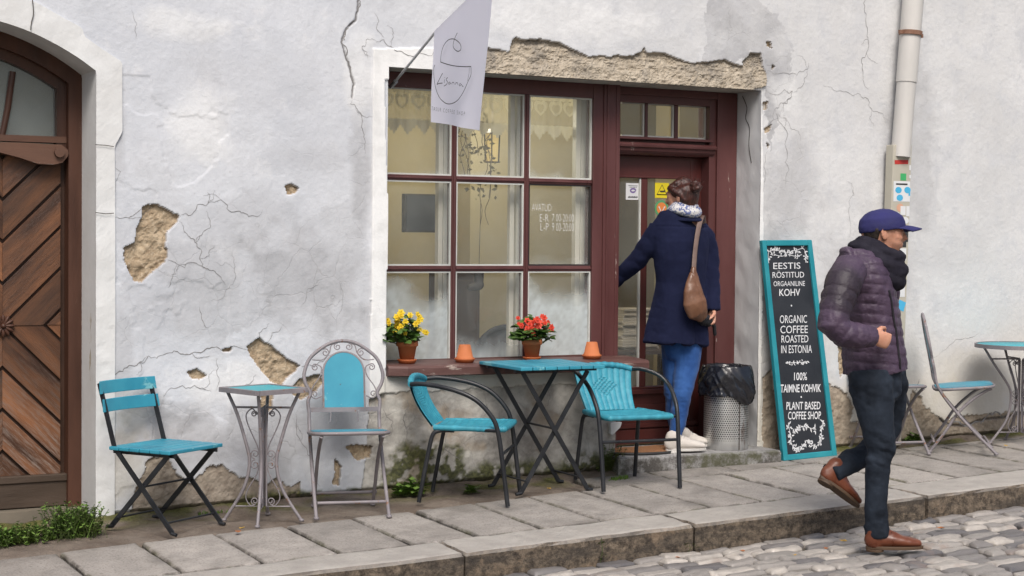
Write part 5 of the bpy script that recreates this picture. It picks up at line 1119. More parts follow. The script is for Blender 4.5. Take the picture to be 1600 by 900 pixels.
# ------------------------------------------------------------------ rain pipe with its cover and stickers
def drainpipe():
    t0, t1 = W(1429, -30, -.10), W(1408, 232, -.085); base = W(1398, 690, -.06)
    t = thing('drainpipe', 'grey metal rain pipe on the wall above a sticker covered casing', 'drainpipe', (base[0], -.06, gz(base[0], 0)))
    pm = surf('painted_pipe', (.50, .485, .46, 1), (.60, .58, .55, 1), 4, .55, .3, 40, .003, stretch=(1, 1, .3), wear=((.30, .15, .09, 1), .70, 7, (1, 1, .4)))
    d = t0-t1; up = t1+d*1.9
    mb = MB(); m1 = t1+d*.405; mb.loft([t1-d*.05, m1], .063, None, 24, 1); mb.build('lower_pipe', pm, t); mb = MB(); mb.loft([m1-d*.010, m1+d*.5, m1+d*.9, up], [.068, .0685, .069, .070], None, 24, 1); mb.build('upper_pipe', pm, t)
    rust = surf('rusty_clamp', (.16, .07, .04, 1), (.28, .17, .12, 1), 20, .8)
    c = W(1423, 52, -.1); e = d/np.linalg.norm(d); mb = MB(); mb.loft([c-e*.014, c+e*.014], .075, None, 24, 1); mb.build('clamp', rust, t); mb = MB(); mb.box((c[0]-.10, -.112, c[2]-.008), (c[0]-.06, -.094, c[2]+.016)); mb.box((c[0]+.060, -.115, c[2]-.024), (c[0]+.095, -.097, c[2]+.0)); mb.build('clamp_bolt', rust, t)
    # casing: a shallow leaning channel
    yb = -.105; A, B_ = W(1396, 226, yb), W(1425, 227, yb); C_, D_ = W(1387, 492, yb), W(1415.5, 490, yb); k = (A[2]-gz(A[0], 0))/(A[2]-C_[2]); E_, F_ = A+(C_-A)*k, B_+(D_-B_)*k
    dw = np.array([0, .07, 0]); mb = MB(); mb.hexa([E_, F_, F_+dw, E_+dw, A, B_, B_+dw, A+dw]); cs = mb.build('casing', surf('beige_casing', (.42, .39, .32, 1), (.48, .455, .38, 1), 3, .5, .15, 40, .002), t, bevel=.004)
    white, blue, green, red, peach, black = [surf('sticker_'+n_, a, b) for n_, a, b in (('white', (.70, .71, .71, 1), (.62, .63, .64, 1)), ('blue', (.06, .38, .62, 1), (.08, .42, .66, 1)), ('green', (.05, .36, .12, 1), (.06, .40, .14, 1)), ('red', (.45, .035, .03, 1), (.5, .05, .04, 1)), ('peach', (.60, .33, .22, 1), (.64, .38, .27, 1)), ('black', (.02, .02, .022, 1), (.05, .05, .05, 1)))]
    yl = yb-.0015
    def quad(px0, py0, px1, py1, mat, nm='sticker', lift=0., rot=0., par=cs, disc=False):
        c = (W(px0, py0, yl-lift)+W(px1, py1, yl-lift))/2; a = abs(W(px1, py0, yl)[0]-W(px0, py0, yl)[0])/2; b = abs(W(px0, py0, yl)[2]-W(px0, py1, yl)[2])/2; mb = MB(); cr, sr = math.cos(rot), math.sin(rot)
        P = [(a*math.cos(q), b*math.sin(q)) for q in np.linspace(0, 2*math.pi, 20, False)] if disc else [(-a, -b), (a, -b), (a, b), (-a, b)]
        mb.add([(c[0]+p*cr-q*sr, yl-lift, c[2]+p*sr+q*cr) for p, q in P], [tuple(range(len(P)))]); return mb.build(nm, mat, par)
    quad(1403, 229, 1423, 246, white); quad(1398, 250, 1419, 256.5, red, rot=.04); quad(1407, 271, 1416, 282, green); s = quad(1396, 283, 1422, 315, white)
    for x, y in ((1404, 297), (1418, 297), (1406, 309)): quad(x-5, y-5, x+5, y+5, blue, 'blue_disc', .001, 0, s, True)
    quad(1400, 286.5, 1418, 289, black, 'print', .001, 0, s)
    quad(1401, 318, 1412, 331, peach, disc=True); quad(1407, 322, 1415, 336, white, lift=.0005); quad(1416, 322, 1421, 338, white); quad(1395, 331, 1407, 343, white, disc=True); quad(1409, 339, 1420, 350, white, disc=True)
    quad(1404, 352, 1412, 372, white, lift=.0004); quad(1410, 358, 1419, 378, black); quad(1406, 378, 1416, 386, black, lift=.001)
    s = quad(1404, 388, 1416, 407, white); quad(1408, 394, 1412, 400, black, 'print', .001, 0, s); quad(1410, 412, 1416, 424, white, disc=True); s = quad(1396, 414, 1411, 436, black, rot=.1, disc=True); quad(1399, 417, 1408, 433, white, 'print', .001, .1, s, True); quad(1401, 420, 1406, 430, black, 'print', .002, .1, s, True)
    quad(1396, 438, 1403, 448, black, lift=.0003); s = quad(1403, 436, 1414, 464, white); quad(1406, 444, 1411, 452, black, 'print', .001, .3, s); quad(1403, 470, 1414, 485, blue, rot=-.35)
    for x, y, w_, h_ in ((1422.0, 262, 1.2, 8), (1422, 276, 1.2, 5), (1421, 300, 1.3, 12)): quad(x-w_, y-h_/2, x+w_, y+h_/2, white if h_ < 10 else blue, lift=.0006)
drainpipe()

# ------------------------------------------------------------------ litter bin
def bin_():
    c = G(1135, 704, ZSTEP-gz(5.2, 0)); c = np.array([W(1134.5, 640, .0)[0], .0, ZSTEP]); r0 = .138
    t = thing('litter_bin', 'perforated steel litter bin lined with a black plastic bag on the doorstep', 'bin', (c[0], c[1], ZSTEP-.0005))
    T = NT('perforated_steel'); co = T.co(); uu, vv_ = T.attr('uu'), T.attr('vv'); n = T.noise(T.co((1, 1, .2)), 11, 5, .7)
    row = T.math('FLOOR', vv_, 0); off = T.math('MULTIPLY', T.math('MODULO', row, 2.), .5); fx = T.math('SUBTRACT', T.math('FRACT', T.math('ADD', uu, off), 0), .5); fy = T.math('SUBTRACT', T.math('FRACT', vv_, 0), .5)
    dd = T.math('SQRT', T.math('ADD', T.math('MULTIPLY', fx, fx), T.math('MULTIPLY', fy, fy)), 0); hole = T.math('MULTIPLY', T.ramp(dd, .26, .32, 1, 0), T.attr('zone'))
    c1 = T.mix(T.ramp(n, .35, .65), (.50, .50, .49, 1), (.66, .66, .65, 1)); c1 = T.mix(T.ramp(T.noise(T.co((1, 1, .35)), 5, 5, .7), .60, .66, 0, .75), c1, (.20, .14, .11, 1)); T.set(T.p.inputs['Metallic'], .85); c1 = T.mix(hole, c1, (.01, .01, .012, 1))
    m = T.base(c1, T.ramp(n, .3, .7, .28, .5), .75, .5, T.bump(n, .2, .004))
    mb = MB(); prof = [(r0-.004, .0), (r0, .005), (r0, .05)]+[(r0, z) for z in np.linspace(.08, .50, 12)]+[(r0-.004, .50), (r0-.006, .1), (0, .1)]; N = 56; mb.lathe(prof, n=N); o = mb.build('steel_drum', m, t, True)
    V = np.array([v.co[:] for v in o.data.vertices]); a = np.arctan2(V[:, 1], V[:, 0]); a = np.where(a > 3.1, a-2*math.pi, a)
    for nm, ar in (('uu', a/(2*math.pi)*62), ('vv', V[:, 2]/.0135), ('zone', ((V[:, 2] > .06) & (V[:, 2] < .49)).astype(float))): o.data.attributes.new(nm, 'FLOAT', 'POINT').data.foreach_set('value', ar.astype(np.float32))
    mb = MB(); mb.box((-.0025, -r0-.004, .005), (.0025, -r0+.0, .40)); mb.build('seam', surf('dark_seam', (.06, .05, .045, 1), (.1, .09, .08, 1)), t, True)
    # bag turned over the rim
    N = 150; rows = []
    ang = np.linspace(0, 2*math.pi, N, endpoint=False); cx, sx_ = np.cos(ang), np.sin(ang)
    hem = .325+.035*(fbm(cx*1.6+5, sx_*1.6, None, 3, 4)-.5)*2-.03*np.exp(-((ang-5.0)/.5)**2)
    lv = [(-.02, .30, 0), (-.012, .42, 0), (-.006, .50, 0), (.0, .516, 0), (.008, .518, 0)]+[(None, t_, 0) for t_ in np.linspace(0, 1, 26)]
    for (dr, z, _) in lv:
        r = []
        for k in range(N):
            a = ang[k]
            if dr is not None: rr = r0+dr+.006*(vn(np.array([cx[k]*9]), np.array([sx_[k]*9]))[0]-.5); zz = z+.01*(vn(np.array([cx[k]*5+3]), np.array([sx_[k]*5]))[0]-.5)
            else:
                tt = z; zz = .516+(hem[k]-.516)*tt; sl = a+tt*.9*math.sin(a*2+1)
                f = fbm(np.array([math.cos(sl)*4.2]), np.array([math.sin(sl)*4.2]), np.array([tt*1.3]), 4, 6)[0]-.5; f2 = abs(vn(np.array([math.cos(a-tt*.7)*7+3]), np.array([math.sin(a-tt*.7)*7]), np.array([tt*1.8]), 2)[0]-.5)
                rr = r0+.012+tt*.022+(f*.075-f2*.035)*(.25+.9*tt)*(1-.55*max(0, tt-.8)*5*.5)+.016*math.sin(tt*math.pi); rr = max(rr, r0+.004)
            r.append((rr*math.cos(a), rr*math.sin(a), zz))
        r.append(r[0]); rows.append(r)
    mb = MB(); mb.grid(rows[::-1]); mb.build('bin_bag', surf('black_plastic', (.008, .008, .011, 1), (.014, .015, .020, 1), 6, .22, .35, 22, .006, spec=.6, rr=.06), t, True)
bin_()
# ------------------------------------------------------------------ people
def remesh(mb, voxel, smooth=4, fac=.5):
    me = bpy.data.meshes.new('tmp'); me.from_pydata(mb.v, [], mb.f); ob = bpy.data.objects.new('tmp', me); COL.objects.link(ob)
    m = ob.modifiers.new('r', 'REMESH'); m.mode = 'VOXEL'; m.voxel_size = voxel
    if smooth: s = ob.modifiers.new('s', 'SMOOTH'); s.factor = fac; s.iterations = smooth
    dg = bpy.context.evaluated_depsgraph_get(); ev = ob.evaluated_get(dg); e = ev.to_mesh(); n = len(e.vertices)
    V = np.empty(n*3); e.vertices.foreach_get('co', V); N = np.empty(n*3); e.vertices.foreach_get('normal', N)
    Fc = [tuple(p.vertices) for p in e.polygons]; ev.to_mesh_clear(); bpy.data.objects.remove(ob); bpy.data.meshes.remove(me)
    return V.reshape(-1, 3), N.reshape(-1, 3), Fc
def soft(name, mb, voxel, mat, parent, smooth=4, disp=None, attrs=None, keep=None):
    V, N, Fc = remesh(mb, voxel, smooth)
    if disp is not None: V = V+N*np.asarray(disp(V, N))[:, None]
    if keep is not None:
        k = keep(V); Fc = [f for f in Fc if all(k[i] for i in f)]
    inv = np.array(WM[parent].inverted()) if parent in WM else np.eye(4)
    L = V@inv[:3, :3].T+inv[:3, 3]
    me = bpy.data.meshes.new(name); me.from_pydata(L.tolist(), [], Fc); me.polygons.foreach_set('use_smooth', [True]*len(Fc))
    o = link(name, me, mat, parent)
    if attrs:
        for nm, fn in attrs.items(): o.data.attributes.new(nm, 'FLOAT', 'POINT').data.foreach_set('value', np.asarray(fn(V, N), np.float32))
    return o
def skin_mat(name, c1, c2):
    t = NT(name); co = t.co(); n = t.noise(co, 18, 4); t.p.inputs['Subsurface Weight'].default_value = .12; t.p.inputs['Subsurface Radius'].default_value = (.01, .004, .002)
    return t.base(t.mix(t.ramp(n, .3, .7), c1, c2), .5, 0, .35)
skin = skin_mat('skin', (.50, .245, .165, 1), (.60, .33, .235, 1)); skin_tan = skin_mat('skin_tan', (.50, .24, .155, 1), (.58, .30, .205, 1))
A_ = lambda *q: np.array(q, float)
def unit(v): v = np.array(v, float); return v/np.linalg.norm(v)

def head(mb, c, f, up, H=.225, fem=False):
    """head of height H, centre c, facing f; returns frame"""
    f = unit(f); s = unit(np.cross(up, f)); u = np.cross(f, s); P = lambda a, b, h: c+f*a*H+s*b*H+u*h*H      # a forward, b left, h up ; s = left side
    mb.loft([P(-.10, 0, -.22), P(-.09, 0, .02), P(-.06, 0, .20), P(-.05, 0, .30)], [(.29*H, .30*H), (.345*H, .41*H), (.33*H, .395*H), (.22*H, .27*H)], s, 18)      # cranium
    mb.loft([P(.12, 0, .25), P(.20, 0, .05), P(.18, 0, -.18), P(.17, 0, -.38)], [(.24*H, .19*H), (.29*H, .20*H), (.245*H, .20*H), (.13*H, .14*H)], s, 16)          # face
    mb.loft([P(.0, 0, -.20), P(.12, 0, -.37)], [(.24*H, .2*H), (.17*H, .12*H)], s, 14)                                                               # jaw
    mb.loft([P(.355, 0, .12), P(.40, 0, .02), P(.455, 0, -.075), P(.40, 0, -.10)], [.038*H, .045*H, .062*H, .045*H], None, 10)                       # nose
    for k in (-1, 1):
        mb.loft([P(.32, k*.05, .155), P(.33, k*.14, .17), P(.26, k*.22, .15)], [.045*H, .05*H, .035*H], None, 8)                                     # brows
        mb.loft([P(.30, k*.16, -.06), P(.22, k*.22, -.04)], [.07*H, .06*H], None, 8)                                                                   # cheeks
        e = [P(-.02, k*.335, .10), P(-.075, k*.375, .13), P(-.115, k*.385, .06), P(-.10, k*.375, -.04), P(-.045, k*.345, -.11), P(-.01, k*.33, -.06)]
        mb.loft(spline(e, 4), .026*H, None, 8); mb.loft([P(-.05, k*.335, .06), P(-.05, k*.335, -.04)], [.05*H, .045*H], None, 8)                          # ears
    mb.loft([P(.355, -.10, -.205), P(.385, 0, -.195), P(.355, .10, -.205)], [.022*H, .034*H, .022*H], None, 8); mb.loft([P(.345, -.08, -.245), P(.372, 0, -.25), P(.345, .08, -.245)], [.022*H, .034*H, .022*H], None, 8)
    mb.loft([P(.30, -.05, -.40), P(.32, .05, -.40)], .055*H, None, 8)
    return P
def eyes(P, parent, H=.225):
    wm, im = surf('eye_white', (.62, .60, .57, 1), (.66, .64, .61, 1), rough=.2), surf('iris', (.05, .03, .02, 1), (.08, .05, .03, 1), rough=.15)
    for k in (-1, 1):
        mb = MB(); c = P(.272, k*.145, .07); mb.loft([c-A_(0, 0, .0005), c+A_(0, 0, .0005)], .052*H, None, 12); e = mb.build('eye', wm, parent)
        d = unit(P(.5, k*.15, .07)-c); mb = MB(); mb.loft([c+d*.0455*H, c+d*.0535*H], [.026*H, .018*H], None, 10, 1); mb.build('iris', im, e)
def hand(mb, w_, d, nrm, thumb, curl=.5, L=.185):
    """hand from wrist w_ along d, palm facing nrm, thumb on side `thumb`"""
    d = unit(d); t = unit(np.array(thumb)-d*np.dot(thumb, d)); n = np.cross(d, t); n = n if n@np.array(nrm) > 0 else -n
    mb.loft([w_-d*.02, w_+d*.02, w_+d*.06, w_+d*.092], [(.026, .021), (.032, .018), (.041, .016), (.040, .013)], t, 14)
    for k, (o, ln, r) in enumerate(((.030, .072, .0088), (.0105, .080, .009), (-.0095, .074, .0088), (-.029, .058, .0078))):
        p = w_+d*(.088-.004*abs(k-1))+t*o; dirs = d.copy(); pts = [p-d*.02, p]; rr = [r, r]; a = 0
        for j, fr in enumerate((.45, .31, .24)):
            a += curl*(1.05, 1.25, .8)[j]*(1+.08*k); q = pts[-1]+(d*math.cos(a)+n*math.sin(a))*ln*fr; pts.append(q); rr.append(r*(1, .93, .82)[j])
        mb.loft(pts, rr, None, 9)
    p = w_+d*.022+t*.026+n*.006; dd = unit(d*.62+t*.62+n*.35); q1 = p+dd*.036; q2 = q1+unit(d*.85+t*.12+n*(.3+.5*curl))*.032; q3 = q2+unit(d*.75-t*.15+n*(.3+.6*curl))*.024
    mb.loft([p-dd*.012, p, q1, q2, q3], [.014, .015, .0115, .0102, .008], None, 9)

def shoe(name, heel, toe, mat, sole_mat, parent, ankle_h=.09, up=(0, 0, 1), wide=.047, laces=None):
    heel, toe = A_(*heel), A_(*toe); d = unit(toe-heel); L = np.linalg.norm(toe-heel); up = np.array(up, float); up = unit(up-d*(up@d)); s = np.cross(up, d)
    P = lambda a, h, b=0: heel+d*a*L+up*h+s*b
    mb = MB(); mb.loft([P(.07, .055), P(.13, .048), P(.32, .045), P(.52, .040), P(.74, .034), P(.90, .028)], [(wide*.62, .045), (wide*.74, .040), (wide*.78, .040), (wide*.95, .034), (wide*1.0, .026), (wide*.78, .020)], s, 16)
    mb.loft([P(.14, .03), P(.17, ankle_h*.7), P(.19, ankle_h)], [(wide*.75, .050), (wide*.82, .052), (wide*.86, .052)], s, 16); mb.loft([P(.22, ankle_h*.85), P(.5, .062), P(.62, .05)], [(wide*.6, .028), (wide*.55, .022), (wide*.5, .016)], s, 12)
    o = soft(name, mb, .006, mat, parent, 4, lambda V, N: .0035*(fbm(V[:, 0]*30, V[:, 1]*30, V[:, 2]*30, 3, 3)-.5))
    m2 = MB(); out = []
    for k in range(36):
        a = 2*math.pi*k/36; x = .5+.5*math.cos(a); wd_ = wide*(1.0 if x > .45 else .80+.2*(x/.45))*(1.02); out.append((x*L*1.02-.005, math.sin(a)*wd_*min(1, 1.25*abs(math.sin(a))**.0)))
    m2.prism([(x, y) for x, y in out], heel, d, s, up*.016); m2.prism([(x*.30, y*.92) for x, y in out], heel-up*.012, d, s, up*.0125); m2.build('sole', sole_mat, o, bevel=.003)
    if laces:
        m3 = MB()
        for k in range(4): c = P(.34+.075*k, .100-.0105*k); m3.tube([c-s*.024-up*.008, c+up*.003, c+s*.024-up*.008], .0032, 6)
        m3.build('laces', laces, o)
    return o

# ---------------- woman at the door
def woman():
    y0 = .0
    base = A_(W(1066, 705, -.02)[0], -.02, ZSTEP); r = thing('person', 'woman in navy coat and blue jeans seen from behind, reaching for the door', 'person', base)
    w_ = lambda px, py, y: W(px, py, y)
    H = .225; hc = w_(1065, 309, -.01); f = unit(A_(-.50, .86, -.12)); mb = MB(); P = head(mb, hc, f, A_(0, 0, 1), H, True)
    neck = w_(1070, 345, .0); mb.loft([hc+A_(.015, -.01, -.05), neck, neck+A_(0, 0, -.06)], [(.052, .055), (.055, .06), (.07, .07)], None, 14)
    ch = w_(1066, 400, .0); wa = w_(1065, 455, .0); hp = w_(1065, 520, .02)
    mb.loft([w_(1068, 358, .0), ch, wa, hp, w_(1065, 548, .02)], [(.13, .07), (.13, .09), (.11, .08), (.12, .09), (.09, .07)], A_(1, 0, 0), 16)
    sR, eR, wR = w_(1097, 366, -.01), w_(1110, 425, -.05), w_(1113, 483, -.10)
    sL, eL, wL = w_(1026, 362, .02), w_(995, 408, .14), w_(955, 442, .315)
    mb.loft([sR, eR, wR], [.038, .034, .026], None, 12); mb.loft([sL, eL, wL], [.045, .036, .026], None, 12)
    hand(mb, wR, w_(1111, 505, -.12)-wR, (-1, 0, 0), (0, -1, 0), .75); hand(mb, wL, A_(-.6, .6, -.12), (0, -.3, -1), (0, 0, 1.), .8)
    kn, an = w_(1064, 622, -.05), w_(1055, 690, -.05); k2, a2 = w_(1056, 622, .07), w_(1062, 686, .09)
    mb.loft([w_(1073, 545, -.03), kn, an, an+A_(0, 0, -.05)], [.060, .042, .034, .032], None, 12); mb.loft([w_(1056, 545, .06), k2, a2, a2+A_(0, 0, -.05)], [.058, .040, .032, .030], None, 12)
    body = soft('body', mb, .0055, skin, r, 3); eyes(P, body, H)
    # hair with a bun
    hr = NT('auburn_hair'); co = hr.co((1, 1, 1)); n = hr.noise(hr.co((22, 22, 6)), 4, 5, .6); hair_m = hr.base(hr.mix(hr.ramp(n, .3, .7), (.014, .005, .004, 1), (.075, .022, .015, 1)), .42, 0, .5, hr.bump(n, .6, .01))
    mb = MB(); mb.loft([P(-.20, 0, -.30), P(-.17, 0, -.12), P(-.15, 0, .04), P(-.085, 0, .20), P(-.07, 0, .33)], [(.24*H, .20*H), (.34*H, .31*H), (.385*H, .37*H), (.385*H, .405*H), (.24*H, .28*H)], np.cross(A_(0, 0, 1), f), 18); mb.loft([P(.0, 0, .38), P(.20, 0, .30)], [(.29*H, .14*H), (.29*H, .12*H)], np.cross(A_(0, 0, 1), f), 12)
    for k in (-1, 1): mb.loft([P(.22, k*.25, .27), P(.06, k*.34, .20), P(-.10, k*.36, .10), P(-.22, k*.27, -.10)], [.07*H, .085*H, .085*H, .09*H], None, 10)
    hd = lambda V, N: .004*(fbm(V[:, 0]*25, V[:, 1]*25, V[:, 2]*70, 3, 5)-.5)
    soft('hair', mb, .006, hair_m, r, 3, hd)
    bc = w_(1088, 291, -.125); mb = MB(); fr = unit(bc-hc); mb.loft([hc+(bc-hc)*.55, bc-fr*.02], [.03, .035], None, 12)
    for k in range(5):
        a = k*1.256; u = unit(np.cross(fr, A_(0, 0, 1))); v = np.cross(fr, u); c = bc+(u*math.cos(a)+v*math.sin(a))*.018; mb.loft([c+(u*math.cos(a+1.4)+v*math.sin(a+1.4))*.020-fr*.006, c+fr*.012, c+(u*math.cos(a-1.4)+v*math.sin(a-1.4))*.020-fr*.004], [.013, .018, .012], None, 9)
    soft('hair_bun', mb, .0045, hair_m, r, 2, lambda V, N: .004*(fbm(V[:, 0]*60, V[:, 1]*60, V[:, 2]*60, 3, 5)-.5))
    mb = MB(); rnd = random.Random(2)
    for k in range(16):
        p = bc+A_(rnd.uniform(-.03, .03), rnd.uniform(-.03, .03), rnd.uniform(.0, .035)); q = p+A_(rnd.uniform(-.03, .03), rnd.uniform(-.02, .02), rnd.uniform(.01, .045)); mb.tube([p, (p+q)/2+A_(rnd.uniform(-.008, .008), 0, .004), q], .0009, 4)
    mb.build('loose_hair', hair_m, r)
    # scarf
    mb = MB(); sc = w_(1069, 326, -.015)
    for k, (rz, zz, rr) in enumerate(((.066, .016, .026), (.080, -.018, .030))):
        mb.loft([sc+A_(rz*math.cos(t_), rz*.95*math.sin(t_)-.0, zz+.010*math.sin(t_*2+k)) for t_ in np.linspace(0, 2*math.pi, 28, False)], rr, None, 10, 0, True)
    st = NT('patterned_scarf'); co = st.co(); n = st.noise(co, 42, 2, .5, 1.5); n2 = st.noise(co, 90, 3); c = st.mix(st.ramp(n, .50, .54), (.58, .57, .56, 1), (.11, .14, .30, 1)); c = st.mix(st.ramp(n2, .62, .66, 0, .7), c, (.30, .27, .30, 1)); smat = st.base(c, .85)
    soft('scarf', mb, .006, smat, r, 3, lambda V, N: .010*(fbm(V[:, 0]*26, V[:, 1]*26, V[:, 2]*60, 3, 9)-.5))
    # coat
    cm = NT('navy_wool'); co = cm.co(); n = cm.noise(co, 320, 2); n2 = cm.noise(co, 6, 4); coat_m = cm.base(cm.mix(cm.ramp(n2, .3, .7), (.006, .008, .026, 1), (.011, .014, .040, 1)), .92, 0, .15, cm.bump(n, .5, .002)); cm.p.inputs['Sheen Weight'].default_value = .08; cm.p.inputs['Sheen Roughness'].default_value = .5; cm.p.inputs['Sheen Tint'].default_value = (.25, .28, .6, 1)
    sx = A_(1, 0, 0); ext = lambda x0, x1, py, y: (w_((x0+x1)/2, py, y), abs(w_(x1, py, y)[0]-w_(x0, py, y)[0])/2)
    rows = [(1050, 1090, 340, .0, .060), (1030, 1100, 346, .005, .080), (1020, 1108, 356, .005, .098), (1021, 1107, 378, .0, .118), (1025, 1104, 405, .0, .128), (1029, 1101, 440, .0, .122), (1026, 1100, 465, .005, .132), (1020, 1102, 495, .01, .150), (1015, 1103, 520, .01, .160), (1012, 1104, 537, .01, .165)]
    pts, rad = [], []
    for a, b, py, y, dp in rows: c, hw = ext(a, b, py, y); pts.append(c); rad.append((hw, dp))
    mb = MB(); mb.loft(pts, rad, sx, 28, 1)
    mb.loft([w_(1092, 357, -.0), w_(1103, 372, -.01), w_(1109, 398, -.02), eR, w_(1113, 462, -.08), w_(1113.5, 486, -.10)], [.055, .062, .060, .055, .050, .052], None, 16, 1); mb.loft([sL+A_(.02, 0, .02), w_(1012, 385, .07), eL, w_(975, 425, .235), w_(958, 439, .30)], [.068, .062, .057, .050, .050], None, 16, 1)
    def fold(V, N):
        d = .010*(fbm(V[:, 0]*9, V[:, 1]*9, V[:, 2]*5, 3, 4)-.5)+.006*(fbm(V[:, 0]*24, V[:, 1]*24, V[:, 2]*30, 3, 4)-.5)
        low = np.clip((w_(1065, 455, 0)[2]-V[:, 2])/.3, 0, 1); an_ = np.arctan2(V[:, 1], V[:, 0]-pts[-1][0]); d = d+low*.010*np.sin(an_*7+1)
        arm = np.clip((np.abs(V[:, 0]-pts[4][0])-.15)*12, 0, 1); d = d+arm*.005*(np.abs(np.sin(V[:, 2]*34+V[:, 0]*20+4*fbm(V[:, 0]*8, V[:, 1]*8, V[:, 2]*8)))-.5)
        zy = w_(1065, 351, 0)[2]; d = d-.006*np.exp(-((V[:, 2]-zy+.012)/.004)**2)*(V[:, 1] < -.02)
        d = d-.006*np.exp(-((V[:, 0]-pts[4][0]-.01)/.004)**2)*(V[:, 1] < -.05)*(V[:, 2] < zy-.03)
        return d
    soft('coat', mb, .007, coat_m, r, 4, fold)
    mb = MB(); cc = w_(1069, 340, -.0); mb.loft([cc+A_(.098*math.cos(t_), .086*math.sin(t_)+.0, -.008+.016*math.cos(t_*1)*.0) for t_ in np.linspace(R_(150), R_(390), 20)], [(.012, .030)]*20, A_(0, -.6, 1), 10); soft('coat_collar', mb, .005, coat_m, r, 3)
    # jeans
    jm = NT('blue_denim'); co = jm.co(); n = jm.noise(co, 5, 5, .65); n2 = jm.noise(jm.co((1, 1, .2)), 260, 2); jeans_m = jm.base(jm.mix(jm.ramp(n, .3, .72), (.010, .045, .17, 1), (.045, .13, .36, 1)), .8, 0, .2, jm.bump(n2, .4, .002)); jm.p.inputs['Sheen Weight'].default_value = .1
    mb = MB(); mb.loft([w_(1066, 520, .02), w_(1066, 545, .02)], [(.14, .11), (.13, .11)], sx, 16)
    mb.loft([w_(1075, 535, -.03), w_(1073, 575, -.04), w_(1066, 612, -.06), w_(1062, 645, -.05), w_(1056, 680, -.05), w_(1055, 692, -.05)], [(.090, .092), (.077, .079), (.058, .060), (.052, .056), (.041, .045), (.040, .044)], sx, 16, 1); mb.loft([w_(1055, 535, .06), w_(1055, 575, .05), w_(1054, 612, .05), w_(1053, 645, .07), w_(1059, 676, .09), w_(1060, 688, .09)], [(.088, .09), (.078, .08), (.062, .066), (.052, .056), (.040, .043), (.039, .042)], sx, 16, 1)
    def jf(V, N):
        zk = w_(1062, 618, 0)[2]; za = w_(1056, 684, 0)[2]; k = np.exp(-((V[:, 2]-zk)/.09)**2)+1.3*np.exp(-((V[:, 2]-za)/.06)**2)+.25
        return .009*k*(fbm(V[:, 0]*13+V[:, 2]*9, V[:, 1]*12, V[:, 2]*22, 3, 2)-.5)*2+.004*(fbm(V[:, 0]*20, V[:, 1]*20, V[:, 2]*12)-.5)
    soft('jeans', mb, .006, jeans_m, r, 3, jf)
    canvas, rub = surf('cream_canvas', (.50, .46, .42, 1), (.60, .56, .51, 1), 12, .85, .3, 120, .002), surf('white_rubber', (.60, .58, .55, 1), (.50, .48, .45, 1), 10, .6); lace = surf('shoe_laces', (.62, .60, .57, 1), (.55, .53, .50, 1))
    z = ZSTEP+.013; s1 = W(1043, 706, -.06); s2 = W(1103, 706, -.12)
    shoe('shoe', (s1[0], -.045, z), (s1[0]+.245, -.115, z), canvas, rub, r, .085, laces=lace); q = W(1059, 695, .07)
    shoe('shoe', (q[0], .085, z), (q[0]+.225, .03, z), canvas, rub, r, .085, laces=lace)
    # shoulder bag
    leather = surf('brown_leather', (.115, .050, .026, 1), (.20, .10, .058, 1), 9, .38, .35, 50, .004, wear=((.30, .20, .14, 1), .70, 14)); strapm = surf('taupe_strap', (.13, .085, .07, 1), (.19, .13, .11, 1), 20, .6)
    bt = thing('shoulder_bag', 'brown leather shoulder bag hanging on the back of the woman in the navy coat', 'bag', w_(1082, 470, -.22))
    mb = MB(); yb = -.20; mb.loft([w_(1084, 420, yb+.01), w_(1083, 436, yb), w_(1083, 455, yb-.01), w_(1085, 472, yb-.015), w_(1090, 486, yb-.01), w_(1097, 495, yb)], [(.016, .014), (.040, .022), (.066, .036), (.080, .044), (.074, .042), (.040, .026)], A_(.95, 0, .35), 18)
    soft('pouch', mb, .006, leather, bt, 4, lambda V, N: .014*(fbm(V[:, 0]*12, V[:, 1]*12, V[:, 2]*14, 3, 3)-.5)-.004*np.exp(-((V[:, 0]-w_(1088, 460, yb)[0]+.3*(V[:, 2]-w_(1088, 460, yb)[2]))/.004)**2))
    mb = MB(); sp = spline([w_(1100, 352, .05), w_(1098, 338, .0), w_(1095, 342, -.08), w_(1090, 365, -.135), w_(1086, 395, -.155), w_(1084, 424, -.185)], 8); mb.loft(sp, [(.017, .003)]*len(sp), A_(1, 0, 0), 8); mb.build('strap', strapm, bt)
    # things in her right hand
    ut = thing('folded_umbrella', 'small folded black umbrella held in the right hand of the woman in the navy coat', 'umbrella', w_(1102, 499, -.15)); um = surf('black_nylon', (.008, .008, .010, 1), (.018, .018, .022, 1), 20, .5)
    mb = MB(); a, b = w_(1092, 496, -.17), w_(1112, 504, -.12); mb.loft([a, a+(b-a)*.3, a+(b-a)*.7, b], [.026, .036, .034, .02], None, 12); soft('cover', mb, .005, um, ut, 2, lambda V, N: .022*(fbm(V[:, 0]*34, V[:, 1]*34, V[:, 2]*34, 3, 3)-.5))
    mb = MB(); mb.loft([b, w_(1116, 510, -.115), w_(1117, 522, -.115)], [.009, .012, .011], None, 10); mb.build('handle', um, ut)
woman()

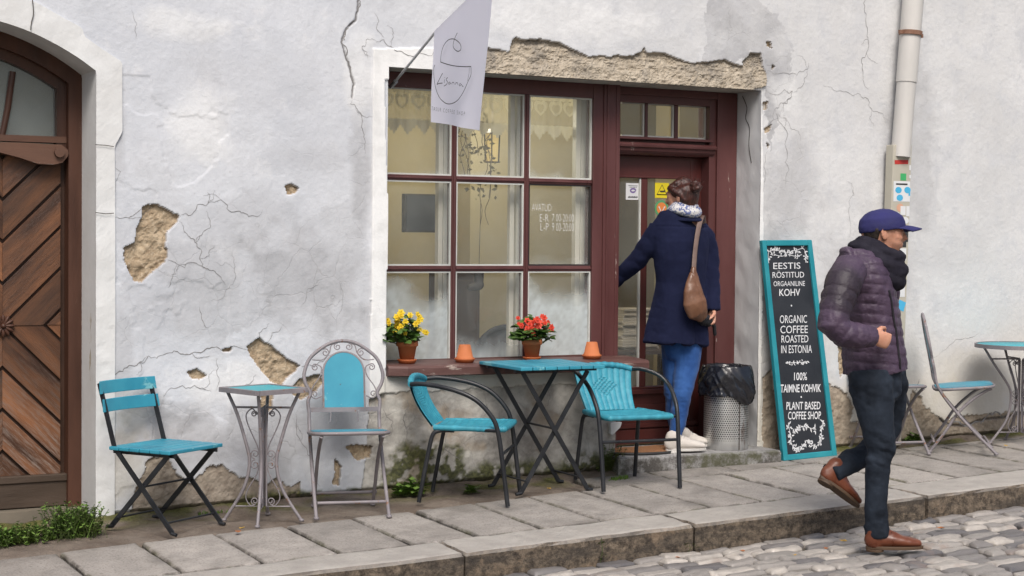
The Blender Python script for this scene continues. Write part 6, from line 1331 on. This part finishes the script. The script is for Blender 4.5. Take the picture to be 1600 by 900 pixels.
# ---------------- man stepping off the kerb
def man():
    yc = -1.98; g = G(1385, 860, -.105); yc = g[1]+.02
    base = A_(g[0], yc, gz(g[0], yc)-.105); r = thing('person', 'man in blue cap, dark scarf and purple quilted jacket stepping off the kerb', 'person', base)
    w_ = lambda px, py, dy=0.: W(px, py, yc+dy)
    H = .235; hc = w_(1381, 366, .0); f = unit(A_(.86, -.50, -.03)); up = unit(A_(.06, -.03, 1)); mb = MB(); P = head(mb, hc, f, up, H)
    nk = w_(1366, 410, .02); mb.loft([hc+A_(-.02, .0, -.06), nk, nk+A_(-.01, 0, -.08)], [.058, .064, .08], None, 14)
    side = unit(np.cross(A_(0, 0, 1), f))
    mb.loft([w_(1358, 425, .03), w_(1360, 480, .03), w_(1362, 540, .03), w_(1365, 585, .03)], [(.15, .085), (.14, .09), (.12, .08), (.11, .07)], side, 16)
    sR, eR, wR = w_(1322, 428, -.14), w_(1303, 508, -.17), w_(1362, 525, -.22)
    mb.loft([sR, eR, wR], [.05, .042, .03], None, 12); hand(mb, wR, w_(1395, 536, -.24)-wR, (0, .8, -.6), (.3, -.2, .8), .75, )
    sL, eL, wL = w_(1385, 430, .2), w_(1374, 500, .24), w_(1372, 535, .2); mb.loft([sL, eL, wL], [.05, .042, .03], None, 12); hand(mb, wL, A_(.5, -.1, -.8), (0, -1, 0), (1, 0, 0), .5)
    hR, kR, aR = w_(1366, 600, -.05), w_(1376, 702, -.06), w_(1372, 830, -.02); hL, kL, aL = w_(1374, 605, .12), w_(1372, 698, .17), w_(1302, 738, .17)
    mb.loft([hR, kR, aR, aR+A_(.0, 0, -.06)], [.062, .048, .036, .034], None, 12); mb.loft([hL, kL, aL], [.062, .038, .032], None, 12)
    body = soft('body', mb, .0055, skin_tan, r, 3); eyes(P, body, H)
    # short dark hair under the cap
    mb = MB(); s_ = np.cross(up, f); mb.loft([P(-.30, 0, -.12), P(-.33, 0, .05), P(-.28, 0, .18)], [(.25*H, .12*H), (.30*H, .15*H), (.28*H, .15*H)], s_, 14)
    for k in (-1, 1): mb.loft([P(.06, k*.315, .16), P(-.06, k*.345, .15), P(-.2, k*.31, .10), P(-.22, k*.26, -.08)], [.03*H, .05*H, .09*H, .08*H], None, 8)
    soft('hair', mb, .005, surf('dark_hair', (.014, .010, .008, 1), (.035, .024, .018, 1), 60, .6, .5, 120, .003), r, 2)
    # cap
    capm = surf('blue_cap_cotton', (.018, .018, .085, 1), (.030, .030, .125, 1), 9, .85, .4, 180, .002); ct = MB()
    tilt = lambda a, b, h: P(a, b, h)
    ct.loft([P(-.03, 0, .07), P(-.05, 0, .19), P(-.07, 0, .33), P(-.085, 0, .44), P(-.09, 0, .50), P(-.095, 0, .525)], [(.41*H, .485*H), (.415*H, .49*H), (.385*H, .45*H), (.28*H, .33*H), (.17*H, .20*H), (.05*H, .05*H)], s_, 26, 1)
    cap = soft('cap', ct, .006, capm, r, 5, lambda V, N: .003*(fbm(V[:, 0]*26, V[:, 1]*26, V[:, 2]*26, 3, 2)-.5))
    bm = MB(); rows = []
    for i in range(9):
        v = -1+2*i/8; row = []
        for j in range(8):
            t_ = j/7; a = .32+.50*t_*math.sqrt(max(0, 1-.62*v*v*1.0))-.06*(v*v); row.append(P(a-.04, v*(.345-.03*t_), .195-.07*(v*v)-.055*t_+.02*math.sin(t_*3)))
        rows.append(row)
    bm.grid(rows); bm.build('cap_brim', capm, cap, solid=.006)
    # scarf
    scm = surf('dark_knit_scarf', (.014, .013, .020, 1), (.030, .028, .038, 1), 12, .95, .6, 160, .003, spec=.1); mb = MB()
    ring = lambda c, rx, ry, tl, rr, ph=0: mb.loft([c+f*rx*math.cos(t_)+s_*ry*math.sin(t_)+A_(0, 0, 1)*(tl*math.cos(t_)+.012*math.sin(2*t_+ph)) for t_ in np.linspace(0, 2*math.pi, 30, False)], rr, None, 12, 0, True)
    ring(w_(1374, 390, .0), .096, .090, -.030, .033); ring(w_(1372, 408, .0), .104, .102, -.050, .044, 1); ring(w_(1370, 424, .01), .100, .108, -.062, .043, 2)
    mb.loft([w_(1392, 415, -.08), w_(1396, 435, -.10), w_(1395, 452, -.10)], [(.07, .03), (.05, .025), (.015, .012)], f, 12)
    soft('scarf', mb, .007, scm, r, 4, lambda V, N: .016*(fbm(V[:, 0]*8, V[:, 1]*8, V[:, 2]*34, 2, 7)-.5))
    # quilted jacket
    jm = NT('purple_down_jacket'); co = jm.co(); n = jm.noise(co, 9, 4); n3 = jm.noise(jm.co((1, 1, 2.2)), 40, 4, .6)
    sv = jm.attr('sleeve'); c = jm.mix(jm.ramp(n, .3, .7), (.048, .030, .054, 1), (.082, .054, .088, 1)); c = jm.mix(sv, c, (.030, .021, .031, 1)); jack = jm.base(c, .52, 0, .4, jm.bump(n3, .55, .006))
    fz = unit(A_(.86, -.50, 0)); sd = unit(np.cross(A_(0, 0, 1), fz))
    pts = [w_(1346, 392, .02), w_(1344, 408, .02), w_(1348, 428, .02), w_(1353, 452, .02), w_(1358, 490, .02), w_(1362, 525, .02), w_(1366, 558, .02), w_(1368, 580, .02)]
    rad = [(.10, .095), (.170, .12), (.190, .135), (.188, .143), (.180, .147), (.176, .149), (.175, .156), (.174, .160)]
    mb = MB(); mb.loft(pts, rad, sd, 28, 1); axis = np.array(pts)
    armp = [w_(1330, 418, -.11), w_(1318, 440, -.15), w_(1308, 475, -.17), w_(1301, 508, -.18), w_(1318, 522, -.20), w_(1343, 525, -.22), w_(1366, 526, -.225)]
    armr = [.082, .088, .080, .076, .070, .063, .050]; mb.loft(armp, armr, None, 18, 1)
    mb.loft([sL+A_(0, .0, .02), w_(1382, 468, .23), eL, w_(1378, 532, .2)], [.085, .078, .07, .055], None, 16, 1)
    mb.loft([w_(1322, 395, .03), w_(1328, 408, .02), w_(1340, 420, .02)], [(.09, .035), (.12, .05), (.12, .05)], sd, 14)       # collar and hood roll at the nape
    def quilt(V, N):
        P_ = np.array(armp); best = np.full(len(V), 9.); par = np.zeros(len(V)); acc = 0
        for k in range(len(P_)-1):
            a, b = P_[k], P_[k+1]; d = b-a; L = np.linalg.norm(d); t_ = np.clip(((V-a)@d)/(L*L), 0, 1); ds = np.linalg.norm(V-a-t_[:, None]*d, axis=1); m = ds < best; best[m] = ds[m]; par[m] = acc+t_[m]*L; acc += L
        arm = np.clip((.105-best)/.02, 0, 1)
        wob = .018*(fbm(V[:, 0]*6, V[:, 1]*6, V[:, 2]*6, 3, 4)-.5)
        q1 = np.abs(np.sin(math.pi*(V[:, 2]+.10*(V[:, 0]-pts[4][0])+wob)/.047))**.35; q2 = np.abs(np.sin(math.pi*(par+wob)/.056))**.35
        mod = .35+1.1*fbm(V[:, 0]*7, V[:, 1]*7, V[:, 2]*5, 3, 14); d = .0075*mod*(q1*(1-arm)+q2*arm)-.008+.014*(fbm(V[:, 0]*30, V[:, 1]*30, V[:, 2]*22, 3, 4)-.5)
        up_ = (par < .165)&(arm > .5); d[up_] *= .35
        return d
    def slv(V, N):
        c = w_(1313, 455, -.17); m = np.clip(1.25-np.linalg.norm((V-c)*A_(1.0, .6, .85), axis=1)/.105, 0, 1); return np.clip(m*2.2, 0, 1)
    jk = soft('jacket', mb, .0065, jack, r, 3, quilt, {'sleeve': slv})
    # zip: laid on the jacket's own surface
    JV = np.array([(WM[r] @ v.co)[:] for v in jk.data.vertices]); q = JV-CAM; dz_ = q@FW; JU, JW = 800+FPX*(q@RT)/dz_, 450-FPX*(q@UP)/dz_
    def on_jacket(px, py):
        ix = np.where((abs(JU-px) < 4)&(abs(JW-py) < 4))[0]
        if len(ix) == 0: return None
        k = ix[np.argmin(dz_[ix])]; return JV[k]-unit(q[k])*.003
    zl = [p for p in (on_jacket(px, py) for px, py in ((1393, 452), (1397, 475), (1401, 500), (1404, 522), (1407, 545), (1409, 566), (1410, 576))) if p is not None]
    if len(zl) > 2: mb = MB(); zs_ = spline(zl, 5); mb.loft(zs_, [(.006, .003)]*len(zs_), A_(1, 0, 0), 8); mb.build('zip', surf('black_zip', (.012, .010, .014, 1), (.02, .018, .022, 1), rough=.5), jk)
    # trousers
    tm = NT('dark_denim'); co = tm.co(); n = tm.noise(co, 6, 5, .65); n2 = tm.noise(co, 240, 2); trou = tm.base(tm.mix(tm.ramp(n, .35, .72), (.008, .011, .017, 1), (.030, .040, .058, 1)), .85, 0, .2, tm.bump(n2, .4, .002))
    mb = MB(); mb.loft([w_(1366, 572, .03), w_(1369, 598, .03)], [(.165, .125), (.16, .13)], sd, 18)
    mb.loft([w_(1360, 580, -.04), w_(1361, 600, -.05), w_(1366, 635, -.06), w_(1372, 670, -.07), w_(1376, 704, -.07), w_(1371, 740, -.05), w_(1368, 785, -.03), w_(1370, 826, -.02), w_(1371, 838, -.02)], [(.105, .105), (.110, .110), (.094, .094), (.078, .079), (.067, .068), (.056, .058), (.050, .054), (.049, .056), (.051, .058)], sd, 18, 1)
    mb.loft([w_(1384, 580, .11), w_(1386, 595, .12), w_(1388, 630, .15), w_(1383, 668, .17), w_(1372, 700, .17), w_(1340, 715, .17), w_(1310, 733, .17), w_(1298, 741, .17)], [(.095, .095), (.102, .10), (.092, .092), (.076, .078), (.070, .072), (.060, .062), (.054, .056), (.056, .058)], None, 18, 1)
    def tf(V, N):
        zk = w_(1376, 704, 0)[2]; za = w_(1371, 825, 0)[2]; zc = w_(1366, 610)[2]; k = 1.2*np.exp(-((V[:, 2]-zk)/.10)**2)+1.2*np.exp(-((V[:, 2]-za)/.09)**2)+.8*np.exp(-((V[:, 2]-zc)/.08)**2)+.3
        return .012*k*(fbm(V[:, 0]*11+V[:, 2]*9, V[:, 1]*11, V[:, 2]*17, 3, 2)-.5)*2+.006*(fbm(V[:, 0]*18, V[:, 1]*18, V[:, 2]*10)-.5)
    soft('trousers', mb, .0065, trou, r, 3, tf)
    lea, sol, lac = surf('brown_shoe_leather', (.080, .022, .011, 1), (.165, .052, .026, 1), 10, .34, .3, 40, .003), surf('dark_sole', (.06, .035, .02, 1), (.10, .06, .035, 1), rough=.7), surf('brown_laces', (.05, .018, .01, 1), (.08, .03, .018, 1))
    h0 = W(1355, 857, yc-.01); t0 = W(1419, 864, yc-.075); z = base[2]+.014
    shoe('shoe', (h0[0], yc-.005, z), (h0[0]+.255, yc-.125, z), lea, sol, r, .105, laces=lac)
    hl = w_(1281, 747, .17); tl = w_(1334, 789, .14); shoe('shoe', hl, hl+unit(tl-hl)*.272, lea, sol, r, .105, up=(.55, 0, .85), laces=lac)
man()
# ------------------------------------------------------------------ inside the window
def inside():
    gt = W(870, 150, YW)[2]
    yv = .42; a, b = W(590, 180, yv)[0], W(896, 180, yv)[0]; zt_, zb_ = W(650, 141, yv)[2], W(650, 196, yv)[2]
    t = NT('lace'); t.t.nodes.remove(t.p); co = t.co(); df = t.n('BsdfDiffuse'); df.inputs[0].default_value = (.66, .62, .48, 1); tl = t.n('BsdfTranslucent'); tl.inputs[0].default_value = (.6, .56, .42, 1); tr = t.n('BsdfTransparent'); m = t.n('MixShader'); m.inputs[0].default_value = .35; t.l(df.outputs[0], m.inputs[1]); t.l(tl.outputs[0], m.inputs[2])
    m2 = t.n('MixShader'); t.l(t.attr('open'), m2.inputs[0]); t.l(m.outputs[0], m2.inputs[1]); t.l(tr.outputs[0], m2.inputs[2]); t.l(m2.outputs[0], t.out.inputs[0])
    nx, nz = 420, 60; xs = np.linspace(a, b, nx); P = []; op = []
    for x in xs:
        r = []; u = (x-a)/.098; tooth = abs((u*1.0) % 1-.5)*2; zb2 = zb_-.052*(round(tooth*3)/3)
        for k in range(nz):
            v = k/(nz-1); z = zt_+(zb2-zt_)*v; r.append((x, yv+.010*math.sin(x*34)*(.3+v)+.004*math.sin(x*90), z))
            hx = ((u*.95) % 1-.5)*2.5; hz = (z-(zt_+zb_)/2-.03)/.042; hv = (hx*hx+hz*hz-1)**3-hx*hx*hz**3 if abs(hx) < 1.4 and abs(hz) < 1.6 else 1
            inn = (hx*1.7)**2+(hz*1.7)**2-1; inn = inn**3-(hx*1.7)**2*(hz*1.7)**3
            o = .62
            if hv < 0: o = .10 if inn > 0 else .5
            if z < zb_+.035: o = .05
            elif z > zt_-.02: o = .2
            op.append(o)
        P.append(r)
    mb = MB(); mb.grid(P); o = mb.build('lace_valance', t.m); tag(o, 'white lace valance with a row of hearts and a toothed hem inside the shop window', 'curtain'); o.data.attributes.new('open', 'FLOAT', 'POINT').data.foreach_set('value', np.array(op, np.float32))
    # lantern
    c = W(769, 228, .95); L = thing('hanging_lantern', 'lit yellow glass lantern hanging behind the top middle pane', 'lantern', c)
    iron = surf('lantern_iron', (.03, .025, .02, 1), (.05, .04, .03, 1))
    mb = MB(); mb.lathe([(.0, .12), (.02, .115), (.055, .085), (.06, .08)], c, 14); mb.lathe([(.05, -.105), (.055, -.10), (.0, -.10)], c, 14)
    for k in range(6): a_ = k*math.pi/3; d = A_(math.cos(a_), math.sin(a_), 0); mb.tube([c+d*.055+A_(0, 0, .082), c+d*.048+A_(0, 0, -.10)], .004, 5)
    mb.tube([c+A_(0, 0, .12), c+A_(0, 0, .36)], .004, 5); mb.build('lantern_frame', iron, L)
    e = NT('lantern_glow'); e.base((.8, .62, .25, 1), .4); e.p.inputs['Emission Color'].default_value = (1, .78, .34, 1); e.p.inputs['Emission Strength'].default_value = .22
    mb = MB(); mb.lathe([(.050, .078), (.044, -.096)], c, 16); mb.build('lantern_glass', e.m, L)
    ld = bpy.data.lights.new('lantern_bulb', 'POINT'); ld.energy = 14; ld.color = (.98, .92, .73); ld.shadow_soft_size = .12; lo = bpy.data.objects.new('lantern_bulb', ld); COL.objects.link(lo); lo.parent = L; lo.location = (0, -.0, .22)
    # dark framed panel on the wall behind the left middle pane
    y = 1.6; p, q = W(633, 360, y), W(700, 307, y); t = thing('wall_panel', 'dark grey screen on the wall behind the left middle pane', 'screen', (p+q)/2)
    mb = MB(); mb.box((p[0], y-.02, p[2]), (q[0], y+.02, q[2])); mb.build('screen', surf('screen_grey', (.055, .06, .075, 1), (.07, .075, .09, 1), rough=.85, spec=.1), t); mb = MB(); mb.box((p[0]-.012, y-.015, p[2]-.012), (q[0]+.012, y+.03, q[2]+.012)); mb.build('screen_frame', iron, t)
    # trailing plant
    c = W(752, 215, .7); t = thing('trailing_plant', 'trailing plant with thin stems hanging behind the middle panes', 'plant', c); rnd = random.Random(6); lf = MB(); st = MB()
    for k in range(7):
        x = c[0]+rnd.uniform(-.13, .10); pts = [A_(c[0]+rnd.uniform(-.03, .03), .7, c[2]+.10)]; n_ = rnd.randint(3, 9)
        for j in range(n_): pts.append(A_(x+rnd.uniform(-.035, .035), .7+rnd.uniform(-.05, .05), c[2]+.06-.085*j))
        st.tube(spline(pts, 3), .0022, 5)
        for j in range(16):
            p = pts[min(len(pts)-1, int(rnd.random()*min(7, len(pts))))]+A_(rnd.uniform(-.05, .05), rnd.uniform(-.04, .04), rnd.uniform(-.05, .05)); u = unit(A_(rnd.uniform(-1, 1), rnd.uniform(-1, 1), rnd.uniform(-1, .3))); v = unit(np.cross(u, A_(.3, 1, .2))); s_ = rnd.uniform(.010, .022); lf.add([p-u*s_, p+v*s_*.5, p+u*s_, p-v*s_*.5], [(0, 1, 2, 3)])
    lf.build('foliage', surf('olive_leaf', (.20, .18, .09, 1), (.32, .28, .15, 1)), t); st.build('stems', surf('dry_stem', (.14, .10, .06, 1), (.2, .15, .09, 1)), t)
    # little hanging boot
    c = W(748, 440, .7); t = thing('hanging_boot', 'small black ornamental boot hanging behind the middle pane', 'ornament', c); mb = MB(); mb.loft([c+A_(.0, 0, .05), c+A_(0, 0, .0), c+A_(0, 0, -.02)], [.034, .030, .034], None, 12); mb.loft([c+A_(-.01, 0, -.03), c+A_(-.06, 0, -.036)], [.028, .022], None, 10); soft('boot', mb, .006, iron, t); mb = MB(); mb.tube([c+A_(0, 0, .04), c+A_(.01, 0, .5)], .002, 4); mb.build('cord', iron, t)
    # seats and a counter
    c = W(790, 560, 1.0); t = thing('round_back_chair', 'dark round backed chair inside behind the bottom middle pane', 'chair', (c[0], 1.0, .1)); mb = MB(); zz = W(785, 511, 1.0)[2]; dk = surf('dark_upholstery', (.014, .014, .020, 1), (.03, .03, .04, 1))
    R = .23; mb.loft([A_(c[0]+R*math.cos(a_), 1.0, zz-R+R*math.sin(a_)) for a_ in np.linspace(0, math.pi, 16)], .02, None, 8); mb.prism([(R*math.cos(a_), R*math.sin(a_)) for a_ in np.linspace(0, math.pi, 18)]+[(-R, -.3), (R, -.3)], (c[0], 1.0, zz-R), (1, 0, 0), (0, 0, 1), (0, .05, 0)); mb.build('backrest', dk, t, bevel=.01); mb = MB(); mb.box((c[0]-R, 1.05, .50), (c[0]+R, 1.45, .57)); mb.build('seat', dk, t, bevel=.02)
    for sx_ in (-1, 1):
        for yy in (1.07, 1.42): mb = MB(); mb.tube([(c[0]+sx_*(R-.03), yy, .10), (c[0]+sx_*(R-.03), yy, .5)], .016); mb.build('leg', dk, t)
    p = W(703, 420, 1.32); q = W(733, 420, 1.32); t = thing('dark_cupboard', 'tall dark brown cupboard inside at the left of the bottom middle pane', 'cupboard', (p[0], 1.3, .1)); bw_ = surf('dark_cupboard_wood', (.06, .038, .022, 1), (.10, .062, .036, 1), stretch=(1, 1, .2)); mb = MB(); z1 = W(715, 425, 1.3)[2]; mb.box((p[0]-.12, 1.2, .105), (q[0]+.02, 1.39, z1)); mb.build('carcass', bw_, t, bevel=.006); mb = MB(); mb.box((p[0]-.10, 1.185, .16), (q[0], 1.199, z1-.05)); mb.build('cupboard_door', bw_, t, bevel=.004)
    p = W(985, 600, .95); t = thing('side_table', 'small dark table inside the door under the pile of papers', 'table', (p[0], .95, .1)); z1 = W(985, 545, .95)[2]; mb = MB(); mb.box((p[0]-.25, .8, z1-.03), (p[0]+.45, 1.25, z1)); mb.build('tabletop', bw_, t, bevel=.004)
    for sx_ in (-.22, .42):
        for yy in (.83, 1.21): mb = MB(); mb.box((p[0]+sx_-.02, yy-.02, .1), (p[0]+sx_+.02, yy+.02, z1-.03)); mb.build('leg', bw_, t)
    mb = MB(); z = z1
    for k in range(17):
        h = .016; dx_, dy_ = rnd.uniform(-.012, .012), rnd.uniform(-.012, .012); mb.box((p[0]-.12+dx_, .86+dy_, z+.0005), (p[0]+.16+dx_, 1.06+dy_, z+h)); z += h
    tag(mb.build('paper_pile', surf('kraft_paper', (.50, .45, .36, 1), (.60, .55, .45, 1)), bevel=.003), 'pile of pale paper bags on the small table inside the door', 'paper')
inside()
mb = MB(); p = W(962, 668, -.012); mb.prism([(-.035, .03), (.045, .03), (.035, -.0), (-.02, -.045), (-.035, -.04)], p, (1, 0, 0), (0, 0, 1), (0, .03, 0)); mb.build('plaster_corner', bpy.data.materials['white_limewash'], bld, bevel=.003)

# ------------------------------------------------------------------ weeds, grass, fallen leaves, white shard
grass_m = surf('weed_green', (.070, .145, .022, 1), (.17, .26, .055, 1), 9, .55, .2, 60, .002); moss_m = surf('weed_olive', (.06, .09, .02, 1), (.13, .15, .04, 1), 9, .6)
def weed(label, px, py, w_, d_, h_, n, kind, seed, mat=grass_m):
    p = G(px, py); rnd = random.Random(seed); t = thing('weed_clump', label, 'weeds', (p[0], p[1], gz(p[0], p[1])-.01), 0, 'weeds growing along the foot of the wall'); mb = MB(); st = MB()
    for k in range(n):
        x, y = rnd.gauss(0, w_/2.4), rnd.gauss(0, d_/2.4); x = max(-w_, min(w_, x)); y = max(-d_, min(d_, y)); y = min(y, -.02-p[1]+.0) if p[1]+y > -.02 else y; z0 = GB*x+GC*y
        hh = h_*rnd.uniform(.35, 1)*(1-.5*(x/w_)**2); lean = A_(rnd.uniform(-.6, .6), rnd.uniform(-.7, .25), 1.); b = A_(x, y, z0); tip = b+lean*hh
        if kind == 'blade':
            wv = rnd.uniform(.002, .0045); s_ = unit(A_(rnd.uniform(-1, 1), rnd.uniform(-1, 1), 0)); m = b+lean*hh*.55+A_(0, 0, hh*.1); mb.add([b-s_*wv, b+s_*wv, m+s_*wv*.8, tip, m-s_*wv*.8], [(0, 1, 2, 4), (4, 2, 3)])
        else:
            st.tube([b, b+lean*hh*.5, tip], .0013, 4)
            for j in range(rnd.randint(4, 9)):
                q = b+lean*hh*rnd.uniform(.25, 1.05); a = rnd.uniform(0, 6.28); u = unit(A_(math.cos(a), math.sin(a), rnd.uniform(-.3, .6))); v = unit(np.cross(u, A_(.1, .2, 1))); L = rnd.uniform(.012, .034)*(1.6 if kind == 'broad' else 1); wd = L*(.28 if kind == 'fern' else .42)
                mb.add([q, q+u*L*.4+v*wd, q+u*L, q+u*L*.4-v*wd, q+u*L*.45-A_(0, 0, .003)], [(0, 1, 4), (1, 2, 4), (2, 3, 4), (3, 0, 4)])
    mb.build('leaves', mat, t, True)
    if st.v: st.build('stems', surf('weed_stem', (.06, .10, .03, 1), (.10, .12, .04, 1)), t, True)
weed('thick green weeds and grass in front of the wooden gate', 108, 836, .17, .12, .17, 300, 'fern', 1)
weed('long grass blades standing in the thick weeds by the gate', 120, 836, .15, .10, .15, 70, 'blade', 12)
weed('low sparse grass at the left end of the gate threshold', 22, 846, .18, .10, .09, 240, 'fern', 2)
weed('leafy green weed at the wall beside the left woven armchair', 640, 772, .07, .04, .09, 60, 'broad', 3)
weed('small weed under the turquoise folding table', 735, 768, .03, .02, .05, 12, 'broad', 4)
weed('yellowing weed at the wall beside the doorstep', 945, 735, .07, .06, .19, 70, 'fern', 5, moss_m)
weed('low grass tuft at the foot of the doorstep', 968, 748, .09, .03, .04, 90, 'blade', 6)
weed('small weeds at the foot of the wall behind the man', 1418, 690, .06, .04, .07, 36, 'broad', 7)
weed('thin weed at the wall near the square bistro table', 330, 800, .10, .02, .03, 50, 'blade', 8)
def kerb_weed(label, px, py, h_, seed):
    p = G(px, py, -.105); p = A_(p[0], YK(p[0])-.015, 0); rnd = random.Random(seed); t = thing('weed_sprig', label, 'weeds', (p[0], p[1], GB*p[0]+GC*p[1]-.13), 0, 'weeds growing in the gutter'); mb = MB()
    for k in range(9):
        q = A_(rnd.gauss(0, .015), rnd.uniform(-.02, 0), rnd.uniform(.02, h_)); a = rnd.uniform(0, 6.28); u = unit(A_(math.cos(a), -abs(math.sin(a)), rnd.uniform(.0, .8))); v = unit(np.cross(u, A_(.1, .2, 1))); L = rnd.uniform(.014, .03); mb.add([q, q+u*L*.4+v*L*.35, q+u*L, q+u*L*.4-v*L*.35], [(0, 1, 2, 3)])
    mb.build('leaves', moss_m, t, True); mb = MB(); mb.tube([(0, 0, 0), (.006, -.012, h_*.5), (-.004, -.016, h_)], .0016, 5); mb.build('stem', bpy.data.materials['weed_stem'], t, True)
kerb_weed('tall thin weed sprig against the kerb face', 984, 890, .13, 1); kerb_weed('small weed in the gutter left of the walking man', 1115, 868, .04, 2)
rnd = random.Random(14)
for k, (px, py, kb) in enumerate([(378, 826, 0), (372, 832, 0), (858, 764, 0), (1160, 862, -.105), (1318, 846, -.105), (1470, 826, -.105), (1242, 868, -.105), (1060, 872, -.105), (905, 742, 0), (1545, 694, 0), (1572, 697, 0), (1290, 858, -.105)]):
    p = G(px, py, kb+.012); t = MB(); a = rnd.uniform(0, 6.28); s_ = rnd.uniform(.014, .026); u, v = A_(math.cos(a), math.sin(a), 0), A_(-math.sin(a), math.cos(a), 0)
    V = [p+u*s_*x+v*s_*y+A_(0, 0, zz*s_) for x, y, zz in ((-1, 0, .2), (-.5, .45, .35), (0, .6, .3), (.5, .4, .15), (1.1, 0, .3), (.5, -.4, .25), (0, -.6, .4), (-.5, -.45, .3), (0, 0, 0))]; t.add(V, [(i, (i+1) % 8, 8) for i in range(8)], True)
    o = t.build('fallen_leaf', surf('autumn_leaf_a', (.42, .24, .04, 1), (.5, .32, .06, 1)) if k % 2 == 0 else surf('autumn_leaf_b', (.28, .09, .03, 1), (.36, .14, .05, 1))); tag(o, 'small %s fallen leaf lying on the %s' % ('yellow' if k % 2 == 0 else 'rust red', 'cobbles' if kb else 'pavement by the wall'), 'leaf', 'fallen leaves on the street')
